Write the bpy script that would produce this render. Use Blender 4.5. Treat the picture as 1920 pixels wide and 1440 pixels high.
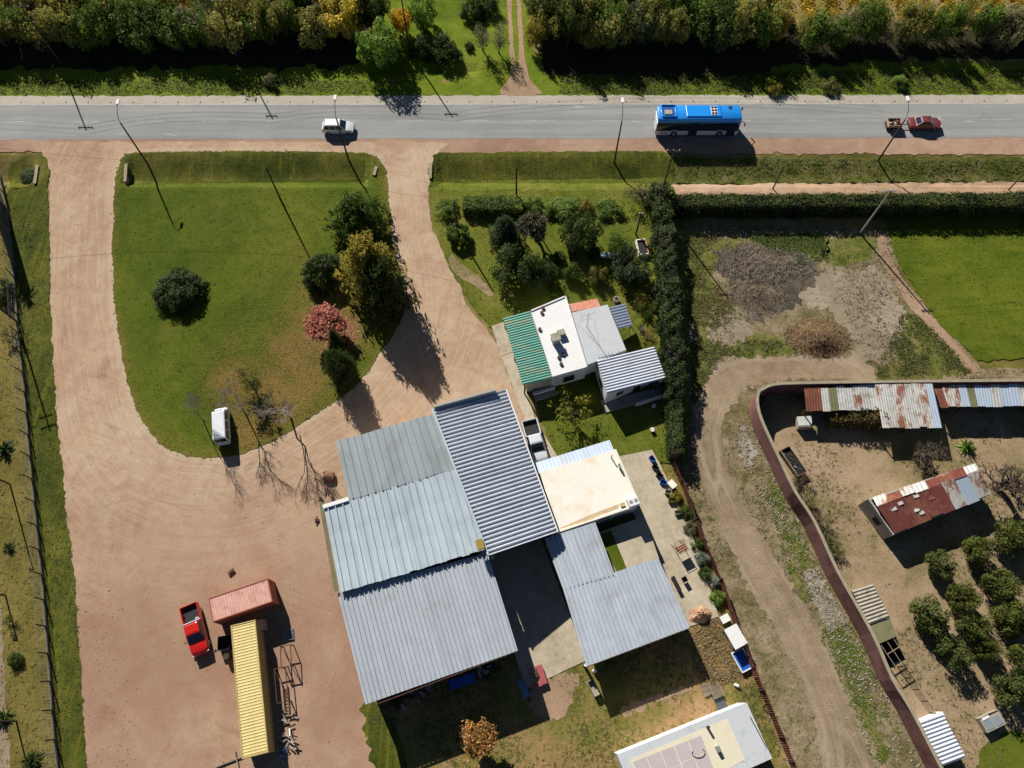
import bpy, math, random
import numpy as np
from mathutils import Vector, Matrix
from mathutils.geometry import delaunay_2d_cdt

for o in list(bpy.data.objects):
    bpy.data.objects.remove(o)
scene = bpy.context.scene
COL = scene.collection
R = math.radians
rng = np.random.default_rng(7)
random.seed(7)

# ---------------------------------------------------------------- camera, sky, sun, exposure
CAM_H = 80.0
FOC = 1400.0                       # focal length in pixels of a 1920 wide frame
TILT = math.atan(615.0 / FOC)      # tilt away from straight down, towards the road
cam = bpy.data.cameras.new('camera')
cam_o = bpy.data.objects.new('camera', cam)
COL.objects.link(cam_o)
cam_o.location = (0, 0, CAM_H)
cam_o.rotation_euler = (TILT, 0, 0)
cam.sensor_width = 36.0
cam.lens = 36.0 * FOC / 1920.0
cam.clip_end = 6000
scene.camera = cam_o

SUN_EL = R(33)
SUN_H = Vector((-0.47, 0.883, 0)).normalized()      # horizontal direction towards the sun
world = bpy.data.worlds.new('World')
scene.world = world
world.use_nodes = True
wn = world.node_tree
sky = wn.nodes.new('ShaderNodeTexSky')
sky.sky_type = 'NISHITA'
sky.sun_disc = False
sky.sun_elevation = SUN_EL
sky.sun_rotation = math.atan2(SUN_H.x, SUN_H.y)
sky.air_density = 0.5
sky.dust_density = 0.05
sky.ozone_density = 1.5
bg = wn.nodes['Background']
bg.inputs['Strength'].default_value = 0.05
wn.links.new(sky.outputs[0], bg.inputs[0])
sun = bpy.data.lights.new('sun', 'SUN')
sun.energy = 5.0
sun.angle = R(0.5)
sun.color = (1.0, 0.955, 0.89)
sun_o = bpy.data.objects.new('sun', sun)
COL.objects.link(sun_o)
sd = Vector((SUN_H.x * math.cos(SUN_EL), SUN_H.y * math.cos(SUN_EL), math.sin(SUN_EL)))
sun_o.rotation_euler = sd.to_track_quat('Z', 'Y').to_euler()
sun_o.location = sd * 200
vs = scene.view_settings
vs.view_transform = 'Standard'
vs.look = 'None'
vs.exposure = 0.36
vs.gamma = 1.0
vs.use_curve_mapping = False
scene.cycles.max_bounces = 4
scene.cycles.diffuse_bounces = 1
scene.cycles.transparent_max_bounces = 8

# ---------------------------------------------------------------- small tools
CT, ST = math.cos(TILT), math.sin(TILT)


def G(px, py, z=0.0):
    """surveyed point of the photograph -> point of the place at height z"""
    u = (px - 960) / FOC
    v = (720 - py) / FOC
    d = (u, v * CT + ST, v * ST - CT)
    t = (CAM_H - z) / -d[2]
    return Vector((d[0] * t, d[1] * t, z))


def G2(px, py, z=0.0):
    p = G(px, py, z)
    return (p.x, p.y)


def ppm(py, z=0.0):
    """pixels per metre at a row"""
    return (FOC * CT - (720 - py) * ST) / (CAM_H - z)


def lin(r, g, b):
    def f(c):
        c /= 255.0
        return c / 12.92 if c <= 0.04045 else ((c + 0.055) / 1.055) ** 2.4
    return (f(r), f(g), f(b))


def alb(r, g, b, k=1.18):
    """albedo of a level sunlit surface that shows as this colour"""
    return tuple(min(0.86, c / k) for c in lin(r, g, b))


def smooth(e0, e1, x):
    t = np.clip((x - e0) / (e1 - e0), 0, 1)
    return t * t * (3 - 2 * t)


# ditches on both sides of the road, filled where the drives cross
def hgt(x, y):
    x = np.asarray(x, float)
    y = np.asarray(y, float)
    yy = y + 0.0022 * x
    prof = np.where(yy > 65.0, smooth(69.3, 65.0, yy), smooth(63.2, 65.0, yy))
    m = np.ones_like(x)
    for (a, b) in ((-63.5, -52.0), (-18.6, -10.6)):
        m = m * (1 - smooth(a - 1.2, a, x) * smooth(b + 1.2, b, x))
    s = -0.95 * prof * m
    pn = np.exp(-((yy - 84.2) / 1.1) ** 2)
    mn = smooth(-21.0, -18.5, x) * smooth(-4.0, -6.0, x)
    return s - 0.45 * pn * mn


def hz(x, y):
    return float(hgt(np.array([x]), np.array([y]))[0])


def vnoise(x, y, sc, seed=0, octaves=3):
    """smooth value noise in 0..1"""
    r = np.random.default_rng(1000 + seed)
    T = r.random((64, 64))
    o, amp, tot = 0.0, 1.0, 0.0
    for k in range(octaves):
        u, v = np.asarray(x) * sc + 17.3 * k, np.asarray(y) * sc + 5.1 * k
        i, j = np.floor(u).astype(int), np.floor(v).astype(int)
        fu, fv = u - i, v - j
        fu, fv = fu * fu * (3 - 2 * fu), fv * fv * (3 - 2 * fv)
        a, b_ = T[i % 64, j % 64], T[(i + 1) % 64, j % 64]
        c, d = T[i % 64, (j + 1) % 64], T[(i + 1) % 64, (j + 1) % 64]
        o = o + amp * ((a * (1 - fu) + b_ * fu) * (1 - fv) + (c * (1 - fu) + d * fu) * fv)
        tot += amp
        amp *= 0.55
        sc *= 2.1
    return o / tot


# ---------------------------------------------------------------- node materials
class NB:
    def __init__(s, name):
        s.m = bpy.data.materials.new(name)
        s.m.use_nodes = True
        s.t = s.m.node_tree
        s.t.nodes.clear()
        s.out = s.t.nodes.new('ShaderNodeOutputMaterial')

    def n(s, typ, ins=None, **props):
        nd = s.t.nodes.new(typ)
        for k, v in props.items():
            setattr(nd, k, v)
        for k, v in (ins or {}).items():
            if hasattr(v, 'is_output') or isinstance(v, bpy.types.NodeSocket):
                s.t.links.new(v, nd.inputs[k])
            else:
                nd.inputs[k].default_value = v
        return nd

    def math(s, op, a, b=0.0, c=None, clamp=False):
        ins = {0: a, 1: b}
        if c is not None:
            ins[2] = c
        return s.n('ShaderNodeMath', ins, operation=op, use_clamp=clamp).outputs[0]

    def noise(s, vec, scale, detail=4.0, rough=0.6, dist=0.0):
        return s.n('ShaderNodeTexNoise', {'Vector': vec, 'Scale': scale, 'Detail': detail,
                                          'Roughness': rough, 'Distortion': dist}).outputs[0]

    def ramp(s, fac, stops, interp='LINEAR'):
        nd = s.n('ShaderNodeValToRGB', {0: fac})
        cr = nd.color_ramp
        cr.interpolation = interp
        while len(cr.elements) < len(stops):
            cr.elements.new(0.5)
        for e, (p, c) in zip(cr.elements, stops):
            e.position = p
            e.color = (*c, 1) if len(c) == 3 else c
        return nd.outputs[0]

    def mix(s, fac, a, b, mode='MIX'):
        nd = s.n('ShaderNodeMix', data_type='RGBA', blend_type=mode)
        for i, v in ((0, fac), (6, a), (7, b)):
            if isinstance(v, bpy.types.NodeSocket):
                s.t.links.new(v, nd.inputs[i])
            elif i == 0:
                nd.inputs[i].default_value = v
            else:
                nd.inputs[i].default_value = (*v, 1) if len(v) == 3 else v
        return nd.outputs[2]

    def step(s, v, lo, hi):
        return s.n('ShaderNodeMapRange', {'Value': v, 'From Min': lo, 'From Max': hi}, clamp=True).outputs[0]

    def finish(s, color, rough=0.9, metallic=0.0, bump=None, bump_s=0.3, bump_d=0.05, spec=0.25, alpha=None):
        p = s.n('ShaderNodeBsdfPrincipled', {'Roughness': rough, 'Metallic': metallic, 'Specular IOR Level': spec})
        if isinstance(color, bpy.types.NodeSocket):
            s.t.links.new(color, p.inputs['Base Color'])
        else:
            p.inputs['Base Color'].default_value = (*color, 1)
        if bump is not None:
            b = s.n('ShaderNodeBump', {'Height': bump, 'Strength': bump_s, 'Distance': bump_d})
            s.t.links.new(b.outputs[0], p.inputs['Normal'])
        s.t.links.new(p.outputs[0], s.out.inputs[0])
        return s.m


def pos(b):
    return b.n('ShaderNodeNewGeometry').outputs['Position']


def objc(b):
    return b.n('ShaderNodeTexCoord').outputs['Object']


def ground_mat(name, stops, s=(0.05, 0.35, 3.0), w=(0.45, 0.35, 0.3), speck=None, bump=0.5, bd=0.08, contrast=1.0,
               streak=None, ruts=None, dry=None):
    b = NB(name)
    P = pos(b)
    n1 = b.noise(P, s[0], 4, 0.55, 0.5)
    n2 = b.noise(P, s[1], 6, 0.65, 0.3)
    n3 = b.noise(P, s[2], 6, 0.7)
    tot = sum(w)
    f = b.math('MULTIPLY', n1, w[0] / tot)
    f = b.math('MULTIPLY_ADD', n2, w[1] / tot, f)
    f = b.math('MULTIPLY_ADD', n3, w[2] / tot, f)
    f = b.math('MULTIPLY_ADD', b.math('SUBTRACT', f, 0.5), 3.1 * contrast, 0.5, clamp=True)
    c = b.ramp(f, stops)
    if streak:
        col, sc, amt = streak
        mp = b.n('ShaderNodeMapping', {'Vector': P, 'Scale': sc}).outputs[0]
        ns = b.noise(mp, 1.0, 5, 0.7)
        c = b.mix(b.math('MULTIPLY', b.step(ns, 0.5, 0.66), amt), c, col)
    if dry:
        da = b.n('ShaderNodeAttribute', attribute_name='dry').outputs['Fac']
        nn = b.noise(P, 5.0, 5, 0.75)
        c = b.mix(b.math('MULTIPLY', b.step(b.math('MULTIPLY_ADD', da, 0.75, nn), 0.62, 1.05), 0.8), c, dry)
    if ruts:                      # wheel ruts follow the edge of the track
        e = b.n('ShaderNodeAttribute', attribute_name='edge').outputs['Fac']
        wv = b.noise(P, 0.3, 3, 0.5)
        cv = b.n('ShaderNodeCombineXYZ', {'X': b.math('MULTIPLY_ADD', e, 1.5, b.math('MULTIPLY', wv, 1.2)), 'Y': b.math('MULTIPLY', b.n('ShaderNodeSeparateXYZ', {0: P}).outputs[1], 0.06), 'Z': 0.0}).outputs[0]
        rt = b.noise(cv, 1.0, 4, 0.65)
        c = b.mix(b.math('MULTIPLY', b.step(rt, 0.52, 0.64), 0.5), c, ruts[0])
        c = b.mix(b.math('MULTIPLY', b.step(rt, 0.46, 0.34), 0.5), c, ruts[1])
    if speck:
        for (col, sc, th, amt) in speck:
            k = b.noise(P, sc, 4, 0.65)
            c = b.mix(b.math('MULTIPLY', b.step(k, th, th + (0.05 if sc > 1.0 else 0.14)), amt), c, col)
    return b.finish(c, 0.95, 0, n3, bump, bd, 0.1)


def plain(name, col, rough=0.6, metallic=0.0, vary=0.12, scale=1.5, spec=0.4, bump=0.0, dirt=None, dirt_s=0.7, dirt_th=0.55,
          stretch=None, rnd=0.0, runs=None):
    b = NB(name)
    P = objc(b)
    P0 = P
    if stretch:
        P = b.n('ShaderNodeMapping', {'Vector': P, 'Scale': stretch}).outputs[0]
    n = b.noise(P, scale, 5, 0.65)
    lo = tuple(max(0, c * (1 - vary)) for c in col)
    hi = tuple(min(0.95, c * (1 + vary)) for c in col)
    c = b.ramp(n, [(0.3, lo), (0.7, hi)])
    if dirt:
        k = b.noise(P, dirt_s, 7, 0.7, 0.4)
        c = b.mix(b.step(k, dirt_th, dirt_th + 0.12), c, dirt)
    if runs:                      # rain runs down the slope: angle of the ribs, colour, amount
        q = b.n('ShaderNodeMapping', {'Vector': P0, 'Rotation': (0, 0, -runs[0])}).outputs[0]
        q = b.n('ShaderNodeMapping', {'Vector': q, 'Scale': (0.14, 2.6, 1)}).outputs[0]
        k = b.noise(q, 1.0, 6, 0.7)
        c = b.mix(b.math('MULTIPLY', b.step(k, 0.5, 0.72), runs[2]), c, runs[1])
    if rnd:                       # each sheet weathers a little differently
        rv = b.n('ShaderNodeObjectInfo').outputs['Random']
        c = b.n('ShaderNodeHueSaturation', {'Value': b.math('MULTIPLY_ADD', rv, rnd, 1 - rnd / 2), 'Color': c}).outputs[0]
    nb = b.noise(P, scale * 8, 3) if bump else None
    return b.finish(c, rough, metallic, nb, bump, 0.02, spec)


# ---------------------------------------------------------------- mesh tools
class MB:
    """collects faces, then becomes ONE mesh object"""

    def __init__(s):
        s.v = []
        s.f = []

    def quadbox(s, p8):
        o = len(s.v)
        s.v += [tuple(p) for p in p8]
        s.f += [tuple(o + i for i in q) for q in ((3, 2, 1, 0), (4, 5, 6, 7), (0, 1, 5, 4), (1, 2, 6, 5), (2, 3, 7, 6), (3, 0, 4, 7))]
        return s

    def box(s, c, d, rz=0.0):
        cx, cy, cz = c
        hx, hy, hh = d[0] / 2, d[1] / 2, d[2] / 2
        ca, sa = math.cos(rz), math.sin(rz)
        p = []
        for z in (-hh, hh):
            for x, y in ((-hx, -hy), (hx, -hy), (hx, hy), (-hx, hy)):
                p.append((cx + x * ca - y * sa, cy + x * sa + y * ca, cz + z))
        return s.quadbox(p)

    def bar(s, a, b, w, h=None):
        """square bar from a to b"""
        h = h or w
        a = Vector(a)
        b = Vector(b)
        d = (b - a).normalized()
        up = Vector((0, 0, 1)) if abs(d.z) < 0.95 else Vector((1, 0, 0))
        x = d.cross(up).normalized() * (w / 2)
        y = x.cross(d).normalized() * (h / 2)
        return s.quadbox([a - x - y, a + x - y, a + x + y, a - x + y, b - x - y, b + x - y, b + x + y, b - x + y])

    def tube(s, pts, radii, sides=8, cap=True):
        pts = [Vector(p) for p in pts]
        if not hasattr(radii, '__len__'):
            radii = [radii] * len(pts)
        o = len(s.v)
        for i, p in enumerate(pts):
            a = pts[max(0, i - 1)]
            b = pts[min(len(pts) - 1, i + 1)]
            d = (b - a).normalized()
            up = Vector((0, 0, 1)) if abs(d.z) < 0.9 else Vector((1, 0, 0))
            x = d.cross(up).normalized()
            y = x.cross(d)
            for k in range(sides):
                t = 2 * math.pi * k / sides
                s.v.append(tuple(p + (x * math.cos(t) + y * math.sin(t)) * radii[i]))
        for i in range(len(pts) - 1):
            for k in range(sides):
                k2 = (k + 1) % sides
                s.f.append((o + i * sides + k, o + (i + 1) * sides + k, o + (i + 1) * sides + k2, o + i * sides + k2))
        if cap:
            s.f.append(tuple(o + k for k in range(sides)))
            e = o + (len(pts) - 1) * sides
            s.f.append(tuple(e + k for k in reversed(range(sides))))
        return s

    def prism(s, pts, z0, z1):
        n = len(pts)
        area = sum(pts[i][0] * pts[(i + 1) % n][1] - pts[(i + 1) % n][0] * pts[i][1] for i in range(n))
        if area < 0:
            pts = list(reversed(pts))
            if hasattr(z1, '__len__'):
                z1 = list(reversed(z1))
        zt = z1 if hasattr(z1, '__len__') else [z1] * n
        o = len(s.v)
        s.v += [(p[0], p[1], z0) for p in pts] + [(p[0], p[1], z) for p, z in zip(pts, zt)]
        s.f.append(tuple(o + i for i in reversed(range(n))))
        s.f.append(tuple(o + n + i for i in range(n)))
        for i in range(n):
            j = (i + 1) % n
            s.f.append((o + i, o + j, o + n + j, o + n + i))
        return s

    def loft(s, secs, close=True):
        """secs: list of equal-length closed rings"""
        o = len(s.v)
        n = len(secs[0])
        for r in secs:
            s.v += [tuple(p) for p in r]
        for i in range(len(secs) - 1):
            for k in range(n):
                k2 = (k + 1) % n
                s.f.append((o + i * n + k, o + i * n + k2, o + (i + 1) * n + k2, o + (i + 1) * n + k))
        if close:
            s.f.append(tuple(o + k for k in reversed(range(n))))
            e = o + (len(secs) - 1) * n
            s.f.append(tuple(e + k for k in range(n)))
        return s

    def mesh(s, name, mat=None, smooth_angle=None):
        me = bpy.data.meshes.new(name)
        me.from_pydata(s.v, [], s.f)
        if mat:
            me.materials.append(mat)
        if smooth_angle:
            me.polygons.foreach_set('use_smooth', [True] * len(me.polygons))
            me.set_sharp_from_angle(angle=R(smooth_angle))
        me.update()
        return me

    def build(s, name, mat, parent=None, smooth_angle=None, bevel=0.0):
        me = s.mesh(name, mat, smooth_angle)
        o = bpy.data.objects.new(name, me)
        COL.objects.link(o)
        if parent:
            o.parent = parent
        if bevel:
            bv = o.modifiers.new('bevel', 'BEVEL')
            bv.width = bevel
            bv.segments = 2
            bv.limit_method = 'ANGLE'
        return o


def empty(name, loc=(0, 0, 0), rz=0.0, scale=None):
    o = bpy.data.objects.new(name, None)
    o.empty_display_size = 0.3
    COL.objects.link(o)
    o.location = loc
    o.rotation_euler = (0, 0, rz)
    if scale:
        o.scale = scale
    return o


def tag(o, label=None, cat=None, group=None, kind=None):
    if label:
        o['label'] = label
    if cat:
        o['category'] = cat
    if group:
        o['group'] = group
    if kind:
        o['kind'] = kind
    return o


def thing(name, label, cat, loc=(0, 0, 0), rz=0.0, group=None, scale=None):
    return tag(empty(name, loc, rz, scale), label, cat, group)


def dup(o, parent=None):
    c = o.copy()
    COL.objects.link(c)
    c.parent = parent
    for ch in o.children:
        dup(ch, c)
    return c


# ---------------------------------------------------------------- ground sheets
def inside(poly, x, y):
    poly = np.asarray(poly)
    r = np.zeros(len(x), bool)
    n = len(poly)
    j = n - 1
    for i in range(n):
        xi, yi = poly[i]
        xj, yj = poly[j]
        c = ((yi > y) != (yj > y)) & (x < (xj - xi) * (y - yi) / (yj - yi + 1e-12) + xi)
        r ^= c
        j = i
    return r


def dist_poly(poly, x, y, closed=True):
    poly = np.asarray(poly, float)
    d = np.full(len(x), 1e9)
    n = len(poly)
    for i in range(n if closed else n - 1):
        a = poly[i]
        b = poly[(i + 1) % n]
        ab = b - a
        L = ab @ ab + 1e-12
        t = np.clip(((x - a[0]) * ab[0] + (y - a[1]) * ab[1]) / L, 0, 1)
        d = np.minimum(d, np.hypot(x - a[0] - t * ab[0], y - a[1] - t * ab[1]))
    return d


def catmull(pts, per=6, closed=True):
    pts = [np.array(p, float) for p in pts]
    n = len(pts)
    out = []
    for i in range(n if closed else n - 1):
        p0 = pts[(i - 1) % n] if closed or i > 0 else pts[i]
        p1 = pts[i]
        p2 = pts[(i + 1) % n]
        p3 = pts[(i + 2) % n] if closed or i + 2 < n else p2
        for k in range(per):
            t = k / per
            out.append(0.5 * ((2 * p1) + (-p0 + p2) * t + (2 * p0 - 5 * p1 + 4 * p2 - p3) * t * t
                              + (-p0 + 3 * p1 - 3 * p2 + p3) * t ** 3))
    if not closed:
        out.append(pts[-1])
    return out


def ragged(poly, step=0.5, amp=0.15, seed=1):
    r = np.random.default_rng(seed)
    out = []
    n = len(poly)
    ph = r.uniform(0, 6.28, 6)
    s = 0.0
    for i in range(n):
        a = np.array(poly[i], float)
        b = np.array(poly[(i + 1) % n], float)
        L = np.hypot(*(b - a))
        k = max(1, int(L / step))
        nr = np.array([-(b - a)[1], (b - a)[0]]) / (L + 1e-9)
        for j in range(k):
            t = j / k
            ss = s + L * t
            d = amp * (3.4 * (float(vnoise(np.array([ss]), np.array([seed * 3.7]), 0.45, seed, 4)[0]) - 0.5) + r.normal(0, 0.5))
            out.append(a + (b - a) * t + nr * d)
        s += L
    return out


SHEETS = {}


def sheet(name, poly, mat, off, amp=0.12, step=0.5, grid=1.0, smoothed=False, seed=1, parent=None, attr=None, zfun=None):
    if smoothed:
        poly = catmull(poly)
    base = [tuple(p) for p in poly]
    SHEETS[name] = base
    bd = ragged(base, step, amp, seed) if amp > 0 else [np.array(p, float) for p in base]
    bd = np.array(bd)
    x0, y0 = bd.min(0)
    x1, y1 = bd.max(0)
    gx, gy = np.meshgrid(np.arange(x0, x1, grid), np.arange(y0, y1, grid))
    gx = gx.ravel() + rng.uniform(-0.2, 0.2, gx.size) * grid
    gy = gy.ravel() + rng.uniform(-0.2, 0.2, gy.size) * grid
    ok = inside(bd, gx, gy)
    gx, gy = gx[ok], gy[ok]
    ok = dist_poly(base, gx, gy) > max(0.3 * grid, amp * 2.2)
    gx, gy = gx[ok], gy[ok]
    vin = [Vector((float(p[0]), float(p[1]))) for p in bd] + [Vector((float(a), float(b))) for a, b in zip(gx, gy)]
    res = delaunay_2d_cdt(vin, [], [list(range(len(bd)))], 1, 1e-5)
    V = np.array([(p.x, p.y) for p in res[0]])
    z = hgt(V[:, 0], V[:, 1]) + off
    if zfun:
        z = z + zfun(V[:, 0], V[:, 1])
    me = bpy.data.meshes.new(name)
    me.from_pydata([(a, b, c) for (a, b), c in zip(V, z)], [], [tuple(f) for f in res[2]])
    me.materials.append(mat)
    if attr:
        for k, fn in attr.items():
            at = me.attributes.new(k, 'FLOAT', 'POINT')
            at.data.foreach_set('value', fn(V[:, 0], V[:, 1]).astype(np.float32))
    me.update()
    # keep normals up
    if len(me.polygons) and me.polygons[0].normal.z < 0:
        me.flip_normals()
    o = bpy.data.objects.new(name, me)
    COL.objects.link(o)
    if parent:
        o.parent = parent
    else:
        o['kind'] = 'structure'
    return o


def W(pxs, z=0.0):
    return [G2(a, b, z) for a, b in pxs]
# ================================================================ SETTING: ground, road, drives, lawns
m_ground = ground_mat('dry_field', [(0.2, alb(92, 88, 40)), (0.45, alb(128, 118, 62)), (0.62, alb(150, 132, 82)), (0.85, alb(172, 148, 104))],
                      speck=[(alb(80, 96, 30), 2.2, 0.6, 0.5)])
m_lawn = ground_mat('lawn_grass', [(0.1, alb(64, 80, 18)), (0.4, alb(82, 97, 24)), (0.65, alb(98, 108, 30)), (0.95, alb(122, 120, 46))],
                    s=(0.06, 0.4, 4.5), w=(0.5, 0.3, 0.28), bump=0.7, dry=alb(142, 116, 66), speck=[(alb(112, 104, 44), 0.16, 0.56, 0.5), (alb(60, 84, 12), 0.22, 0.6, 0.5), (alb(126, 112, 58), 0.7, 0.66, 0.5), (alb(56, 76, 12), 7.0, 0.6, 0.5), (alb(140, 132, 62), 9.0, 0.69, 0.5)])
m_garden = ground_mat('garden_grass', [(0.1, alb(76, 90, 24)), (0.45, alb(104, 113, 38)), (0.7, alb(126, 124, 52)), (0.95, alb(152, 138, 84))],
                      s=(0.07, 0.4, 4.5), bump=0.6, speck=[(alb(70, 90, 16), 6.0, 0.6, 0.5)])
m_field = ground_mat('pasture_grass', [(0.1, alb(62, 82, 18)), (0.4, alb(86, 101, 24)), (0.7, alb(106, 116, 32)), (0.95, alb(126, 126, 48))],
                     s=(0.05, 0.3, 4.0), bump=0.6, speck=[(alb(120, 112, 44), 0.14, 0.57, 0.55), (alb(62, 88, 16), 0.2, 0.6, 0.5)], streak=(alb(118, 122, 40), (0.12, 1.2, 1.0), 0.5))
m_verge = ground_mat('verge_grass', [(0.1, alb(76, 92, 20)), (0.45, alb(106, 124, 30)), (0.7, alb(126, 138, 42)), (0.95, alb(146, 138, 72))],
                     s=(0.08, 0.5, 4.0), bump=0.7, speck=[(alb(56, 76, 14), 3.0, 0.6, 0.6)])
m_rough = ground_mat('rough_grass', [(0.12, alb(88, 98, 36)), (0.4, alb(130, 122, 62)), (0.62, alb(160, 132, 88)), (0.9, alb(186, 148, 112))],
                     s=(0.09, 0.45, 3.2), bump=0.7, speck=[(alb(84, 102, 30), 2.0, 0.56, 0.7)])
m_left = ground_mat('dry_grass', [(0.1, alb(80, 80, 32)), (0.45, alb(118, 108, 54)), (0.75, alb(144, 128, 70)), (0.95, alb(168, 148, 92))],
                    s=(0.08, 0.5, 3.5), bump=0.6, speck=[(alb(110, 112, 40), 1.6, 0.58, 0.7)], streak=(alb(120, 112, 52), (1.4, 0.12, 1), 0.4))
m_strip = ground_mat('ditch_grass', [(0.1, alb(50, 62, 18)), (0.4, alb(76, 84, 28)), (0.68, alb(102, 102, 42)), (0.95, alb(136, 122, 66))],
                     s=(0.1, 0.6, 4.0), bump=0.8, streak=(alb(128, 124, 36), (1.6, 0.1, 1), 0.6))
m_waste = ground_mat('waste_soil', [(0.12, alb(84, 82, 44)), (0.38, alb(126, 114, 80)), (0.62, alb(156, 138, 110)), (0.9, alb(182, 162, 134))],
                     s=(0.12, 0.6, 3.6), w=(0.3, 0.45, 0.35), bump=1.0, speck=[(alb(74, 74, 40), 0.8, 0.56, 0.6), (alb(92, 100, 46), 1.6, 0.58, 0.7), (alb(84, 76, 58), 3.0, 0.6, 0.6), (alb(200, 192, 180), 5.5, 0.68, 0.7)])
m_weedy = ground_mat('weedy_soil', [(0.15, alb(70, 86, 26)), (0.4, alb(100, 108, 44)), (0.6, alb(126, 122, 68)), (0.9, alb(150, 134, 98))],
                     s=(0.2, 0.9, 4.0), w=(0.3, 0.4, 0.3), bump=0.9, speck=[(alb(60, 78, 22), 2.4, 0.6, 0.6)])
m_debris = ground_mat('dark_debris', [(0.12, alb(62, 56, 46)), (0.4, alb(98, 90, 76)), (0.65, alb(124, 114, 98)), (0.92, alb(160, 148, 130))], s=(.3, 1.6, 6), w=(.3, .4, .5), bump=1.0, bd=.15)
m_pale = ground_mat('pale_earth', [(0.1, alb(134, 120, 96)), (0.45, alb(160, 144, 120)), (0.7, alb(174, 158, 134)), (0.95, alb(190, 174, 150))], s=(.15, .9, 5), bump=.6, speck=[(alb(120, 110, 84), 1.4, .6, .6)])
m_chalk = ground_mat('chalky_rubble', [(0.15, alb(110, 106, 80)), (0.4, alb(150, 140, 120)), (0.65, alb(178, 168, 152)), (0.9, alb(206, 198, 184))], s=(.3, 1.2, 5), bump=1.0, bd=.1)
m_track = ground_mat('track_dirt', [(0.1, alb(130, 112, 88)), (0.45, alb(156, 136, 110)), (0.7, alb(170, 150, 124)), (0.95, alb(188, 168, 142))],
                     s=(0.14, 0.8, 5.0), bump=0.6, ruts=(alb(188, 170, 146), alb(120, 104, 82)), speck=[(alb(120, 106, 84), 2.4, 0.64, 0.5)])
m_yard_r = ground_mat('sandy_yard', [(0.12, alb(112, 108, 62)), (0.36, alb(144, 128, 92)), (0.6, alb(172, 148, 118)), (0.9, alb(188, 162, 134))],
                      s=(0.09, 0.4, 3.5), bump=0.6, speck=[(alb(120, 120, 60), 1.2, 0.62, 0.6)])
m_path = ground_mat('path_dirt', [(0.1, alb(150, 126, 98)), (0.5, alb(178, 148, 120)), (0.9, alb(196, 166, 140))], bump=0.4)
m_turned = ground_mat('turned_soil', [(0.1, alb(112, 88, 52)), (0.5, alb(152, 124, 80)), (0.9, alb(176, 148, 104))], s=(0.2, 1.2, 3.0), bump=1.0, bd=0.2)
m_shoulder_s = ground_mat('red_gravel', [(0.1, alb(152, 122, 102)), (0.5, alb(176, 143, 120)), (0.9, alb(194, 166, 142))], s=(0.08, 0.6, 6),
                          streak=(alb(172, 140, 118), (0.06, 2.2, 1), 0.7), bump=0.3, speck=[(alb(206, 186, 160), 0.5, 0.6, 0.4)])
m_shoulder_n = ground_mat('pale_gravel', [(0.1, alb(170, 160, 142)), (0.5, alb(190, 182, 166)), (0.9, alb(204, 197, 182))], s=(0.08, 0.6, 6),
                          streak=(alb(196, 178, 150), (0.06, 2.0, 1), 0.5), bump=0.3)

# worn asphalt: wheel tracks run along the road
b = NB('asphalt')
P = pos(b)
mp = b.n('ShaderNodeMapping', {'Vector': P, 'Scale': (0.02, 0.8, 1)}).outputs[0]
ns = b.noise(mp, 1.0, 5, 0.6)
nf = b.noise(P, 7.0, 5, 0.7)
nb_ = b.noise(P, 0.12, 4, 0.6)
f = b.math('MULTIPLY_ADD', ns, 0.6, b.math('MULTIPLY_ADD', nf, 0.15, b.math('MULTIPLY', nb_, 0.25)))
c = b.ramp(f, [(0.36, alb(138, 139, 137)), (0.5, alb(157, 157, 153)), (0.64, alb(174, 173, 167))])
mp2 = b.n('ShaderNodeMapping', {'Vector': P, 'Scale': (0.25, 2.2, 1)}).outputs[0]
k = b.noise(mp2, 1.0, 3, 0.5, 0.1)
c = b.mix(b.math('MULTIPLY', b.step(k, 0.69, 0.72), 0.6), c, alb(204, 204, 200))
k2 = b.noise(mp2, 0.6, 3, 0.5, 0.2)
c = b.mix(b.math('MULTIPLY', b.step(k2, 0.64, 0.7), 0.3), c, alb(134, 134, 131))
vy = b.n('ShaderNodeTexVoronoi', {'Vector': b.n('ShaderNodeVectorMath', {0: b.n('ShaderNodeMapping', {'Vector': P, 'Scale': (.16, .35, 1)}).outputs[0], 1: b.n('ShaderNodeTexNoise', {'Vector': P, 'Scale': .9, 'Detail': 4.0}).outputs[1]}, operation='ADD').outputs[0], 'Scale': 1.0}, feature='DISTANCE_TO_EDGE').outputs['Distance']
ck = b.math('MULTIPLY', b.step(vy, 0.02, 0.006), b.step(b.noise(P, .05, 3, .5), .47, .56))
c = b.mix(b.math('MULTIPLY', ck, 0.22), c, alb(118, 118, 116))
c = b.mix(b.math('MULTIPLY', b.step(b.noise(P, .22, 5, .7, .5), .62, .7), .3), c, alb(132, 133, 131))
m_asphalt = b.finish(c, 0.9, 0, nf, 0.25, 0.01, 0.2)

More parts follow.
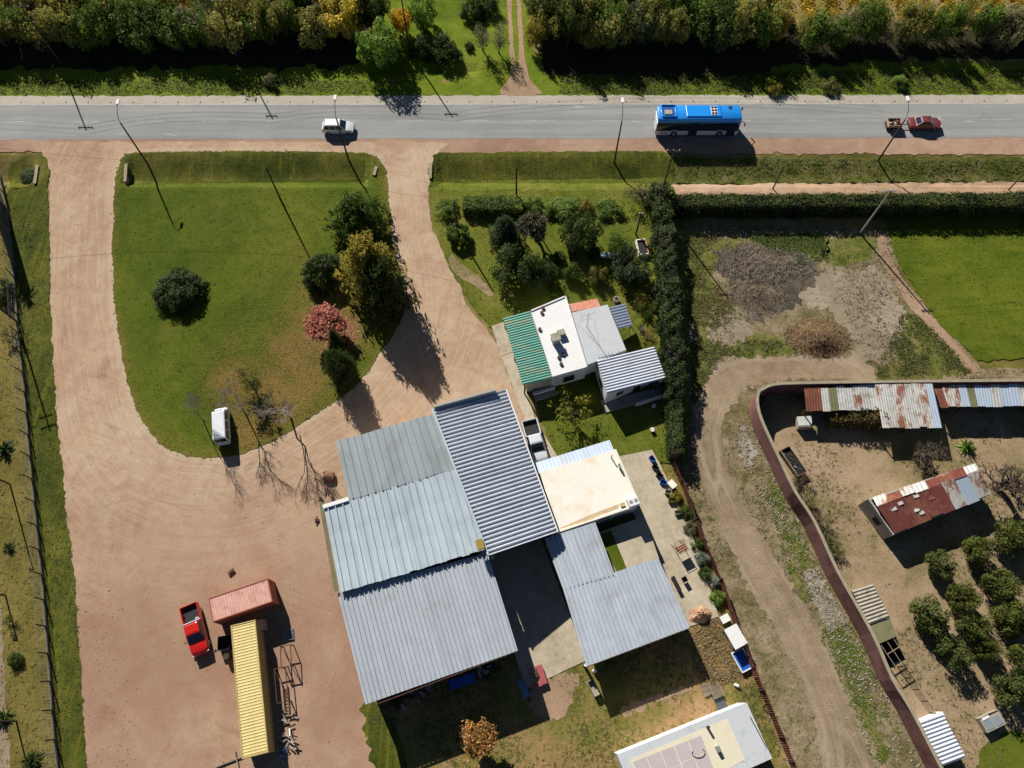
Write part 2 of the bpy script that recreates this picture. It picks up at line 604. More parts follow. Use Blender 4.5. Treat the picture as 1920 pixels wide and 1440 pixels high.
# driveway gravel: wheel tracks follow the edge of the lawn ('edge' = metres to it)
b = NB('driveway_gravel')
P = pos(b)
edge = b.n('ShaderNodeAttribute', attribute_name='edge').outputs['Fac']
along = b.n('ShaderNodeAttribute', attribute_name='along').outputs['Fac']
wob = b.noise(P, 0.12, 3, 0.5)
cv = b.n('ShaderNodeCombineXYZ', {'X': b.math('MULTIPLY_ADD', edge, 3.4, b.math('MULTIPLY', wob, 3.0)), 'Y': b.math('MULTIPLY', along, 0.12), 'Z': 0.0}).outputs[0]
tr = b.noise(cv, 1.0, 5, 0.72)
n1 = b.noise(P, 0.06, 4, 0.6, 0.4)
n2 = b.noise(P, 0.7, 6, 0.65)
n3 = b.noise(P, 8.0, 5, 0.7)
f = b.math('MULTIPLY_ADD', n1, 0.42, b.math('MULTIPLY_ADD', n2, 0.26, b.math('MULTIPLY', n3, 0.32)))
f = b.math('MULTIPLY_ADD', b.math('SUBTRACT', f, 0.5), 3.9, 0.5, clamp=True)
c = b.ramp(f, [(0.05, alb(170, 138, 112)), (0.4, alb(194, 163, 134)), (0.65, alb(204, 176, 147)), (0.95, alb(214, 193, 166))])
pa = b.noise(P, 0.16, 5, 0.7, 0.6)
c = b.mix(b.math('MULTIPLY', b.step(pa, 0.48, 0.62), 0.55), c, alb(178, 142, 118))
pb = b.noise(b.n('ShaderNodeMapping', {'Vector': P, 'Location': (31, 7, 0)}).outputs[0], 0.22, 5, 0.7, 0.8)
c = b.mix(b.math('MULTIPLY', b.step(pb, 0.52, 0.66), 0.5), c, alb(202, 184, 158))
pc2 = b.noise(b.n('ShaderNodeMapping', {'Vector': P, 'Location': (-11, 47, 0)}).outputs[0], 0.3, 5, 0.7, 0.5)
c = b.mix(b.math('MULTIPLY', b.step(pc2, 0.6, 0.7), 0.35), c, alb(150, 132, 98))
pd = b.noise(b.n('ShaderNodeMapping', {'Vector': P, 'Location': (5, -23, 0)}).outputs[0], 0.25, 4, 0.6, 0.4)
c = b.mix(b.math('MULTIPLY', b.step(pd, 0.63, 0.72), 0.5), c, alb(142, 104, 82))
fade = b.step(edge, 26.0, 9.0)
c = b.mix(b.math('MULTIPLY', b.math('MULTIPLY', b.step(tr, 0.5, 0.62), fade), 0.32), c, alb(214, 190, 160))
c = b.mix(b.math('MULTIPLY', b.math('MULTIPLY', b.step(tr, 0.48, 0.36), fade), 0.3), c, alb(168, 130, 104))
c = b.mix(b.math('MULTIPLY', b.step(edge, 0.9, 0.1), 0.55), c, alb(208, 188, 158))
south = b.math('MULTIPLY', b.step(b.n('ShaderNodeSeparateXYZ', {0: P}).outputs[1], 27.0, 8.0), b.step(n1, 0.34, 0.58))
c = b.mix(b.math('MULTIPLY', south, 0.7), c, alb(156, 116, 94))
for (ang, off_, th) in ((0.35, 3.0, .53), (-1.2, 40.0, .56), (1.9, 71.0, .56)):
    q = b.n('ShaderNodeMapping', {'Vector': P, 'Rotation': (0, 0, ang), 'Location': (off_, off_ * .7, 0)}).outputs[0]
    mk = b.noise(q, 0.09, 2, 0.5)
    q = b.n('ShaderNodeMapping', {'Vector': q, 'Scale': (0.07, 2.6, 1)}).outputs[0]
    rt = b.noise(q, 1.0, 4, 0.6, 0.25)
    w_ = b.math('MULTIPLY', b.step(mk, th - .04, th + .06), b.step(rt, 0.54, 0.64))
    c = b.mix(b.math('MULTIPLY', w_, 0.26), c, alb(150, 116, 94))
sp = b.noise(P, 2.6, 4, 0.6)
c = b.mix(b.math('MULTIPLY', b.step(sp, 0.66, 0.7), 0.5), c, alb(140, 108, 84))
sp2 = b.noise(P, 11.0, 2, 0.5)
c = b.mix(b.math('MULTIPLY', b.step(sp2, 0.68, 0.72), 0.5), c, alb(222, 204, 182))
m_gravel = b.finish(c, 0.95, 0, n3, 0.5, 0.03, 0.1)

# cast concrete slabs
b = NB('concrete_slab')
P = pos(b)
n1 = b.noise(P, 0.25, 5, 0.65, 0.5)
n2 = b.noise(P, 2.0, 6, 0.7)
f = b.math('MULTIPLY_ADD', n1, 0.6, b.math('MULTIPLY', n2, 0.4))
c = b.ramp(f, [(0.32, alb(160, 146, 122)), (0.5, alb(198, 184, 158)), (0.66, alb(216, 204, 182))])
c = b.mix(b.math('MULTIPLY', b.step(b.noise(P, 0.9, 5, 0.7, 1.2), 0.62, 0.7), 0.45), c, alb(136, 124, 104))
m_slab = b.finish(c, 0.9, 0, n2, 0.2, 0.01, 0.2)

# --- base ground sheet, fine near the place and coarse out to the horizon
fx = np.concatenate([[-3000, -1500, -700, -350, -180, -120], np.arange(-95, 95.1, 1.0), [120, 180, 350, 700, 1500, 3000]])
fy = np.concatenate([[-3000, -1500, -700, -300, -120, -60], np.arange(-30, 125.1, 0.9), [140, 180, 300, 700, 1500, 3000]])
gx, gy = np.meshgrid(fx, fy)
gz = hgt(gx.ravel(), gy.ravel())
nx, ny = len(fx), len(fy)
V = np.stack([gx.ravel(), gy.ravel(), gz * 1.18 - 0.02], 1)
i0 = (np.arange(ny - 1)[:, None] * nx + np.arange(nx - 1)[None, :]).ravel()
Fq = np.stack([i0, i0 + 1, i0 + nx + 1, i0 + nx], 1)
me = bpy.data.meshes.new('ground')
me.from_pydata(V.tolist(), [], Fq.tolist())
me.materials.append(m_ground)
ground = bpy.data.objects.new('ground', me)
COL.objects.link(ground)
ground['kind'] = 'structure'


def strip(name, ya, yb, mat, z, x0=-700, x1=700, step=4.0, rag=0.0, ragb=None):
    """band along the road between two rows given by their picture heights at both ends"""
    ragb = rag if ragb is None else ragb
    la, ra = G(0, ya[0]), G(1920, ya[1])
    lb, rb = G(0, yb[0]), G(1920, yb[1])
    xs = np.concatenate([np.arange(x0, -95, 40), np.arange(-95, 95, 0.6 if rag or ragb else step), np.arange(95, x1 + 1, 40)])
    r = np.random.default_rng(len(name))

    def yl(l, q, x):
        return l.y + (q.y - l.y) * (x - l.x) / (q.x - l.x)
    v = []
    f = []
    for i, x in enumerate(xs):
        a = yl(la, ra, x) + r.normal(0, 1) * rag
        c_ = yl(lb, rb, x) + r.normal(0, 1) * ragb
        for t in (0, 0.33, 0.66, 1):
            y = a + (c_ - a) * t
            v.append((x, y, hz(x, y) + z))
    for i in range(len(xs) - 1):
        for k in range(3):
            f.append((i * 4 + k, i * 4 + k + 1, (i + 1) * 4 + k + 1, (i + 1) * 4 + k))
    mb = MB()
    mb.v, mb.f = v, f
    o = mb.build(name, mat)
    if o.data.polygons[0].normal.z < 0:
        o.data.flip_normals()
    o['kind'] = 'structure'
    return o


strip('road_shoulder', (180.5, 178), (200, 197), m_shoulder_n, 0.030, rag=0.06, ragb=0)
strip('road_shoulder', (258, 255), (285, 290), m_shoulder_s, 0.030, rag=0, ragb=0.12)
strip('road', (197, 194), (262, 258), m_asphalt, 0.040, rag=0.0, ragb=0.07)

# painted lines, worn
b = NB('worn_road_paint')
P = pos(b)
k = b.noise(P, 1.4, 6, 0.75)
c = b.mix(b.step(k, 0.42, 0.62), alb(172, 171, 165), alb(212, 210, 204))
m_paint = b.finish(c, 0.8)
strip('edge_line', (196.6, 193.6), (198.2, 195.2), m_paint, 0.046)
la, ra = G(0, 228.5), G(1920, 225)
for i in range(-9, 10):
    x = i * 9.0 + 2.0
    y = la.y + (ra.y - la.y) * (x - la.x) / (ra.x - la.x)
    MB().quadbox([(x, y - .05, .041), (x + 4.0, y - .05, .041), (x + 4.0, y + .05, .041), (x, y + .05, .041),
                  (x, y - .05, .0465), (x + 4.0, y - .05, .0465), (x + 4.0, y + .05, .0465), (x, y + .05, .0465)]).build('centre_dash', m_paint)['kind'] = 'structure'

# --- north side of the road
sheet('grass_verge', W([(-160, 182), (-160, 112), (300, 118), (690, 110), (700, 40), (770, -60), (985, -60), (1000, 100), (1440, 112), (2080, 120), (2080, 179), (960, 180)]),
      m_verge, 0.02, amp=0.25, step=0.8, grid=1.4, seed=3)
lane = sheet('farm_lane', catmull(W([(948, -80), (952, 20), (955, 90), (958, 140), (940, 176), (1015, 176), (993, 150), (984, 100), (978, 20), (974, -80)]), 4), m_path, 0.045, amp=0.1, step=0.4, grid=1.0, seed=4)
sheet('lane_grass', W([(959, -80), (960, 20), (963, 90), (967, 128), (973, 128), (973, 90), (969, 20), (965, -80)]), m_verge, 0.06, amp=0.1, step=0.4, grid=1.0, seed=5)

m_floor = ground_mat('shade_dark_litter', [(0.1, (.012, .014, .007)), (0.5, (.028, .026, .013)), (0.9, (.05, .045, .022))], bump=.8, bd=.15)  # litter floor with deep tree shade painted in as a near-black colour
sheet('tree_shade_floor', W([(-160, -20), (-160, 128), (180, 132), (420, 126), (640, 130), (700, 110), (690, 40), (650, -20)]), m_floor, 0.05, amp=.7, step=.8, grid=1.6, seed=61)  # dark sheets laid where the shade of the belt falls
sheet('tree_shade_floor', W([(1010, -20), (1005, 90), (1030, 140), (1200, 150), (1400, 150), (1480, 120), (1800, 112), (2080, 110), (2080, 62), (1500, 62), (1440, -20)]), m_floor, 0.05, amp=.7, step=.8, grid=1.6, seed=62)

# --- lawn island, drive and yard
ISLAND = W([(252, 287), (460, 284), (660, 286), (692, 290), (714, 303), (727, 345), (731, 400), (737, 460), (752, 520), (758, 580), (738, 630), (712, 662),
            (690, 700), (650, 738), (585, 782), (520, 822), (455, 850), (400, 858), (345, 853), (300, 830), (264, 785), (241, 722), (222, 620), (213, 540),
            (212, 420), (219, 325), (235, 295)])
ISL = np.array([tuple(p) for p in catmull(ISLAND, 4)])
def _edge(x, y):
    d = dist_poly(ISL, x, y)
    return np.where(inside(ISL, x, y), -d, d)
def _along(x, y):
    c = ISL.mean(0)
    return np.arctan2(y - c[1], x - c[0]) * 18.0
YARD = W([(70, 268), (95, 320), (92, 400), (93, 500), (97, 650), (108, 800), (122, 950), (137, 1060), (143, 1150), (150, 1250), (160, 1440), (168, 1560),
          (740, 1560), (730, 1440), (720, 1330), (710, 1300), (720, 1150), (850, 1000), (1005, 900), (990, 780), (958, 720), (938, 660), (915, 620), (886, 590), (865, 545), (850, 515),
          (825, 465), (808, 420), (803, 360), (806, 320), (818, 290), (840, 268), (700, 266), (430, 266)])
sheet('gravel_yard', YARD, m_gravel, 0.045, amp=0.14, step=0.5, grid=0.8, seed=6, attr={'edge': _edge, 'along': _along}, zfun=lambda x, y: np.where(_edge(x, y) < -.7, -.3, 0.0))
DRY = [(*G2(a_, b_), s_) for a_, b_, s_ in ((520, 740, 4.5), (560, 650, 3.5), (610, 640, 3.5), (470, 800, 3.0), (600, 580, 3.5), (430, 720, 2.5), (640, 620, 3.0), (570, 700, 4.0))]
def _dry(x, y):
    d = np.zeros_like(x)
    for a_, b_, s_ in DRY:
        d = np.maximum(d, np.exp(-((x - a_) ** 2 + (y - b_) ** 2) / (s_ * s_ * 1.2)))
    e = -_edge(x, y)
    rim = np.clip(1 - e / 1.6, 0, 1) * .55
    return np.clip(np.maximum(d, rim) * (.25 + 1.1 * vnoise(x, y, .5, 12)), 0, 1)
sheet('lawn', ISL, m_lawn, 0.085, amp=0.13, step=0.25, grid=0.5, seed=7, attr={'dry': _dry})

sheet('ditch_bank', catmull(W([(236, 292), (320, 288), (560, 286), (685, 291), (712, 306), (718, 328), (600, 331), (420, 334), (300, 336), (226, 338), (226, 315)]), 4), m_strip, 0.115, amp=.12, step=.4, grid=.6, seed=91)
# --- garden between the second drive and the tall hedge
GARDEN = W([(822, 288), (1000, 285), (1240, 284), (1262, 300), (1262, 352), (1285, 420), (1290, 870), (1235, 870), (1160, 860), (1040, 860), (1000, 740), (975, 690), (944, 600),
            (928, 622), (905, 600), (880, 565), (862, 535), (848, 512), (826, 462), (810, 420), (806, 360), (808, 315)])
sheet('garden_lawn', GARDEN, m_garden, 0.085, amp=0.14, step=0.45, grid=0.9, seed=8)
sheet('ditch_bank', catmull(W([(812, 300), (830, 289), (1000, 287), (1200, 285), (1245, 290), (1252, 322), (1100, 328), (950, 330), (812, 333)]), 4), m_strip, 0.115, amp=.12, step=.4, grid=.6, seed=92)
sheet('worn_path', catmull(W([(846, 478), (872, 500), (908, 530), (925, 552), (915, 556), (890, 536), (862, 520), (845, 500)]), 4), m_yard_r, 0.105, amp=0.12, step=0.3, grid=0.6, seed=9)
sheet('ditch_weeds', W([(1245, 292), (1420, 296), (2080, 296), (2080, 330), (1420, 336), (1262, 338)]), m_weedy, 0.06, amp=0.25, step=0.5, grid=0.8, seed=10)
sheet('dirt_path', W([(1255, 338), (1420, 337), (2080, 332), (2080, 368), (1255, 368)]), m_path, 0.075, amp=0.2, step=0.5, grid=0.9, seed=11)

# --- left side: fence strip and dry field
sheet('ditch_strip', W([(20, 350), (60, 340), (88, 330), (93, 400), (93, 500), (98, 650), (109, 800), (123, 950), (138, 1060), (146, 1150), (152, 1250), (162, 1440), (170, 1560), (122, 1560),
                      (112, 1440), (96, 1255), (82, 1080), (68, 945), (47, 720), (34, 560), (25, 485), (12, 370)]), m_strip, 0.065, amp=0.16, step=0.4, grid=0.9, seed=12)
sheet('dry_meadow', W([(-160, 330), (8, 375), (24, 485), (33, 560), (46, 720), (67, 945), (81, 1080), (95, 1255), (111, 1440), (120, 1560), (-160, 1560)]), m_left, 0.03, amp=0.05, step=0.6, grid=1.5, seed=13)
sheet('sand_track', W([(-90, 1120), (0, 1120), (8, 1240), (14, 1330), (22, 1440), (30, 1560), (-90, 1560)]), m_track, 0.05, amp=0.15, step=0.4, grid=1.0, seed=14)
sheet('grass_island', catmull(W([(8, 330), (14, 310), (45, 296), (80, 295), (90, 310), (90, 345), (60, 352), (20, 352)]), 4), m_strip, 0.09, amp=0.12, step=0.35, grid=0.7, seed=15)

# --- right side
sheet('waste_ground', W([(1285, 420), (1640, 430), (1668, 440), (1690, 520), (1840, 690), (2080, 690), (2080, 716), (1455, 722), (1412, 752), (1404, 775), (1412, 805), (1440, 867), (1507, 990), (1552, 1085),
                         (1612, 1195), (1682, 1335), (1800, 1560), (1530, 1560), (1478, 1440), (1400, 1230), (1300, 960), (1262, 868), (1282, 780)]), m_waste, 0.03, amp=0.1, step=0.5, grid=1.0, seed=16)
for nm_, seed_, pg in (('weed_patch', 71, [(1288, 440), (1345, 445), (1400, 452), (1380, 480), (1340, 500), (1350, 560), (1390, 590), (1340, 620), (1290, 600)]),
                       ('weed_patch', 72, [(1400, 440), (1540, 440), (1550, 480), (1500, 500), (1450, 470)]), ('weed_patch', 73, [(1560, 445), (1640, 445), (1625, 490), (1570, 500), (1540, 480)]),
                       ('weed_patch', 74, [(1300, 640), (1400, 625), (1480, 640), (1500, 668), (1420, 672), (1350, 665), (1325, 700), (1300, 760)]), ('weed_patch', 75, [(1690, 590), (1720, 590), (1790, 660), (1825, 700), (1700, 712), (1640, 706), (1690, 660)]),
                       ('weed_patch', 76, [(1432, 895), (1450, 905), (1470, 950), (1455, 950)]), ('weed_patch', 77, [(1475, 1010), (1495, 1010), (1530, 1075), (1515, 1085)]), ('weed_patch', 78, [(1560, 1180), (1590, 1190), (1612, 1240), (1590, 1250)]), ('weed_patch', 79, [(1470, 1060), (1490, 1060), (1520, 1120), (1500, 1125)]), ('weed_patch', 80, [(1590, 1290), (1610, 1290), (1660, 1400), (1640, 1420)])):
    sheet(nm_, catmull(W(pg), 3), m_weedy, 0.042, amp=.45, step=.35, grid=.9, seed=seed_)
sheet('debris_soil', catmull(W([(1345, 470), (1400, 460), (1480, 465), (1530, 500), (1545, 540), (1500, 570), (1440, 600), (1395, 600), (1385, 550), (1350, 510)]), 4), m_debris, 0.046, amp=.7, step=.3, grid=.9, seed=97)
sheet('bare_ground', catmull(W([(1500, 560), (1545, 520), (1600, 505), (1655, 505), (1680, 560), (1700, 600), (1660, 660), (1620, 690), (1590, 690), (1600, 640), (1560, 590)]), 4), m_pale, 0.048, amp=.6, step=.3, grid=.9, seed=98)
sheet('bare_ground', catmull(W([(1320, 590), (1380, 575), (1410, 600), (1400, 630), (1340, 640)]), 4), m_pale, 0.048, amp=.6, step=.3, grid=.9, seed=99)
TRK = np.array([tuple(p_) for p_ in catmull(W([(1640, 690), (1560, 668), (1440, 668), (1360, 680), (1320, 720), (1296, 790), (1306, 880), (1345, 980), (1400, 1090), (1470, 1220), (1530, 1360), (1570, 1560),
                               (1690, 1560), (1625, 1360), (1545, 1200), (1460, 1060), (1400, 960), (1365, 880), (1360, 800), (1385, 740), (1430, 716), (1560, 712), (1640, 716)]), 4)])
sheet('dirt_track', TRK,
      m_track, 0.05, amp=0.4, step=0.35, grid=0.8, seed=17, attr={'edge': lambda x, y: dist_poly(TRK, x, y)})
sheet('chalk_rubble', catmull(W([(1392, 800), (1405, 830), (1420, 850), (1405, 880), (1390, 860)]), 4), m_chalk, 0.045, amp=.5, step=.3, grid=.8, seed=81)
sheet('chalk_rubble', catmull(W([(1510, 1075), (1540, 1085), (1580, 1165), (1555, 1180), (1525, 1130)]), 4), m_chalk, 0.045, amp=.5, step=.3, grid=.8, seed=82)
sheet('pasture', W([(1662, 405), (2080, 400), (2080, 672), (1920, 670), (1850, 679), (1832, 676), (1760, 605), (1715, 545), (1688, 500), (1668, 450)]), m_field, 0.07, amp=0.16, step=0.45, grid=1.0, seed=18)
sheet('footpath', W([(1643, 440), (1655, 440), (1668, 482), (1690, 520), (1722, 560), (1836, 698), (1822, 702), (1704, 576), (1676, 528), (1650, 490)]), m_path, 0.06, amp=0.06, step=0.4, grid=0.7, seed=19)
sheet('sandy_yard', W([(1420, 775), (1440, 730), (1500, 722), (2080, 720), (2080, 1560), (1830, 1560), (1760, 1420), (1690, 1300), (1560, 1050), (1470, 880)]), m_yard_r, 0.03, amp=0.05, step=0.6, grid=1.0, seed=20)
sheet('shaded_lawn', catmull(W([(1830, 1430), (1850, 1395), (1920, 1370), (2060, 1380), (2060, 1560), (1860, 1560)]), 4), m_lawn, 0.05, amp=0.2, step=0.4, grid=0.9, seed=21)

# --- south: rough grass behind the sheds
sheet('rough_grass', W([(715, 1560), (705, 1440), (690, 1360), (690, 1320), (700, 1250), (1000, 1240), (1100, 1220), (1290, 1170), (1345, 1150), (1400, 1230), (1478, 1440), (1530, 1560)]),
      m_rough, 0.055, amp=0.45, step=0.4, grid=0.9, seed=22)
sheet('lawn_patch', catmull(W([(680, 1335), (715, 1330), (750, 1380), (760, 1470), (730, 1520), (705, 1440)]), 4), m_strip, 0.07, amp=0.4, step=0.35, grid=0.8, seed=23)
sheet('bare_soil', catmull(W([(1000, 1290), (1040, 1268), (1085, 1262), (1075, 1300), (1060, 1345), (1015, 1350)]), 4), m_path, 0.075, amp=.35, step=.3, grid=.8, seed=95)
sheet('bare_soil', catmull(W([(1160, 1330), (1240, 1300), (1290, 1285), (1295, 1296), (1240, 1316), (1170, 1345)]), 4), m_path, 0.075, amp=.35, step=.3, grid=.8, seed=96)
sheet('turned_soil', W([(1295, 1185), (1345, 1158), (1360, 1180), (1385, 1235), (1400, 1265), (1330, 1290), (1300, 1260)]), m_turned, 0.07, amp=0.25, step=0.4, grid=0.6, seed=24)
# ================================================================ VEGETATION TOOLS
def foliage_material():
    b = NB('foliage')
    oc = b.n('ShaderNodeObjectInfo').outputs['Color']
    at = b.n('ShaderNodeAttribute', attribute_name='tint')
    t = at.outputs['Fac']
    h = b.n('ShaderNodeHueSaturation', {'Hue': b.math('MULTIPLY_ADD', t, -0.05, 0.525), 'Saturation': 1.0,
                                        'Value': b.math('MULTIPLY_ADD', t, 1.9, 0.6), 'Color': oc}).outputs[0]
    p = b.n('ShaderNodeBsdfPrincipled', {'Base Color': h, 'Roughness': 0.6, 'Specular IOR Level': 0.25})
    tr = b.n('ShaderNodeBsdfTranslucent', {'Color': h})
    mx = b.n('ShaderNodeMixShader', {0: 0.42, 1: p.outputs[0], 2: tr.outputs[0]})
    b.t.links.new(mx.outputs[0], b.out.inputs[0])
    return b.m


m_leaf = foliage_material()
m_bark = plain('bark', (0.10, 0.075, 0.055), 0.9, vary=0.3, scale=6, spec=0.1)
m_barkp = plain('pale_bark', (0.36, 0.31, 0.26), 0.9, vary=0.25, scale=6, spec=0.1)
m_barkg = plain('grey_bark', (0.22, 0.19, 0.16), 0.9, vary=0.3, scale=6, spec=0.1)


def fast_mesh(name, verts, faces_n, mat, tint=None):
    """verts (N,3); faces_n corners per face, consecutive vertices"""
    me = bpy.data.meshes.new(name)
    nv = len(verts)
    nf = nv // faces_n
    me.vertices.add(nv)
    me.vertices.foreach_set('co', np.ascontiguousarray(verts, np.float32).ravel())
    me.loops.add(nv)
    me.loops.foreach_set('vertex_index', np.arange(nv, dtype=np.int32))
    me.polygons.add(nf)
    me.polygons.foreach_set('loop_start', np.arange(0, nv, faces_n, dtype=np.int32))
    me.update(calc_edges=True)
    me.materials.append(mat)
    if tint is not None:
        a = me.attributes.new('tint', 'FLOAT', 'FACE')
        a.data.foreach_set('value', np.ascontiguousarray(tint, np.float32))
    return me


def leaf_quads(P, N, size, aspect=0.55, r=rng):
    n = len(P)
    N = N / (np.linalg.norm(N, axis=1, keepdims=True) + 1e-9)
    a = r.normal(size=(n, 3))
    U = np.cross(N, a)
    U /= np.linalg.norm(U, axis=1, keepdims=True) + 1e-9
    Vv = np.cross(N, U)
    s = size[:, None] if hasattr(size, '__len__') else size
    q = np.stack([P - U * s * 0.5, P - Vv * s * 0.5 * aspect, P + U * s * 0.5, P + Vv * s * 0.5 * aspect], 1)
    return q.reshape(-1, 3)


def clump_leaves(centres, radii, per, size, r, up=0.5, tint_c=None):
    Ps, Ns, Ts = [], [], []
    per0, rm = per, float(np.mean(radii))
    for i, (c, rad) in enumerate(zip(centres, radii)):
        per = max(8, int(per0 * (rad / rm) ** 1.7))
        d = r.normal(size=(per, 3))
        d /= np.linalg.norm(d, axis=1, keepdims=True)
        rr = rad * (0.45 + 0.62 * r.random((per, 1)) ** 0.5)
        Ps.append(c + d * rr * np.array([1, 1, 0.85]))
        Ns.append(d + r.normal(size=(per, 3)) * 0.5 + np.array([0, 0, up]))
        t0 = r.random() if tint_c is None else tint_c[i]
        Ts.append(np.clip(t0 * 0.6 + r.random(per) * 0.5, 0, 1))
    P = np.concatenate(Ps)
    N = np.concatenate(Ns)
    T = np.concatenate(Ts)
    S = size * (0.45 + 1.1 * r.random(len(P)) ** 1.5)
    return P, N, S, T


def limbs(mb, tips, base=(0, 0, 0), fork=0.25, r0=0.05, r=rng, sides=5):
    """trunk with limbs running to the clump centres"""
    bz = fork
    top = max(t[2] for t in tips)
    mb.tube([base, (0.01, -0.01, bz * 0.6), (0.02, 0.01, bz), (0.0, 0.02, top * 0.75)], [r0 * 1.35, r0, r0 * 0.85, r0 * 0.25], 7)
    for t in tips:
        s = Vector((0.01, 0.01, min(t[2] * 0.6, bz + 0.3 * random.random() * (top - bz))))
        e = Vector(t)
        m = s.lerp(e, 0.5) + Vector((r.normal() * 0.04, r.normal() * 0.04, 0.05))
        mb.tube([s, m, e], [r0 * 0.45, r0 * 0.3, r0 * 0.1], sides, cap=False)


TREES = {}


def proto(kind, crown_me, trunk_me):
    TREES.setdefault(kind, []).append((crown_me, trunk_me))


def make_round(kind, seed, n_cl=48, per=105, size=0.085, zlo=0.12, flat=1.0, clr=0.2, uneven=0.4, hollow=0.4, dome=False):
    """bushy crown, radius 1 and height 1"""
    r = np.random.default_rng(seed)
    cs, rs = [], []
    lobes = r.normal(size=(5, 3))
    lobes /= np.linalg.norm(lobes, axis=1, keepdims=True)
    amp = r.uniform(-uneven, uneven, 5)
    for i in range(n_cl):
        d = r.normal(size=3)
        d /= np.linalg.norm(d)
        k = 1 + sum(a * max(0, d @ l) ** 2 for a, l in zip(amp, lobes))
        rad = (hollow + (1 - hollow) * r.random() ** 0.6) * k * (1 - clr * 0.7)
        cz = zlo + (1 - zlo) * 0.5
        c = np.array([d[0] * rad, d[1] * rad, cz + d[2] * rad * (1 - zlo) * 0.5])
        if dome:
            c[2] = abs(d[2]) * rad * .95 + .04
        cs.append(c)
        rs.append(clr * r.uniform(0.5, 1.6))
    cs = np.array(cs)
    # vertical unit is the height, horizontal the radius: keep clumps roundish
    P, N, S, T = clump_leaves(cs, rs, per, size, r)
    P[:, 2] = np.maximum(P[:, 2], 0.02)
    me = fast_mesh('crown', leaf_quads(P, N, S, r=r), 4, m_leaf, T)
    mb = MB()
    limbs(mb, [tuple(c * np.array([0.85, 0.85, 1])) for c in cs[:16]], fork=max(0.1, zlo * 0.9), r0=0.055, r=r)
    proto(kind, me, mb.mesh('trunk', m_bark))


def make_conifer(kind, seed, tiers=11, arms=9, per=34, size=0.10, droop=0.16, power=0.8, zlo=0.1, wild=0.2):
    r = np.random.default_rng(seed)
    cs, rs, tc = [], [], []
    mb = MB()
    mb.tube([(0, 0, 0), (0.02, 0, 0.5), (0, 0, 1)], [0.06, 0.04, 0.008], 7)
    for t in range(tiers):
        z = zlo + (1 - zlo) * t / (tiers - 0.3)
        rad = (1 - (t / tiers) ** 1.3) ** power
        na = max(4, int(arms * (0.5 + rad * 0.6)))
        ph = r.uniform(0, 6.28)
        for k in range(na):
            a = ph + 6.283 * k / na + r.normal() * 0.15
            L = rad * r.uniform(0.92 - wild, 0.92 + wild)
            e = np.array([math.cos(a) * L, math.sin(a) * L, z + 0.05 - droop * L * 0.5])
            mb.tube([(0, 0, z), (e[0] * .5, e[1] * .5, z + 0.02), tuple(e)], [0.016, 0.011, 0.004], 4, cap=False)
            for q in (0.4, 0.68, 0.95):
                cs.append(np.array([e[0] * q, e[1] * q, z + (e[2] - z) * q]) + r.normal(size=3) * 0.02)
                rs.append(0.13 * (1.15 - 0.45 * q) + 0.03)
                tc.append(r.random())
    P, N, S, T = clump_leaves(np.array(cs), rs, per, size, r, up=0.3, tint_c=tc)
    P[:, 2] = cs_z = np.clip(P[:, 2], 0.02, 1.03)
    me = fast_mesh('crown', leaf_quads(P, N, S, 0.35, r=r), 4, m_leaf, T)
    proto(kind, me, mb.mesh('trunk', m_bark))


def branch_tree(seed, depth=4, spread=0.5, first=0.34, ratio=0.72, kids=3, upright=0.35, r0=0.028):
    r = np.random.default_rng(seed)
    mb = MB()
    tips = []

    def grow(p, d, L, rad, lev):
        q = p + d * L * 0.55 + Vector(r.normal(size=3)) * L * 0.05
        e = p + d * L + Vector(r.normal(size=3)) * L * 0.06
        mb.tube([p, q, e], [rad, rad * 0.82, rad * 0.6], 5 if lev < 2 else 3, cap=False)
        if lev >= depth:
            tips.append(np.array(e))
            return
        for k in range(kids + (lev > 0 and r.random() < 0.4)):
            a = r.uniform(0, 6.283)
            nd = Vector((math.cos(a), math.sin(a), 0))
            nd = (d * (1 - spread) + nd * spread + Vector((0, 0, upright * spread))).normalized()
            st = p.lerp(e, r.uniform(0.6, 1.0)) if k else e
            grow(st, nd, L * ratio * r.uniform(0.8, 1.15), rad * 0.58, lev + 1)
    grow(Vector((0, 0, 0)), Vector((0.02, 0.01, 1)).normalized(), first, r0, 0)
    z = max(v[2] for v in mb.v)
    mb.v = [(v[0] / z, v[1] / z, v[2] / z) for v in mb.v]
    return mb, np.array(tips) / z, r


def make_bare(kind, seed, leafy=0, size=0.03, barkm=None, **kw):
    mb, tips, r = branch_tree(seed, **kw)
    tr = mb.mesh('branches', barkm or m_barkg)
    if leafy:
        k = r.integers(0, len(tips), leafy)
        P = tips[k] + r.normal(size=(leafy, 3)) * 0.035
        me = fast_mesh('crown', leaf_quads(P, r.normal(size=(leafy, 3)) + [0, 0, .4], size * (0.6 + .8 * r.random(leafy)), r=r), 4, m_leaf, r.random(leafy))
    else:
        me = None
    proto(kind, me, tr)


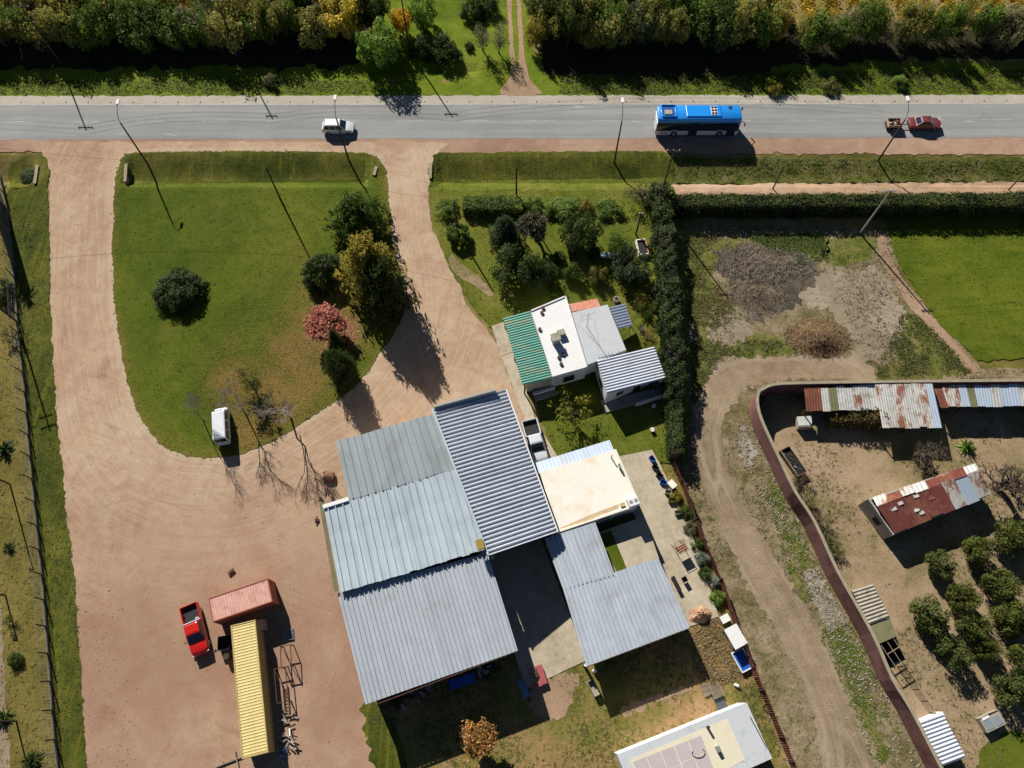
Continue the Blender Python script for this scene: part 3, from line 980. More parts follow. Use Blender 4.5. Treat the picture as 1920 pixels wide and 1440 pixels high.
def make_spiky(kind, seed, n=60, L=1.0, w=0.06, stem=0.0):
    """rosette of long arching leaves"""
    r = np.random.default_rng(seed)
    v, T = [], []
    for i in range(n):
        a = r.uniform(0, 6.283)
        el = r.uniform(0.05, 1.45)
        d = np.array([math.cos(a) * math.cos(el), math.sin(a) * math.cos(el), math.sin(el)])
        s = np.array([-math.sin(a), math.cos(a), 0]) * w
        l = L * r.uniform(0.7, 1.05)
        p0 = np.array([0, 0, stem])
        p1 = p0 + d * l * 0.55
        p2 = p0 + d * l + np.array([0, 0, -0.28 * l * math.cos(el)])
        p2[2] = max(p2[2], 0.01)
        v += [p0 - s * .5, p1 - s, p1 + s, p0 + s * .5, p1 - s, p2 - s * .12, p2 + s * .12, p1 + s]
        T += [r.random()] * 2
    me = fast_mesh('leaves', np.array(v), 4, m_leaf, np.array(T))
    mb = MB()
    mb.tube([(0, 0, 0), (0, 0, max(stem, 0.12))], [0.09, 0.06], 7)
    proto(kind, me, mb.mesh('trunk', m_bark))


for s_ in range(5):
    make_round('bushy', 20 + s_)
for s_ in range(3):
    make_round('citrus', 40 + s_, n_cl=40, per=120, size=0.10, zlo=0.06, clr=0.22, uneven=0.28, hollow=0.55)
for s_ in range(2):
    make_round('mound', 55 + s_, n_cl=110, per=110, size=0.075, zlo=0.0, clr=0.15, uneven=0.1, hollow=0.72, dome=True)
for s_ in range(3):
    make_round('shrub', 50 + s_, n_cl=44, per=110, size=0.085, zlo=0.0, clr=0.2, uneven=0.12, hollow=0.6, dome=True)
make_round('topiary', 60, n_cl=70, per=110, size=0.10, zlo=0.12, clr=0.16, uneven=0.03, hollow=0.8)
make_round('sparse', 61, n_cl=34, per=46, size=0.075, zlo=0.25, clr=0.2, uneven=0.4, hollow=0.35)
make_round('sparse', 62, n_cl=30, per=46, size=0.075, zlo=0.3, clr=0.2, uneven=0.4, hollow=0.35)
make_conifer('conifer', 70)
make_conifer('cedar', 71, tiers=13, arms=11, per=40, size=0.085, droop=0.22, power=0.6, zlo=0.04)
make_conifer('loose', 73, tiers=10, arms=9, per=30, size=0.12, droop=0.05, power=0.5, zlo=0.06, wild=.35)
make_conifer('cypress', 72, tiers=12, arms=12, per=34, size=0.10, droop=-0.35, power=0.35, zlo=0.02)
make_bare('bare', 80, depth=6, kids=3, spread=0.40, first=0.30, ratio=0.66, r0=.011, barkm=m_barkp)
make_bare('bare', 81, depth=6, kids=3, spread=0.44, first=0.26, ratio=0.68, r0=.011, barkm=m_barkp)
make_bare('bare', 82, depth=6, kids=3, spread=0.40, first=0.22, ratio=0.68, r0=.009, barkm=m_barkp)
make_bare('gnarled', 83, depth=5, kids=3, spread=0.72, first=0.2, ratio=0.76, upright=0.15, r0=0.04, barkm=m_bark)
make_bare('wispy', 84, leafy=5200, size=0.06, depth=5, kids=3, spread=0.52, first=0.2, ratio=0.7)
make_bare('wispy', 85, leafy=3600, size=0.07, depth=5, kids=4, spread=0.6, first=0.16, ratio=0.7)
make_spiky('spiky', 90)
make_spiky('spiky', 91, n=44, w=0.09)
make_spiky('palm', 92, n=46, L=0.16, w=0.012, stem=0.86)


def plant(kind, name, label, cat, xy, rad, h, col, group=None, var=0, rz=None, z=None):
    cr, tr = TREES[kind][var % len(TREES[kind])]
    x, y = xy
    z = hz(x, y) + 0.02 if z is None else z
    if kind in ('bare', 'gnarled', 'wispy'):
        sc = (rad, rad, h)
    elif kind in ('spiky',):
        sc = (rad, rad, h)
    else:
        sc = (rad, rad, h)
    root = thing(name, label, cat, (x, y, z), random.uniform(0, 6.28) if rz is None else rz, group, sc)
    t = bpy.data.objects.new('branches' if kind in ('bare', 'gnarled', 'wispy') else 'trunk', tr)
    COL.objects.link(t)
    t.parent = root
    if cr:
        c = bpy.data.objects.new('leaves' if kind in ('spiky', 'palm') else 'crown', cr)
        COL.objects.link(c)
        c.parent = root
        c.color = (*col, 1)
    return root


def at_mid(px, py, h, f=0.5):
    """foot of a thing of height h whose middle shows at this point"""
    return G2(px, py, h * f)


def tufts(name, label, cat, poly, n, size, col, seed, mask=None, blades=5, z=0.06):
    """weeds nobody could count: one object"""
    r = np.random.default_rng(seed)
    poly = np.array(poly)
    x0, y0 = poly.min(0)
    x1, y1 = poly.max(0)
    x = r.uniform(x0, x1, n * 4)
    y = r.uniform(y0, y1, n * 4)
    ok = inside(poly, x, y)
    if mask is not None:
        ok &= mask(x, y)
    x, y = x[ok][:n], y[ok][:n]
    m = len(x)
    s = size * (0.5 + r.random(m) ** 2 * 1.4)
    k = blades
    P = np.repeat(np.stack([x, y, hgt(x, y) + z], 1), k, 0)
    S = np.repeat(s, k)
    off = r.normal(size=(m * k, 3)) * S[:, None] * np.array([0.5, 0.5, 0.0])
    P = P + off
    P[:, 2] += S * 0.16 * r.random(m * k)
    N = r.normal(size=(m * k, 3)) * 0.45 + np.array([-0.1, 0.25, 1.0])
    T = np.clip(np.repeat(r.random(m), k) * 0.7 + r.random(m * k) * 0.4, 0, 1)
    me = fast_mesh(name, leaf_quads(P, N, S * 0.8, 0.45, r=r), 4, m_leaf, T)
    o = bpy.data.objects.new(name, me)
    COL.objects.link(o)
    o.color = (*col, 1)
    return tag(o, label, cat, kind='stuff')


def hedge(name, label, path, width, h, col, dens=150, size=0.2, seed=1, bump=0.22, taper=0.85, z=0.0, closed_ends=True):
    """trimmed hedge along a path: dark light-blocking core and leaves on a lumpy skin"""
    r = np.random.default_rng(seed)
    path = [np.array(p, float) for p in path]
    root = thing(name, label, 'hedge', (path[0][0], path[0][1], z))
    o0 = np.array([path[0][0], path[0][1], 0])
    Ps, Ns = [], []
    core = MB()
    for a, b_ in zip(path[:-1], path[1:]):
        L = np.hypot(*(b_ - a))
        t = (b_ - a) / L
        nrm = np.array([-t[1], t[0]])
        core.bar((*(a - path[0] + 0), h * 0.4), (*(b_ - path[0]), h * 0.4), width * 0.66, h * 0.78)
        per = 2 * h + width
        n = int(L * per * dens)
        u = r.random(n) * L
        s = r.random(n) * per
        # walk round the section: left side, top, right side
        side = np.where(s < h, -1, np.where(s < h + width, 0, 1))
        yy = np.where(side == -1, -width / 2, np.where(side == 1, width / 2, s - h - width / 2))
        zz = np.where(side == -1, s, np.where(side == 1, s - h - width, h))
        lump = bump * (np.sin(u * 1.7 + seed) * 0.4 + np.sin(u * 3.9 + yy * 3 + seed * 2) * 0.35 + np.sin(u * 0.63 + zz * 2.1) * 0.5) + r.normal(0, 0.11, n) + (r.random(n) < .05) * np.abs(r.normal(0, .3, n)) + (vnoise(u, yy * 0 + seed, .35, seed) - .5) * bump * 3
        taperf = 1 - (1 - taper) * zz / h
        yy = yy * taperf + np.where(side != 0, np.sign(yy) * lump, 0)
        zz = zz + np.where(side == 0, lump * 1.1, 0)
        nx = np.where(side == 0, 0, np.sign(yy))
        X = (a - path[0])[None, :] + t[None, :] * u[:, None] + nrm[None, :] * yy[:, None]
        Ps.append(np.concatenate([X, np.maximum(zz, 0.03)[:, None]], 1))
        nn = np.concatenate([nrm[None, :] * nx[:, None], (side == 0)[:, None] * 1.0], 1)
        Ns.append(nn + r.normal(size=(n, 3)) * 0.65 + [0, 0, .25])
    P = np.concatenate(Ps)
    N = np.concatenate(Ns)
    T = np.clip(vnoise(P[:, 0], P[:, 1] + P[:, 2] * .7, .55, seed) * 1.7 - .4 + r.normal(0, 0.22, len(P)), 0, 1)
    me = fast_mesh('foliage', leaf_quads(P, N, size * (0.6 + .8 * r.random(len(P))), r=r), 4, m_leaf, T)
    c = bpy.data.objects.new('foliage', me)
    COL.objects.link(c)
    c.parent = root
    c.color = (*col, 1)
    core.build('light_block_core', m_bark, root)  # solid dark box added inside to stop light passing through the leaves
    return root


# foliage colours
C_DARK = (0.035, 0.055, 0.012)
C_OLIVE = (0.11, 0.115, 0.028)
C_MID = (0.05, 0.085, 0.014)
C_LIGHT = (0.12, 0.20, 0.03)
C_YELLOW = (0.24, 0.21, 0.03)
C_GOLD = (0.42, 0.26, 0.02)
C_BLUE = (0.045, 0.065, 0.03)
C_DRY = (0.2, 0.14, 0.06)
C_GREY = (0.12, 0.12, 0.06)
# ================================================================ BUILDINGS
m_zinc_d = plain('dull_zinc', alb(148, 158, 162), 0.55, 0.0, vary=0.07, scale=0.5, spec=0.4, dirt=alb(136, 146, 147), dirt_s=0.25, dirt_th=0.52, rnd=.14, runs=(-1.28, alb(128, 130, 126), .45))
m_zinc_l = plain('pale_zinc', alb(198, 212, 218), 0.42, 0.0, vary=0.07, scale=0.4, spec=0.5, dirt=alb(186, 202, 210), dirt_s=0.2, dirt_th=0.52, rnd=.12, runs=(-1.28, alb(168, 178, 180), .5))
m_zinc_c = plain('grey_zinc', alb(190, 197, 204), 0.5, 0.0, vary=0.05, scale=0.6, spec=0.4, dirt=alb(178, 186, 190), dirt_s=0.3, dirt_th=0.55, rnd=.1, runs=(-1.28, alb(164, 166, 166), .5))
m_zinc_s = plain('blue_zinc', alb(192, 201, 210), 0.5, 0.0, vary=0.08, scale=0.5, spec=0.4, dirt=alb(178, 184, 188), dirt_s=0.3, dirt_th=0.55, rnd=.12, runs=(-1.25, alb(168, 166, 162), .55))
m_chan = plain('white_steel', alb(216, 222, 230), 0.45, 0.1, vary=0.06, scale=0.6, spec=0.4, dirt=alb(200, 206, 212), dirt_s=0.4, dirt_th=0.55, rnd=.1, runs=(.3, alb(186, 186, 184), .45))
m_white = plain('white_plaster', (0.80, 0.79, 0.76), 0.8, vary=0.06, scale=1.0, dirt=(0.68, 0.66, 0.6), dirt_s=0.9, dirt_th=0.58, spec=0.2)
m_wroof = plain('white_membrane', (0.82, 0.81, 0.78), 0.7, vary=0.05, scale=3.0, bump=0.5, dirt=(0.72, 0.70, 0.66), dirt_s=1.4, dirt_th=0.6, spec=0.2)
m_wroof2 = plain('grey_membrane', alb(212, 215, 216), 0.7, vary=0.06, scale=4.0, bump=0.6, dirt=alb(190, 195, 200), dirt_s=1.2, dirt_th=0.55, spec=0.2)
m_cream = plain('cream_roof', alb(250, 244, 228, 1.1), 0.8, vary=0.04, scale=0.6, dirt=alb(244, 230, 204, 1.1), dirt_s=0.35, dirt_th=0.5, spec=0.2)
m_stain = plain('stained_cream', alb(214, 188, 146), 0.8, vary=0.2, scale=1.2, spec=0.2)
m_wall = plain('grey_render', alb(190, 186, 176), 0.9, vary=0.1, scale=0.8, spec=0.15, dirt=alb(160, 152, 138), dirt_s=0.5)
m_dark = plain('dark_void', (0.012, 0.013, 0.016), 0.7, vary=0.2)
m_glass = plain('window_glass', (0.02, 0.03, 0.04), 0.08, spec=0.8, vary=0.1)
m_green = plain('green_sheet', alb(50, 128, 110), 0.5, 0.1, vary=0.15, scale=0.8, spec=0.4, dirt=alb(122, 126, 84), dirt_s=0.55, dirt_th=0.52, stretch=(0.5, 2.0, 1))
m_tile = plain('terracotta', alb(206, 142, 120), 0.8, vary=0.2, scale=3, spec=0.2, dirt=alb(228, 190, 172), dirt_s=1.5)
m_bluez = plain('slate_zinc', alb(140, 150, 168), 0.5, 0.3, vary=0.1, spec=0.4)
m_rust = plain('rust', alb(134, 84, 68), 0.85, 0.0, vary=0.25, scale=1.2, spec=0.2, dirt=alb(164, 106, 76), dirt_s=0.9, dirt_th=0.52, rnd=.2)
m_rust2 = plain('deep_rust', alb(126, 72, 62), 0.85, 0.0, vary=0.22, scale=0.8, spec=0.2, dirt=alb(150, 98, 84), dirt_s=1.0, dirt_th=0.53)
m_rustz = plain('rusting_zinc', alb(222, 218, 208), 0.6, 0.2, vary=0.1, scale=1.0, spec=0.3, dirt=alb(160, 106, 80), dirt_s=0.8, dirt_th=0.48, stretch=(1.3, 0.7, 1), rnd=.15)
m_palez = plain('weathered_zinc', alb(222, 222, 214), 0.6, 0.2, vary=0.1, scale=1.4, spec=0.3, dirt=alb(180, 176, 160), dirt_s=0.9, dirt_th=0.52, rnd=.2)
m_skyz = plain('bright_zinc', alb(190, 206, 222), 0.4, 0.0, vary=0.06, scale=0.7, spec=0.5, dirt=alb(196, 204, 210), dirt_s=0.5, rnd=.15)
m_moss = plain('mossy_sheet', alb(132, 130, 96), 0.85, vary=0.15, scale=1.2, spec=0.2, dirt=alb(120, 116, 86), dirt_s=0.7)
m_redwall = plain('red_render', alb(142, 102, 96), 0.9, vary=0.12, scale=0.7, spec=0.15, bump=0.2, dirt=alb(118, 78, 74), dirt_s=0.4, dirt_th=.5, runs=(1.1, alb(156, 122, 112), .35))
m_cap = plain('wall_cap', alb(168, 156, 132), 0.9, vary=0.15, scale=1.5, spec=0.15)
m_conc = plain('concrete', alb(186, 176, 158), 0.9, vary=0.12, scale=1.2, spec=0.15, bump=0.2, dirt=alb(150, 140, 122), dirt_s=0.6)
m_fibre = plain('fibre_cement', alb(176, 168, 150), 0.9, vary=0.15, scale=2.0, spec=0.15, dirt=alb(138, 128, 108), dirt_s=1.0)
m_wood = plain('weathered_wood', alb(160, 146, 122), 0.9, vary=0.25, scale=2.0, spec=0.1)
m_woodd = plain('dark_wood', alb(84, 72, 58), 0.9, vary=0.3, scale=2.0, spec=0.1)
m_black = plain('black_plastic', (0.02, 0.02, 0.022), 0.5, vary=0.2)
m_steel = plain('rusty_steel', alb(96, 66, 54), 0.8, 0.2, vary=0.3, scale=3)
m_galv = plain('galvanised', alb(170, 172, 172), 0.5, 0.4, vary=0.1)
m_yellowp = plain('ochre_board', alb(168, 146, 64), 0.8, vary=0.15)
m_bluep = plain('blue_tarp', alb(30, 96, 190), 0.5, vary=0.12)

PROF = {
    'trap': [(0, 0), (.34, 0), (.44, 1), (.60, 1), (.70, 0)],
    'rib': [(0, 0), (.40, 0), (.44, 1), (.56, 1), (.60, 0)],
    'seam': [(0, 0), (.455, 0), (.47, 1), (.53, 1), (.545, 0)],
    'wave': [(i / 8, 0.5 - 0.5 * math.cos(2 * math.pi * i / 8)) for i in range(8)],
    'chan': [(0, 1), (.10, 1), (.28, 0), (.72, 0), (.90, 1)],
    'flat': [(0, 0), (.5, 0)],
}


def roof_sheets(parent, A, B, C, D, n, ribs, amp, mats, profile='trap', thick=0.02, jit=0.008, name='roof_sheet', lap=0.02, ragged_end=0.0, seg=1, sag=0.0):
    """ribs run A->B; sheets are laid side by side from edge AB to edge DC"""
    A, B, C, D = Vector(A), Vector(B), Vector(C), Vector(D)
    nrm = (B - A).cross(D - A).normalized()
    if nrm.z < 0:
        nrm = -nrm
    o0 = A
    made = []
    for i in range(n):
        mat_ = mats[i % len(mats)] if isinstance(mats, (list, tuple)) else mats
        v0, v1 = i / n, (i + 1) / n + (lap / n if i < n - 1 else 0)
        cs = []
        for k in range(ribs):
            for t, h in PROF[profile]:
                cs.append(((k + t) / ribs, h))
        cs.append((1.0, PROF[profile][0][1]))
        lift = random.uniform(0, jit) + (i % 2) * 0.004
        e0 = random.uniform(-ragged_end, ragged_end)
        e1 = random.uniform(-ragged_end, ragged_end)
        L = (B - A).length
        mb = MB()
        m = len(cs)
        for layer in (0, 1):
            for s in range(seg + 1):
                u = -e0 / L + (1 + e0 / L + e1 / L) * s / seg
                for t, h in cs:
                    v = v0 + (v1 - v0) * t
                    p = (A * (1 - u) + B * u) * (1 - v) + (D * (1 - u) + C * u) * v
                    p = p + nrm * (h * amp + lift - layer * thick) + Vector((0, 0, -sag * 4 * u * (1 - u)))
                    mb.v.append(tuple(p - o0))
        S = (seg + 1) * m
        for s in range(seg):
            for k in range(m - 1):
                a = s * m + k
                mb.f.append((a, a + m, a + m + 1, a + 1))
                mb.f.append((S + a, S + a + 1, S + a + m + 1, S + a + m))
        for k in range(m - 1):
            mb.f.append((k, k + 1, S + k + 1, S + k))
            a = seg * m + k
            mb.f.append((a, S + a, S + a + 1, a + 1))
        for s in range(seg):
            a = s * m
            mb.f.append((a, S + a, S + a + m, a + m))
            a = s * m + m - 1
            mb.f.append((a, a + m, S + a + m, S + a))
        o = mb.build(name, mat_, parent)
        o.location = o0 - parent.location if parent else o0
        made.append(o)
    return made


def walls(parent, pts, tops, mat, t=0.2, z0=0.0, skip=(), name='wall'):
    """one wall part per side; pts in world xy"""
    n = len(pts)
    L = parent.location
    for i in range(n):
        if i in skip:
            continue
        j = (i + 1) % n
        a = Vector((pts[i][0] - L.x, pts[i][1] - L.y, 0))
        c = Vector((pts[j][0] - L.x, pts[j][1] - L.y, 0))
        d = (c - a).normalized()
        nr = Vector((-d.y, d.x, 0)) * (t / 2)
        a2 = a + d * (t / 2 + 0.003)
        c2 = c + d * (t / 2)
        MB().quadbox([a2 - nr + Vector((0, 0, z0)), c2 - nr + Vector((0, 0, z0)), c2 + nr + Vector((0, 0, z0)), a2 + nr + Vector((0, 0, z0)),
                      a2 - nr + Vector((0, 0, tops[i])), c2 - nr + Vector((0, 0, tops[j])), c2 + nr + Vector((0, 0, tops[j])), a2 + nr + Vector((0, 0, tops[i]))]).build(name, mat, parent)


def opening(parent, a, b_, u, w, z0, z1, out, mat_frame, mat_pane, name='window', proud=0.12):
    """framed opening on the wall a->b (world xy) at fraction u, on the side of 'out'"""
    L = parent.location
    a = Vector((a[0] - L.x, a[1] - L.y, 0))
    b_ = Vector((b_[0] - L.x, b_[1] - L.y, 0))
    d = (b_ - a).normalized()
    nr = Vector((out[0], out[1], 0)).normalized()
    c = a.lerp(b_, u) + nr * proud
    fr = MB()
    rz = math.atan2(d.y, d.x)
    t = 0.07
    for s in (-1, 1):
        fr.box(tuple(c + d * (s * (w / 2 - t / 2)) + Vector((0, 0, (z0 + z1) / 2))), (t, 0.09, z1 - z0), rz)
    for z in (z0 + t / 2, z1 - t / 2):
        fr.box(tuple(c + Vector((0, 0, z))), (w - 2 * t - 0.004, 0.085, t), rz)
    f = fr.build(name, mat_frame, parent)
    MB().box(tuple(c - nr * 0.01 + Vector((0, 0, (z0 + z1) / 2))), (w - 2 * t, 0.03, z1 - z0 - 2 * t), rz).build('pane' if name == 'window' else 'panel', mat_pane, f)
    return f


def P3(px, py, z):
    return G(px, py, z)


# ---- long two-slope shed (standing-seam roof)
zA, zR, zS = 5.3, 5.72, 5.3
a0, a1 = P3(630, 828, zA), P3(826, 772, zA)
r0, r1 = P3(655, 938, zR), P3(862, 877, zR)
s0, s1 = P3(638, 1112, zS), P3(908, 1031, zS)
q0 = P3(608, 953, zR)
shed = thing('metal_shed', 'long metal shed with two-tone standing-seam roof beside the big ribbed hall', 'shed', (a0.x, a0.y, 0))
roof_sheets(shed, a0, r0, r1, a1, 15, 1, 0.12, m_zinc_d, 'rib', jit=0.02, ragged_end=.06)
roof_sheets(shed, q0, s0, s1, r1, 19, 1, 0.13, m_zinc_l, 'rib', jit=0.02, sag=0.1, seg=3, ragged_end=.06)
in_ = 0.25
walls(shed, [(a0.x + in_, a0.y - in_), (a1.x, a1.y - in_), (s1.x - .1, s1.y + in_), (s0.x + in_, s0.y + in_), (q0.x + in_, q0.y - .1), (r0.x + in_, r0.y - .1)],
      [zA - .1, zA - .1, zS - .12, zS - .12, zR - .15, zR - .15], m_wall, 0.2, name='wall')
# verge board and gutter ledge on the west side
L = shed.location
MB().bar(P3(601, 940, zR) - L + Vector((0, 0, -.1)), P3(630, 1108, zS) - L + Vector((0, 0, -.15)), 0.36, 0.12).build('gutter', m_moss, shed)
MB().bar(P3(606, 951, zR) - L + Vector((0, 0, .12)), P3(654, 936, zR) - L + Vector((0, 0, .12)), 0.4, 0.16).build('parapet', m_white, shed)

# ---- hall with deep-channel roof
b00, b01 = P3(812, 768, 6.0), P3(948, 731, 4.6)
b10, b11 = P3(917, 1042, 6.0), P3(1045, 998, 4.6)
hall = thing('ribbed_hall', 'tall hall with deep white roof channels between the metal shed and white pickup', 'shed', (b00.x, b00.y, 0))
roof_sheets(hall, b00, b01, b11, b10, 38, 1, 0.15, m_chan, 'chan', thick=0.025, jit=0.01, name='roof_channel')
L = hall.location
walls(hall, [(b00.x + .2, b00.y - .25), (b01.x - .25, b01.y - .25), (b11.x - .25, b11.y + .6), (b10.x + .25, b10.y + .6)], [5.85, 4.5, 4.5, 5.85], m_wall, 0.22, skip=(2,))
MB().bar(P3(814, 764, 6.15) - L, P3(930, 732, 5.2) - L, 0.22, 0.7).build('parapet', m_wall, hall)
MB().bar(b01 - L + Vector((.06, 0, .05)), b11 - L + Vector((.06, 0, .05)), 0.14, 0.16).build('gutter', m_white, hall)
MB().bar(b00 - L + Vector((-.06, 0, .12)), b10 - L + Vector((-.06, 0, .12)), 0.2, 0.3).build('flashing', m_zinc_l, hall)
bd = P3(900, 1021, 6.3)
MB().box(tuple(bd - L), (0.75, 0.95, 0.5), 0.3).build('ventilator', m_yellowp, hall)

# ---- low open workshop south of it
c00, c01 = P3(633, 1113, 4.85), P3(914, 1036, 4.85)
c10, c11 = P3(685, 1321, 4.45), P3(971, 1220, 4.45)
work = thing('open_workshop', 'broad grey ribbed roof of the open workshop facing the rough grass', 'shed', (c00.x, c00.y, 0))
roof_sheets(work, c00, c10, c11, c01, 17, 2, 0.1, m_zinc_c, 'trap', jit=0.006)
L = work.location
walls(work, [(c00.x + .3, c00.y - .1), (c10.x + .3, c10.y + .5), (c11.x - .3, c11.y + .5), (c01.x - .3, c01.y - .1)], [4.6, 4.3, 4.3, 4.6], m_wall, 0.2, skip=(1, 2))
for i in range(6):
    p = c10.lerp(c11, (i + .2) / 5.4) - L
    MB().box((p.x, p.y + .4, 2.15), (0.18, 0.18, 4.3), -0.3).build('post', m_galv, work)
MB().bar(c10 - L + Vector((0.1, .4, -.2)), c11 - L + Vector((-.1, .4, -.2)), 0.12, 0.22).build('beam', m_galv, work)
MB().bar(c10 - L + Vector((.9, -0.02, -.05)), c11 - L + Vector((0, -0.02, -.05)), 0.08, 0.14).build('gutter', m_steel, work)

# ---- L-shaped open shelter east of the court
zD = 3.35
d0, d1, d2 = P3(1021, 1010, 3.6), P3(1116, 979, 3.6), P3(1153, 1078, 3.5)
d3, d4, d5 = P3(1234, 1046, 3.5), P3(1293, 1178, zD), P3(1100, 1250, zD)
dk = P3(1056, 1105, 3.5)
shel = thing('open_shelter', 'L-shaped pale metal shelter roof wrapped round a small sunken court', 'shed', (d5.x, d5.y, 0))
roof_sheets(shel, d0, dk, d2, d1, 6, 2, 0.09, m_zinc_s, 'trap', jit=0.006)
roof_sheets(shel, dk, d5, d4, d3, 12, 2, 0.09, m_zinc_s, 'trap', jit=0.006)
L = shel.location
for p in (d0, dk, d5, d4, d3, d2, d5.lerp(d4, .33), d5.lerp(d4, .66)):
    q = p - L
    cen = (d0 + d4) / 2 - L
    q = q + (cen - q).normalized() * 0.35
    MB().box((q.x, q.y, 1.62), (0.16, 0.16, 3.24), 0.3).build('post', m_galv, shel)
MB().bar(d5 - L + Vector((.05, 0, -.06)), d4 - L + Vector((-.05, 0, -.06)), 0.08, 0.16).build('gutter', m_steel, shel)
walls(shel, [(d5.x + .3, d5.y + .4), (d4.x - .3, d4.y + .4), (d3.x - .3, d3.y - .1)], [3.2, 3.2, 3.3], m_wall, 0.18, skip=(0, 2))

# ---- cream flat-roofed block with ribbed awning
zE = 3.4
e0, e1, e2, e3 = P3(1012, 886, zE), P3(1153, 843, zE), P3(1198, 946, zE), P3(1046, 997, zE)
blk = thing('flat_roof_block', 'cream flat-roofed block with air conditioner between white pickup and pale concrete terrace', 'building', (e0.x, e0.y, 0))
L = blk.location
Et = [(p.x - L.x, p.y - L.y) for p in (e0, e1, e2, e3)]
MB().prism(Et, zE - .25, zE).build('roof_slab', m_cream, blk)
walls(blk, [(p.x, p.y) for p in (e0.lerp(e2, .02), e1.lerp(e3, .02), e2.lerp(e0, .02), e3.lerp(e1, .02))], [zE - .25] * 4, m_white, 0.2)
for p, q in ((e1, e2), (e2, e3)):
    MB().bar(p - L + Vector((0, 0, .06)), q - L + Vector((0, 0, .06)), 0.2, 0.14).build('parapet', m_cream, blk)
MB().prism([(p.x - L.x, p.y - L.y) for p in (P3(1050, 990, zE), P3(1105, 966, zE), P3(1160, 945, zE), P3(1160, 953, zE), P3(1105, 975, zE), P3(1050, 992, zE))], zE + .001, zE + .006).build('stain', m_stain, blk)
roof_sheets(blk, P3(1003, 868, 2.85), P3(1011, 888, 3.3), P3(1152, 846, 3.3), P3(1143, 825, 2.85), 10, 2, 0.05, m_skyz, 'trap', name='awning_sheet')
for q in (P3(1004, 870, 2.85), P3(1142, 828, 2.85)):
    q = q - L
    MB().box((q.x, q.y - .15, 1.4), (.1, .1, 2.8), .3).build('awning_post', m_galv, blk)
out_s = (e3 - e0)
for u in (.25, .6):
    opening(blk, (e3.x, e3.y), (e2.x, e2.y), u, 1.4, 1.0, 2.2, (out_s.x, out_s.y), m_white, m_glass)
out_e = (e1 - e0)
opening(blk, (e1.x, e1.y), (e2.x, e2.y), .35, 1.2, 1.0, 2.2, (out_e.x, out_e.y), m_white, m_glass)
opening(blk, (e1.x, e1.y), (e2.x, e2.y), .7, 0.95, 0.05, 2.1, (out_e.x, out_e.y), m_woodd, m_woodd, 'door')
ac = thing('air_conditioner', 'white air conditioner box on the corner of the cream flat roof', 'air conditioner', tuple(P3(1186, 943, zE + .02)), 0.33)
MB().box((0, 0, .36), (1.15, 0.9, 0.68)).build('casing', m_white, ac, bevel=.03)
for x in (-.28, .28):
    MB().tube([(x, 0, .69), (x, 0, .72)], .2, 14).build('fan_grille', m_galv, ac)
for x in (-.4, .4):
    MB().box((x, 0, .02), (.1, .8, .05)).build('foot', m_black, ac)
vp = P3(1146, 858, zE)
MB().tube([tuple(vp - L + Vector((0, 0, 0))), tuple(vp - L + Vector((0, 0, .8)))], .07, 8).build('vent_pipe', m_galv, blk)
vp = P3(1161, 876, zE)
MB().box(tuple(vp - L + Vector((0, 0, .3))), (.18, .5, .6), .3).build('skylight', m_galv, blk)
vp = P3(1167, 947, zE)
MB().box(tuple(vp - L + Vector((0, 0, .12))), (.5, .4, .24), .3).build('hatch', m_stain, blk)

# ---- house
zH = 3.3
hw = [P3(996, 583, zH), P3(1060, 556, zH), P3(1100, 688, zH), P3(1036, 706, zH)]
hr = [P3(1068, 587, zH - .25), P3(1139, 571, zH - .25), P3(1174, 656, zH - .25), P3(1101, 684, zH - .25)]
house = thing('white_house', 'white flat-roofed house with green ribbed lean-to, chimney and ribbed porch roof', 'house', (hw[0].x, hw[0].y, 0))
L = house.location
lo = lambda p: (p.x - L.x, p.y - L.y)
MB().prism([lo(p) for p in hw], zH - .3, zH).build('roof_slab', m_wroof, house)
MB().prism([lo(p) for p in (hw[1].lerp(hw[2], .12) + Vector((0.02, 0, 0)), hr[0], hr[1], hr[2], hr[3], hw[2] + Vector((.02, .1, 0)))], zH - .5, zH - .25).build('roof_slab', m_wroof2, house)
for p, q in ((hw[0], hw[1]), (hw[1], hw[2])):
    MB().bar(p - L + Vector((0, 0, .05)), q - L + Vector((0, 0, .05)), .16, .12).build('parapet', m_white, house)
ctr = sum((p for p in hw), Vector()) / 4
walls(house, [(p.lerp(ctr, .03).x, p.lerp(ctr, .03).y) for p in hw], [zH - .3] * 4, m_white, .2)
ctr2 = sum((p for p in hr), Vector()) / 4
walls(house, [(p.lerp(ctr2, .04).x, p.lerp(ctr2, .04).y) for p in hr], [zH - .5] * 4, m_white, .2, skip=(3,))
g0, g1, g2, g3 = P3(943, 597, 2.6), P3(994, 583, 3.1), P3(1036, 708, 3.1), P3(980, 722, 2.6)
roof_sheets(house, g0, g1, g2, g3, 7, 4, 0.05, m_green, 'wave', name='roof_sheet')
for q in (g0, g3, g0.lerp(g3, .5)):
    q = q - L
    MB().box((q.x + .25, q.y, 1.28), (.14, .14, 2.56), .3).build('post', m_woodd, house)
walls(house, [(g3.x + .4, g3.y + .25), (g2.x, g2.y + .2)], [2.5, 2.9], m_wall, .15, skip=(1,))
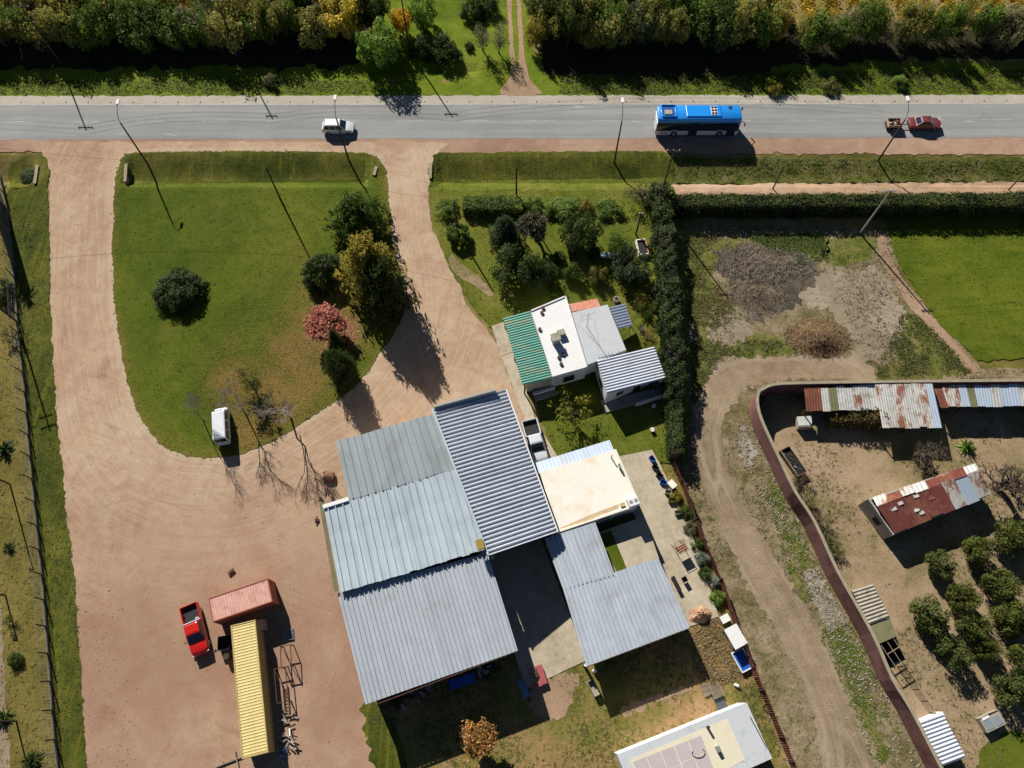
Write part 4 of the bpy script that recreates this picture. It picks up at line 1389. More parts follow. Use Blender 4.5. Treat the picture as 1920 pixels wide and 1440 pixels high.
# porch wing
p0, p1, p2, p3 = P3(1119, 676, 3.1), P3(1226, 650, 2.75), P3(1249, 710, 2.75), P3(1138, 738, 3.1)
roof_sheets(house, p0, p1, p2, p3, 4, 3, 0.11, m_chan, 'wave', thick=.03, name='roof_sheet')
pc = (p0 + p1 + p2 + p3) / 4
wn_ = [p0.lerp(pc, .05), p1.lerp(pc, .42), p2.lerp(pc, .42), p3.lerp(pc, .05)]
walls(house, [(p.x, p.y) for p in wn_], [2.95, 2.8, 2.8, 2.95], m_white, .2)
base_w = [G(1115, 745), G(1140, 776), G(1243, 748), G(1248, 700)]
MB().prism([lo(p) for p in (G(1134, 775), G(1246, 746), G(1240, 728), G(1126, 752))], 0.09, .22).build('step', m_conc, house)
walls(house, [(G(1190, 762).x, G(1190, 762).y), (G(1246, 745).x, G(1246, 745).y), (G(1236, 690).x, G(1236, 690).y)], [.95, .95, .95], m_white, .18, skip=(2,), name='porch_wall')
q = p2 - L
MB().box((q.x - .35, q.y + .4, 1.36), (.2, .2, 2.72), .25).build('post', m_white, house)
so = (p3 - p0)
opening(house, (wn_[3].x, wn_[3].y), (wn_[2].x, wn_[2].y), .72, .95, .1, 2.1, (so.x, so.y), m_woodd, m_woodd, 'door')
opening(house, (wn_[3].x, wn_[3].y), (wn_[2].x, wn_[2].y), .3, 1.1, 1.0, 2.1, (so.x, so.y), m_white, m_glass)
wo = -(p1 - p0)
opening(house, (wn_[0].x, wn_[0].y), (wn_[3].x, wn_[3].y), .5, 1.1, 1.0, 2.1, (wo.x, wo.y), m_woodd, m_glass)
hs = hw[3] - hw[0]
opening(house, (hw[3].x, hw[3].y), (hw[2].x, hw[2].y), .5, 1.3, 1.0, 2.1, (hs.x, hs.y), m_woodd, m_glass)
# side awning, tiled strip
roof_sheets(house, P3(1142, 576, 2.5), P3(1172, 569, 2.2), P3(1186, 610, 2.2), P3(1160, 617, 2.5), 2, 4, .05, m_bluez, 'wave', name='awning_sheet')
for q in (P3(1172, 571, 2.2), P3(1185, 608, 2.2)):
    q = q - L
    MB().box((q.x - .1, q.y, 1.08), (.08, .08, 2.16), .3).build('awning_post', m_galv, house)
roof_sheets(house, P3(1120, 560, 2.6), P3(1126, 575, 3.0), P3(1071, 585, 3.0), P3(1066, 571, 2.6), 6, 2, .05, m_tile, 'wave', name='tile_course')
q = P3(1120, 562, 2.6) - L
q2 = P3(1069, 572, 2.6) - L
MB().bar((q.x, q.y - .1, 1.25), (q2.x, q2.y - .1, 1.25), .2, 2.5).build('wall', m_white, house)
# chimneys and roof vents
c_ = P3(1041, 640, zH) - L
MB().box((c_.x, c_.y, zH + .55), (.85, .75, 1.1), .3).build('chimney', m_conc, house)
MB().box((c_.x, c_.y, zH + 1.14), (1.05, .95, .08), .3).build('chimney_cap', m_fibre, house)
c_ = P3(1052, 627, zH) - L
MB().box((c_.x, c_.y, zH + .3), (.85, .7, .6), .3).build('water_tank', m_fibre, house)
for (x, y) in ((1018, 578), (1016, 587), (1012, 618), (1048, 671), (1052, 683), (1056, 665)):
    c_ = P3(x, y, zH) - L
    MB().tube([(c_.x, c_.y, zH - .02), (c_.x, c_.y, zH + .22)], .2, 10).build('roof_vent', m_steel, house)
ant = thing('television_antenna', 'thin television antenna mast standing on the grey-white house roof', 'antenna', tuple(P3(1100, 612, zH - .25)), .3)
MB().tube([(0, 0, 0), (0, 0, 3.0)], .03, 6).build('mast', m_galv, ant)
MB().bar((-.9, 0, 2.85), (.9, 0, 2.85), .035).build('boom', m_galv, ant)
for x in (-.8, -.4, 0.05, .4, .8):
    MB().bar((x, -.55, 2.89), (x, .55, 2.89), .025).build('element', m_galv, ant)
for a in (0.4, 2.5, 4.6):
    MB().bar((0, 0, 2.0), (1.2 * math.cos(a), 1.2 * math.sin(a), 0.01), .015).build('guy_wire', m_galv, ant)

# ---- pale flat roof at the southern edge
zW = 3.0
w0, w1, w2, w3 = P3(1157, 1415, zW), P3(1400, 1317, zW), P3(1448, 1422, zW), P3(1205, 1530, zW)
bung = thing('pale_bungalow', 'low bungalow with pale white and cream flat roof beside the rusty red fence', 'building', (w0.x, w0.y, 0))
L = bung.location
lo2 = lambda p: (p.x - L.x, p.y - L.y)
MB().prism([lo2(p) for p in (w0, w1, w2, w3)], zW - .25, zW).build('roof_slab', m_wroof2, bung)
cb = (w0 + w1 + w2 + w3) / 4
walls(bung, [(p.lerp(cb, .03).x, p.lerp(cb, .03).y) for p in (w0, w1, w2, w3)], [zW - .25] * 4, m_white, .2)
m_cream2 = plain('cream_coating', alb(240, 230, 200, 1.2), .8, vary=.05, scale=1.5, spec=.2)
m_mauve = plain('mauve_felt', alb(204, 192, 190), .85, vary=.06, scale=1.5, spec=.2)
MB().prism([lo2(p) for p in (P3(1181, 1424, zW), P3(1363, 1347, zW), P3(1397, 1424, zW), P3(1225, 1520, zW))], zW + .002, zW + .012).build('coating_patch', m_cream2, bung)
fa, fb, fc, fd = P3(1185, 1428, zW), P3(1315, 1378, zW), P3(1338, 1440, zW), P3(1215, 1500, zW)
for i in range(5):
    for j in range(2):
        def bl(u, v):
            return fa.lerp(fb, u).lerp(fd.lerp(fc, u), v)
        e = .006
        u0, u1, v0, v1 = i / 5 + e, (i + 1) / 5 - e, j / 2 + e * 2, (j + 1) / 2 - e * 2
        MB().prism([lo2(bl(u0, v0)), lo2(bl(u1, v0)), lo2(bl(u1, v1)), lo2(bl(u0, v1))], zW + .013, zW + .022 + .002 * ((i + j) % 3)).build('felt_panel', m_mauve, bung)
c_ = P3(1326, 1363, zW) - L
MB().tube([(c_.x, c_.y, zW), (c_.x, c_.y, zW + .7)], .12, 10).build('vent_pipe', m_steel, bung)
c_ = P3(1345, 1404, zW) - L
MB().box((c_.x, c_.y, zW + .25), (.35, .5, .5), .4).build('vent_box', m_galv, bung)
MB().bar(P3(1406, 1344, zW) - L + Vector((0, 0, .08)), P3(1436, 1400, zW) - L + Vector((0, 0, .08)), .06, .12).build('roof_pipe', m_black, bung)
hp = [P3(1312 + 12 * math.cos(a) - 2, 1412 + 9 * math.sin(a), zW + .06) - L for a in np.linspace(-0.9, 3.6, 14)]
MB().tube(hp, .03, 5).build('hose', m_black, bung)

# ---- concrete slabs
def slab(name, pxs, h=.1, z=0.02, amp=0):
    o = MB().prism(W(pxs), z, z + h).build(name, m_slab)
    o['kind'] = 'structure'
    return o


slab('concrete_court', [(905, 1040), (1010, 1000), (1100, 1238), (1032, 1270), (986, 1292)], .09)
slab('concrete_terrace', [(1130, 862), (1222, 844), (1238, 872), (1300, 1010), (1347, 1156), (1290, 1176), (1240, 1060), (1180, 950)], .1)
MB().prism([G2(x, y, 1.7) for x, y in ((1110, 1003), (1208, 968), (1236, 1048), (1158, 1082))], .02, 1.7).build('court_terrace', m_slab)['kind'] = 'structure'
slab('concrete_walk', [(922, 612), (944, 604), (962, 660), (940, 668)], .09)
slab('concrete_walk', [(940.5, 669), (962, 661), (1005, 790), (1046, 858), (1020, 880), (985, 790)], .1)
sheet('court_grass', [G2(x, y, 1.7) for x, y in ((1120, 1004), (1146, 995), (1176, 1068), (1158, 1076))], m_lawn, 1.72, amp=.04, step=.3, grid=.5, seed=31)

# ---- rusty shed in the sandy yard
zr = 2.7
k0, k1, k2, k3 = P3(1632, 936, zr), P3(1828, 868, zr), P3(1858, 927, zr - .3), P3(1675, 1001, zr - .3)
rg0, rg1 = P3(1645, 950, zr + .35), P3(1836, 882, zr + .35)
rs = thing('rusty_shed', 'small block shed with patched rusty roof in the sandy yard', 'shed', (k0.x, k0.y, 0))
mix1 = [m_rustz, m_rust, m_rustz, m_palez, m_rust2, m_rust, m_rust2, m_palez]
roof_sheets(rs, k0 + Vector((.3, .1, 0)), rg0, rg1, k1, 8, 3, .03, mix1, 'wave', ragged_end=.12, jit=.03)
mix2 = [m_rust2, m_rust2, m_rust, m_rust2, m_rust2, m_rustz, m_skyz, m_rustz]
roof_sheets(rs, rg0, k3 + Vector((.15, 0, 0)), k2, rg1, 8, 3, .03, mix2, 'wave', ragged_end=.15, jit=.03)
ck = (k0 + k1 + k2 + k3) / 4
wk = [k0.lerp(ck, -.01), k1.lerp(ck, .05), k2.lerp(ck, .06), k3.lerp(ck, .01)]
walls(rs, [(p.x, p.y) for p in wk], [zr - .05, zr - .05, zr - .4, zr - .4], m_wall, .2)
opening(rs, (wk[0].x, wk[0].y), (wk[3].x, wk[3].y), .55, .9, .8, 1.9, (-(k1 - k0).x, -(k1 - k0).y), m_woodd, m_dark)
L = rs.location
for u, v, mm in ((.12, .25, m_palez), (.2, .15, m_rustz), (.36, .1, m_palez), (.48, .35, m_rust), (.3, .55, m_palez), (.33, .7, m_rustz)):
    p = rg0.lerp(rg1, u).lerp(k3.lerp(k2, u), v) - L
    MB().box((p.x, p.y, p.z + .055), (.6, .35, .015), .33).build('patch', mm, rs)

# ---- lean-to row along the compound wall
def leanto(label, pxs, zh, zl, n, mats, ribs=3, posts=True):
    A, D, C, B = [P3(x, y, z) for (x, y), z in zip(pxs, (zh, zh, zl, zl))]
    t = thing('lean_to', label, 'shed', (A.x, A.y, 0))
    roof_sheets(t, A, B, C, D, n, ribs, .03, mats, 'wave', ragged_end=.1, jit=.04)
    for q in (B, C, B.lerp(C, .5)):
        q = q - t.location
        MB().box((q.x, q.y + .25, zl / 2 - .03), (.12, .12, zl - .06), .1).build('post', m_woodd, t)
    q, q2 = B - t.location, C - t.location
    MB().bar((q.x, q.y + .25, zl - .09), (q2.x, q2.y + .25, zl - .09), .1).build('beam', m_woodd, t)
    for q in (A, D):
        q = q - t.location
        MB().box((q.x, q.y - .2, zh / 2 - .03), (.12, .12, zh - .06), .1).build('post', m_woodd, t)
    return t


leanto('lean-to of pale patched zinc with a rusty end sheet against the compound wall', [(1508, 729), (1641, 722), (1650, 768), (1512, 772)], 2.6, 2.2, 9,
       [m_rust, m_rust, m_palez, m_moss, m_palez, m_palez, m_rustz, m_palez, m_palez])
leanto('wide lean-to of rust-stained white sheets reaching furthest into the sandy yard', [(1640, 719), (1748, 719), (1766, 801), (1655, 803)], 2.8, 2.3, 8,
       [m_rustz, m_palez, m_rustz, m_rustz, m_palez, m_rustz, m_rustz, m_skyz])
leanto('lean-to of bright zinc with mossy strips beside the wide rust-stained one', [(1750, 724), (1856, 722), (1862, 762), (1764, 764)], 2.5, 2.2, 7,
       [m_rust, m_rustz, m_rustz, m_skyz, m_moss, m_skyz, m_skyz])
leanto('end lean-to of pale zinc sheets beyond the mossy strips', [(1856, 722), (2010, 720), (2020, 760), (1862, 762)], 2.5, 2.2, 9, [m_palez, m_skyz, m_skyz, m_palez, m_skyz])

# ---- compound wall, red outside
cwb = [G(x, y) for x, y in ((1796, 1560), (1735, 1440), (1680, 1332), (1647, 1277), (1610, 1192), (1549, 1082), (1507, 990), (1472, 935), (1440, 867), (1412, 805), (1404, 772), (1407, 752))]
cwb += [G(x, y, 2.9) for x, y in ((1430, 727), (1450, 719), (1500, 716), (1700, 713), (1920, 711), (2100, 709))]
cw = thing('compound_wall', 'long curving compound wall with red-brown outer face beside the dirt track', 'wall', (cwb[0].x, cwb[0].y, 0))
L = cw.location
pts = catmull([(p.x, p.y) for p in cwb], 3, closed=False)
mb, mc = MB(), MB()
def offs(pts, d):
    o = []
    for i, p in enumerate(pts):
        a, c2 = pts[max(0, i - 1)], pts[min(len(pts) - 1, i + 1)]
        t = (np.array(c2) - a)
        t /= np.hypot(*t)
        o.append(np.array(p) + np.array([-t[1], t[0]]) * d)
    return o
inn, outr = offs(pts, -.22), offs(pts, 0.0)
rings = [[(a[0] - L.x, a[1] - L.y, 0), (c2[0] - L.x, c2[1] - L.y, 0), (c2[0] - L.x, c2[1] - L.y, 2.82), (a[0] - L.x, a[1] - L.y, 2.82)] for a, c2 in zip(inn, outr)]
mb.loft(rings).build('wall_face', m_redwall, cw)
inn2, out2 = offs(pts, -.28), offs(pts, .04)
rings = [[(a[0] - L.x, a[1] - L.y, 2.822), (c2[0] - L.x, c2[1] - L.y, 2.822), (c2[0] - L.x, c2[1] - L.y, 2.92), (a[0] - L.x, a[1] - L.y, 2.92)] for a, c2 in zip(inn2, out2)]
mc.loft(rings).build('coping', m_cap, cw)

# ---- rusty sheet fence between terrace and track
fpx = [(1261, 872), (1287, 935), (1309, 1003), (1343, 1080), (1382, 1187), (1399, 1232), (1415, 1275), (1436, 1322), (1459, 1380), (1487, 1450), (1520, 1545)]
fp = catmull([G2(x, y) for x, y in fpx], 8, closed=False)
acc = [0]
for a, c2 in zip(fp[:-1], fp[1:]):
    acc.append(acc[-1] + np.hypot(*(c2 - a)))
rf = thing('sheet_fence', 'rusty red sheet-metal fence running past the concrete terrace', 'fence', (*fp[0], 0))
def on_path(s):
    i = min(np.searchsorted(acc, s, side='right') - 1, len(fp) - 2)
    t = (s - acc[i]) / (acc[i + 1] - acc[i] + 1e-9)
    return fp[i] + (fp[i + 1] - fp[i]) * t
ns_ = int(acc[-1] / 1.1)
for i in range(ns_):
    a, c2 = on_path(i * 1.1), on_path(i * 1.1 + 1.08)
    L = rf.location
    A = Vector((a[0], a[1], 0.02))
    B = Vector((c2[0], c2[1], 0.02))
    hh = 1.55 + random.uniform(-.12, .1)
    lean = random.uniform(-.08, .1)
    nr = Vector((-(B - A).y, (B - A).x, 0)).normalized()
    roof_sheets(rf, A, A + nr * lean + Vector((0, 0, hh)), B + nr * lean + Vector((0, 0, hh)), B, 1, 5, .03, random.choice([m_rust, m_rust2, m_rust2]), 'wave', name='fence_panel', thick=.03)
    if i % 2 == 0:
        MB().box((a[0] - L.x, a[1] - L.y, .85), (.1, .1, 1.7)).build('post', m_woodd, rf)
# ================================================================ VEHICLES
def paint(name, col, rough=0.25):
    b = NB(name)
    n = b.noise(objc(b), 3.0, 4)
    c = b.ramp(n, [(0.3, tuple(x * .9 for x in col)), (0.7, col)])
    p = b.n('ShaderNodeBsdfPrincipled', {'Base Color': c, 'Roughness': rough, 'Coat Weight': 0.4, 'Coat Roughness': 0.1})
    b.t.links.new(p.outputs[0], b.out.inputs[0])
    return b.m


m_tyre = plain('tyre', (0.015, 0.015, 0.015), .9, vary=.2)
m_rim = plain('rim', (0.45, 0.45, 0.47), .4, .6)
m_lampw = plain('lamp_lens', (0.7, 0.72, 0.75), .15, spec=.6)
m_lampr = plain('red_lens', (0.4, 0.02, 0.02), .2, spec=.6)
m_trim = plain('black_trim', (0.02, 0.02, 0.022), .6)
m_cglass = plain('car_glass', (0.015, 0.025, 0.04), .06, spec=.9, vary=.1)


def ring(x, w, z0, zm, z1, crown=.03, tuck=.06):
    """half section mirrored into a ring: sill, flank, shoulder, centre"""
    half = [(w - tuck, z0), (w, z0 + (zm - z0) * .45), (w, zm), (w - .07, z1 - .01), (w * .55, z1 + crown * .7), (0, z1 + crown)]
    r = [(x, y, z) for y, z in half]
    l = [(x, -y, z) for y, z in reversed(half[:-1])]
    return r + l


def wheel(parent, x, y, rad=.31, w=.2):
    s = 1 if y > 0 else -1
    t = MB().tube([(x, y - w / 2, rad), (x, y + w / 2, rad)], rad, 18).build('wheel', m_tyre, parent, 40)
    MB().tube([(x, y + s * (w / 2 - .02), rad), (x, y + s * (w / 2 + .012), rad)], rad * .6, 14).build('rim', m_rim, t, 40)


def cabin(parent, mat, xb, xf, xrb, xrf, wb, wr, zb, zr, splits, glass=m_cglass):
    """greenhouse: painted frustum with glass panes set into it"""
    bot = [(xb, -wb), (xf, -wb), (xf, wb), (xb, wb)]
    top = [(xrb, -wr), (xrf, -wr), (xrf, wr), (xrb, wr)]
    mb = MB().quadbox([(x, y, zb) for x, y in bot] + [(x, y, zr) for x, y in top])
    c = mb.build('cabin', mat, parent, bevel=.05)
    MB().loft([[(xrb + .02, -wr + .02, zr - .02), (xrf - .02, -wr + .02, zr - .02), (xrf - .02, wr - .02, zr - .02), (xrb + .02, wr - .02, zr - .02)],
               [(xrb + .12, -wr + .12, zr + .035), (xrf - .12, -wr + .12, zr + .035), (xrf - .12, wr - .12, zr + .035), (xrb + .12, wr - .12, zr + .035)]]).build('roof', mat, parent, bevel=.02)

    def pane(a, b_, c2, d, u0, u1, v0, v1, name):
        a, b_, c2, d = Vector(a), Vector(b_), Vector(c2), Vector(d)
        n = (b_ - a).cross(d - a).normalized()
        cen = (a + b_ + c2 + d) / 4
        mid = Vector(((xb + xf) / 2, 0, (zb + zr) / 2))
        if n.dot(cen - mid) < 0:
            n = -n
        q = []
        for u, v in ((u0, v0), (u1, v0), (u1, v1), (u0, v1)):
            q.append(a.lerp(b_, u).lerp(d.lerp(c2, u), v))
        MB().quadbox([p - n * .02 for p in q] + [p + n * .014 for p in q]).build(name, glass, parent)
    B3 = [(x, y, zb) for x, y in bot]
    T3 = [(x, y, zr) for x, y in top]
    pane(B3[1], B3[2], T3[2], T3[1], .07, .93, .06, .93, 'windscreen')
    pane(B3[3], B3[0], T3[0], T3[3], .08, .92, .15, .9, 'rear_window')
    for s in (0, 1):
        for (u0, u1) in splits:
            if s == 0:
                pane(B3[0], B3[1], T3[1], T3[0], u0, u1, .1, .88, 'side_window')
            else:
                pane(B3[3], B3[2], T3[2], T3[3], u0, u1, .1, .88, 'side_window')
    return c


def lights(parent, xf, xb, w, zf, zb):
    for s in (-1, 1):
        MB().box((xf, s * (w - .22), zf), (.1, .34, .14)).build('headlight', m_lampw, parent, bevel=.02)
        MB().box((xb, s * (w - .14), zb), (.07, .2, .24)).build('tail_light', m_lampr, parent, bevel=.02)


def mirrors(parent, x, w, z, mat):
    for s in (-1, 1):
        MB().box((x, s * (w + .1), z), (.1, .2, .13)).build('mirror', mat, parent, bevel=.02)


def underside(parent, x0, x1, w, z0=.2, z1=.5):
    MB().box(((x0 + x1) / 2, 0, (z0 + z1) / 2), (x1 - x0, w * 2 - .12, z1 - z0)).build('chassis', m_trim, parent)


def hatchback(label, loc, rz, mat, name='parked_car', L=4.2, Wd=.87, H=1.5, sedan=False):
    t = thing(name, label, 'car', loc, rz)
    f = L / 2
    if sedan:
        st = [(-f, .66, .3, .55, .78), (-f + .12, .8, .22, .62, .9), (-f + .8, Wd, .2, .66, .93), (-.5, Wd, .2, .66, .93), (.6, Wd, .2, .66, .92),
              (f - 1.0, Wd, .2, .64, .88), (f - .25, .8, .22, .55, .74), (f, .6, .3, .5, .62)]
    else:
        st = [(-f, .68, .3, .6, .9), (-f + .12, .82, .22, .66, .96), (-.8, Wd, .2, .68, .96), (.6, Wd, .2, .68, .95), (f - .9, Wd, .2, .66, .92), (f - .25, .8, .22, .56, .78), (f, .6, .3, .5, .64)]
    MB().loft([ring(x, w, a, m, z) for x, w, a, m, z in st]).build('body', mat, t, 40)
    if sedan:
        cabin(t, mat, -f + .75, f - 1.15, -f + 1.45, f - 1.95, Wd - .1, .58, .9, H, [(.14, .5), (.54, .9)])
    else:
        cabin(t, mat, -f + .12, f - 1.0, -f + .45, f - 1.75, Wd - .07, .62, .93, H, [(.06, .3), (.34, .6), (.64, .93)])
    for x in (f - .82, -f + .8):
        for s in (-1, 1):
            wheel(t, x, s * (Wd - .1))
    lights(t, f - .12, -f + .05, Wd, .66, .78)
    mirrors(t, f - 1.4, Wd, .98, mat)
    MB().box((f - .02, 0, .36), (.12, 1.1, .16)).build('bumper', m_trim, t, bevel=.03)
    MB().box((-f + .02, 0, .42), (.12, 1.2, .18)).build('bumper', m_trim, t, bevel=.03)
    return t


p = G(635, 254.5)
m_white_p = paint('white_paint', (0.78, 0.80, 0.83))
hatchback('white hatchback driving on the road with its own dark shadow', (p.x, p.y + .9, .045), 0.0, m_white_p, 'white_hatchback', L=4.25, H=1.55)
p = G(1732, 247)
m_maroon = paint('maroon_paint', (0.20, 0.045, 0.05), .3)
hatchback('maroon saloon car towing a small box trailer on the road', (p.x, p.y + .9, .045), 0.0, m_maroon, 'maroon_saloon', L=4.4, H=1.4, sedan=True)

# box trailer behind the saloon
p = G(1674, 246)
tr = thing('box_trailer', 'small open box trailer loaded with junk behind the maroon car', 'trailer', (p.x, p.y + .75, .045))
m_tan = paint('tan_paint', (0.46, 0.36, 0.24), .6)
MB().box((0, 0, .5), (1.75, 1.3, .06)).build('floor', m_woodd, tr)
for s in (-1, 1):
    MB().box((0, s * .65, .74), (1.8, .05, .44)).build('side_board', m_tan, tr)
    MB().box((s * .88, 0, .74), (.05, 1.25, .44)).build('end_board', m_tan, tr)
    wheel(tr, 0, s * .78, .28, .16)
MB().bar((.88, 0, .48), (1.95, 0, .45), .08).build('drawbar', m_steel, tr)
MB().box((-.25, 0, .36), (1.6, 1.1, .22)).build('chassis', m_steel, tr)
junk = thing('scrap_load', 'rusty scrap and boards heaped inside the small box trailer', 'scrap', (p.x, p.y + .75, .575))
for i in range(9):
    MB().box((random.uniform(-.6, .6), random.uniform(-.4, .4), random.uniform(.08, .22)), (random.uniform(.2, .6), random.uniform(.1, .3), random.uniform(.12, .3)), random.uniform(0, 3)).build('board', random.choice([m_rust, m_wood, m_woodd, m_palez]), junk)
MB().tube([(.3, .1, .3), (.3, .1, .48)], .24, 12).build('drum', m_rust2, junk)

# white van on the lawn
p = G(421, 803)
vd = G(417, 760) - G(421, 845)
van = thing('white_van', 'old white minibus van parked on the lawn edge by bare trees', 'van', (p.x, p.y, .09), math.atan2(vd.y, vd.x))
f = 2.15
MB().loft([ring(x, w, a, m, z) for x, w, a, m, z in [(-f, .72, .32, .7, .98), (-f + .08, .8, .24, .8, 1.0), (-1.0, .82, .22, .8, 1.0), (1.2, .82, .22, .8, 1.0), (f - .35, .8, .24, .75, .98), (f - .05, .72, .3, .65, .86)]]).build('body', m_white_p, van, 40)
cabin(van, m_white_p, -f + .03, f - .25, -f + .14, f - .85, .79, .70, .98, 1.92, [(.04, .3), (.34, .6), (.66, .9)])
for x in (f - .75, -f + .85):
    for s in (-1, 1):
        wheel(van, x, s * .72, .29, .18)
lights(van, f - .1, -f + .02, .8, .72, .8)
mirrors(van, f - .7, .82, 1.15, m_trim)
MB().box((-f - .02, 0, .42), (.1, 1.4, .16)).build('bumper', m_white_p, van, bevel=.03)
MB().box((f - .02, 0, .42), (.12, 1.4, .16)).build('bumper', m_white_p, van, bevel=.03)
MB().box((f - .35, 0, .995), (.4, .12, .03)).build('bonnet_scoop', m_trim, van)


def pickup(name, label, loc, rz, mat, rack=False):
    t = thing(name, label, 'pickup truck', loc, rz, None, (1.05, 1.08, 1.05))
    f = 2.45
    MB().loft([ring(x, w, a, m, z) for x, w, a, m, z in [(-.62, .84, .28, .7, .96), (.2, .86, .26, .72, .97), (f - 1.35, .86, .26, .72, .97), (f - .5, .84, .28, .68, .92), (f - .12, .74, .32, .6, .82), (f, .6, .36, .54, .68)]]).build('body', mat, t, 40)
    cabin(t, mat, -.66, f - 1.2, -.5, f - 1.95, .80, .64, .95, 1.55, [(.08, .4), (.46, .9)])
    MB().box((-1.55, 0, .56), (1.78, 1.5, .06)).build('bed_floor', m_trim, t)
    for s in (-1, 1):
        MB().box((-1.55, s * .8, .68), (1.8, .12, .56)).build('bed_side', mat, t, bevel=.04)
    MB().box((-f - .0, 0, .7), (.08, 1.5, .5)).build('tailgate', mat, t, bevel=.02)
    MB().box((-.68, 0, .74), (.07, 1.5, .44)).build('bulkhead', mat, t)
    MB().box((-1.4, 0, .4), (1.9, 1.0, .22)).build('chassis', m_trim, t)
    for x in (f - .85, -1.6):
        for s in (-1, 1):
            wheel(t, x, s * .74, .34, .22)
    lights(t, f - .1, -f + .0, .84, .72, .75)
    mirrors(t, f - 1.5, .86, 1.05, m_trim)
    MB().box((f + .0, 0, .42), (.14, 1.5, .2)).build('bumper', mat, t, bevel=.04)
    MB().box((-f - .08, 0, .42), (.12, 1.4, .14)).build('bumper', m_trim, t, bevel=.02)
    if rack:
        MB().bar((-.76, -.78, 1.02), (-.76, .78, 1.02), .08).build('rack_bar', m_white_p, t)
        for s in (-1, 1):
            MB().bar((-.76, s * .76, .9), (-.76, s * .76, 1.02), .06).build('rack_post', m_white_p, t)
    return t


m_red_p = paint('red_paint', (0.62, 0.018, 0.012))
p = G(371, 1182)
d = G(381, 1222) - G(360, 1140)
pickup('red_pickup', 'bright red pickup truck parked near the pink container', (p.x, p.y, .05), math.atan2(d.y, d.x), m_red_p, True)
ck_ = thing('coiled_hose', 'white coil lying in the red pickup bed behind the cab', 'hose', (p.x, p.y, .05), math.atan2(d.y, d.x))
MB().tube([(-.98 + .12 * math.cos(a), .5 + .12 * math.sin(a), .64 + a * .016) for a in np.linspace(0, 18, 40)], .03, 5).build('coil', m_white, ck_)
p = G(1003, 832)
d = G(1013, 868) - G(990, 790)
pickup('white_pickup', 'white pickup truck parked between the ribbed hall and the house', (p.x, p.y, .12), math.atan2(d.y, d.x), m_white_p)

# bus
p = G(1304, 257)
bus = thing('blue_bus', 'bright blue city bus with white skirts driving on the road', 'bus', (p.x, p.y + 1.3, .045), 0.0, None, (1.0, 1.0, 1.08))
m_blue_b = paint('bus_blue', (0.015, 0.30, 0.86), .3)
m_skirt = paint('bus_white', (0.70, 0.76, 0.84), .3)
f, w = 5.6, 1.27
def bring(x, w, z0, z1, r=.18):
    h = [(w, z0), (w, z1 - r), (w - r * .3, z1 - r * .3), (w - r, z1), (0, z1 + .02)]
    return [(x, y, z) for y, z in h] + [(x, -y, z) for y, z in reversed(h[:-1])]
MB().loft([bring(-f, w - .12, .3, .98), bring(-f + .1, w, .28, 1.0), bring(f - .15, w, .28, 1.0), bring(f, w - .12, .3, .98)]).build('skirt', m_skirt, bus, 40)
MB().loft([bring(-f + .03, w - .1, 1.0, 2.42, .02), bring(-f + .12, w - .02, 1.0, 2.42, .02), bring(f - .2, w - .02, 1.0, 2.42, .02), bring(f - .05, w - .12, 1.0, 2.42, .02)]).build('window_band', m_cglass, bus, 40)
MB().loft([bring(-f - .0, w - .2, 2.4, 2.95), bring(-f + .25, w, 2.4, 3.02), bring(f - .35, w, 2.4, 3.02), bring(f - .05, w - .2, 2.4, 2.9)]).build('roof', m_blue_b, bus, 40)
for s in (-1, 1):
    for x in (-4.3, -2.9, -1.5, -.1, 1.3, 2.7):
        MB().box((x, s * (w - .005), 1.7), (.06, .03, 1.36)).build('window_post', m_trim, bus)
MB().box((-f + .02, 0, 1.2), (.1, 2.2, 1.9)).build('rear_panel', m_skirt, bus, bevel=.03)
# doors on the near side
for x in (-.6, 4.55):
    MB().box((x, -w - .005, 1.32), (1.15, .05, 2.1)).build('door', m_cglass, bus)
for x in (-3.1, 3.1):
    for s in (-1, 1):
        wheel(bus, x, s * (w - .14), .48, .3)
        MB().tube([(x + .62 * math.cos(a), s * (w + .005), .5 + .62 * math.sin(a)) for a in np.linspace(0.1, 3.04, 9)], .05, 5).build('wheel_arch', m_skirt, bus)
# roof fittings
MB().box((.45, 0.1, 3.10), (4.6, 1.95, .12)).build('roof_fairing', m_blue_b, bus, bevel=.05)
hv = MB().box((1.85, .1, 3.19), (.85, 1.5, .07)).build('cooling_unit', m_white, bus, bevel=.02)
for x in (1.65, 2.05):
    for y in (-.4, .1, .6):
        MB().tube([(x, y, 3.222), (x, y, 3.245)], .19, 12).build('fan', m_black, hv)
MB().box((-4.2, .15, 3.035), (1.6, 2.0, .02)).build('roof_recess', plain('deep_blue', (0.01, 0.09, 0.35), .5), bus)
for y in (1.12, -.85):
    MB().box((-4.2, y, 3.10), (1.9, .12, .16)).build('roof_rail', m_blue_b, bus, bevel=.03)
MB().box((-5.1, .15, 3.08), (.14, 2.0, .14)).build('roof_rail', m_blue_b, bus)
MB().box((-3.2, .15, 3.08), (.14, 2.0, .14)).build('roof_rail', m_blue_b, bus)
MB().box((-4.25, -.15, 3.12), (1.0, .75, .14)).build('hatch', m_conc, bus, bevel=.02)
MB().box((4.1, .75, 3.04), (.5, .5, .05)).build('hatch', m_black, bus)
for x in (-1.95, 2.85, 3.95):
    MB().box((x, .1, 3.05), (.06, 2.0, .06)).build('roof_seam', plain('seam_blue', (0.01, 0.16, 0.55), .5), bus)
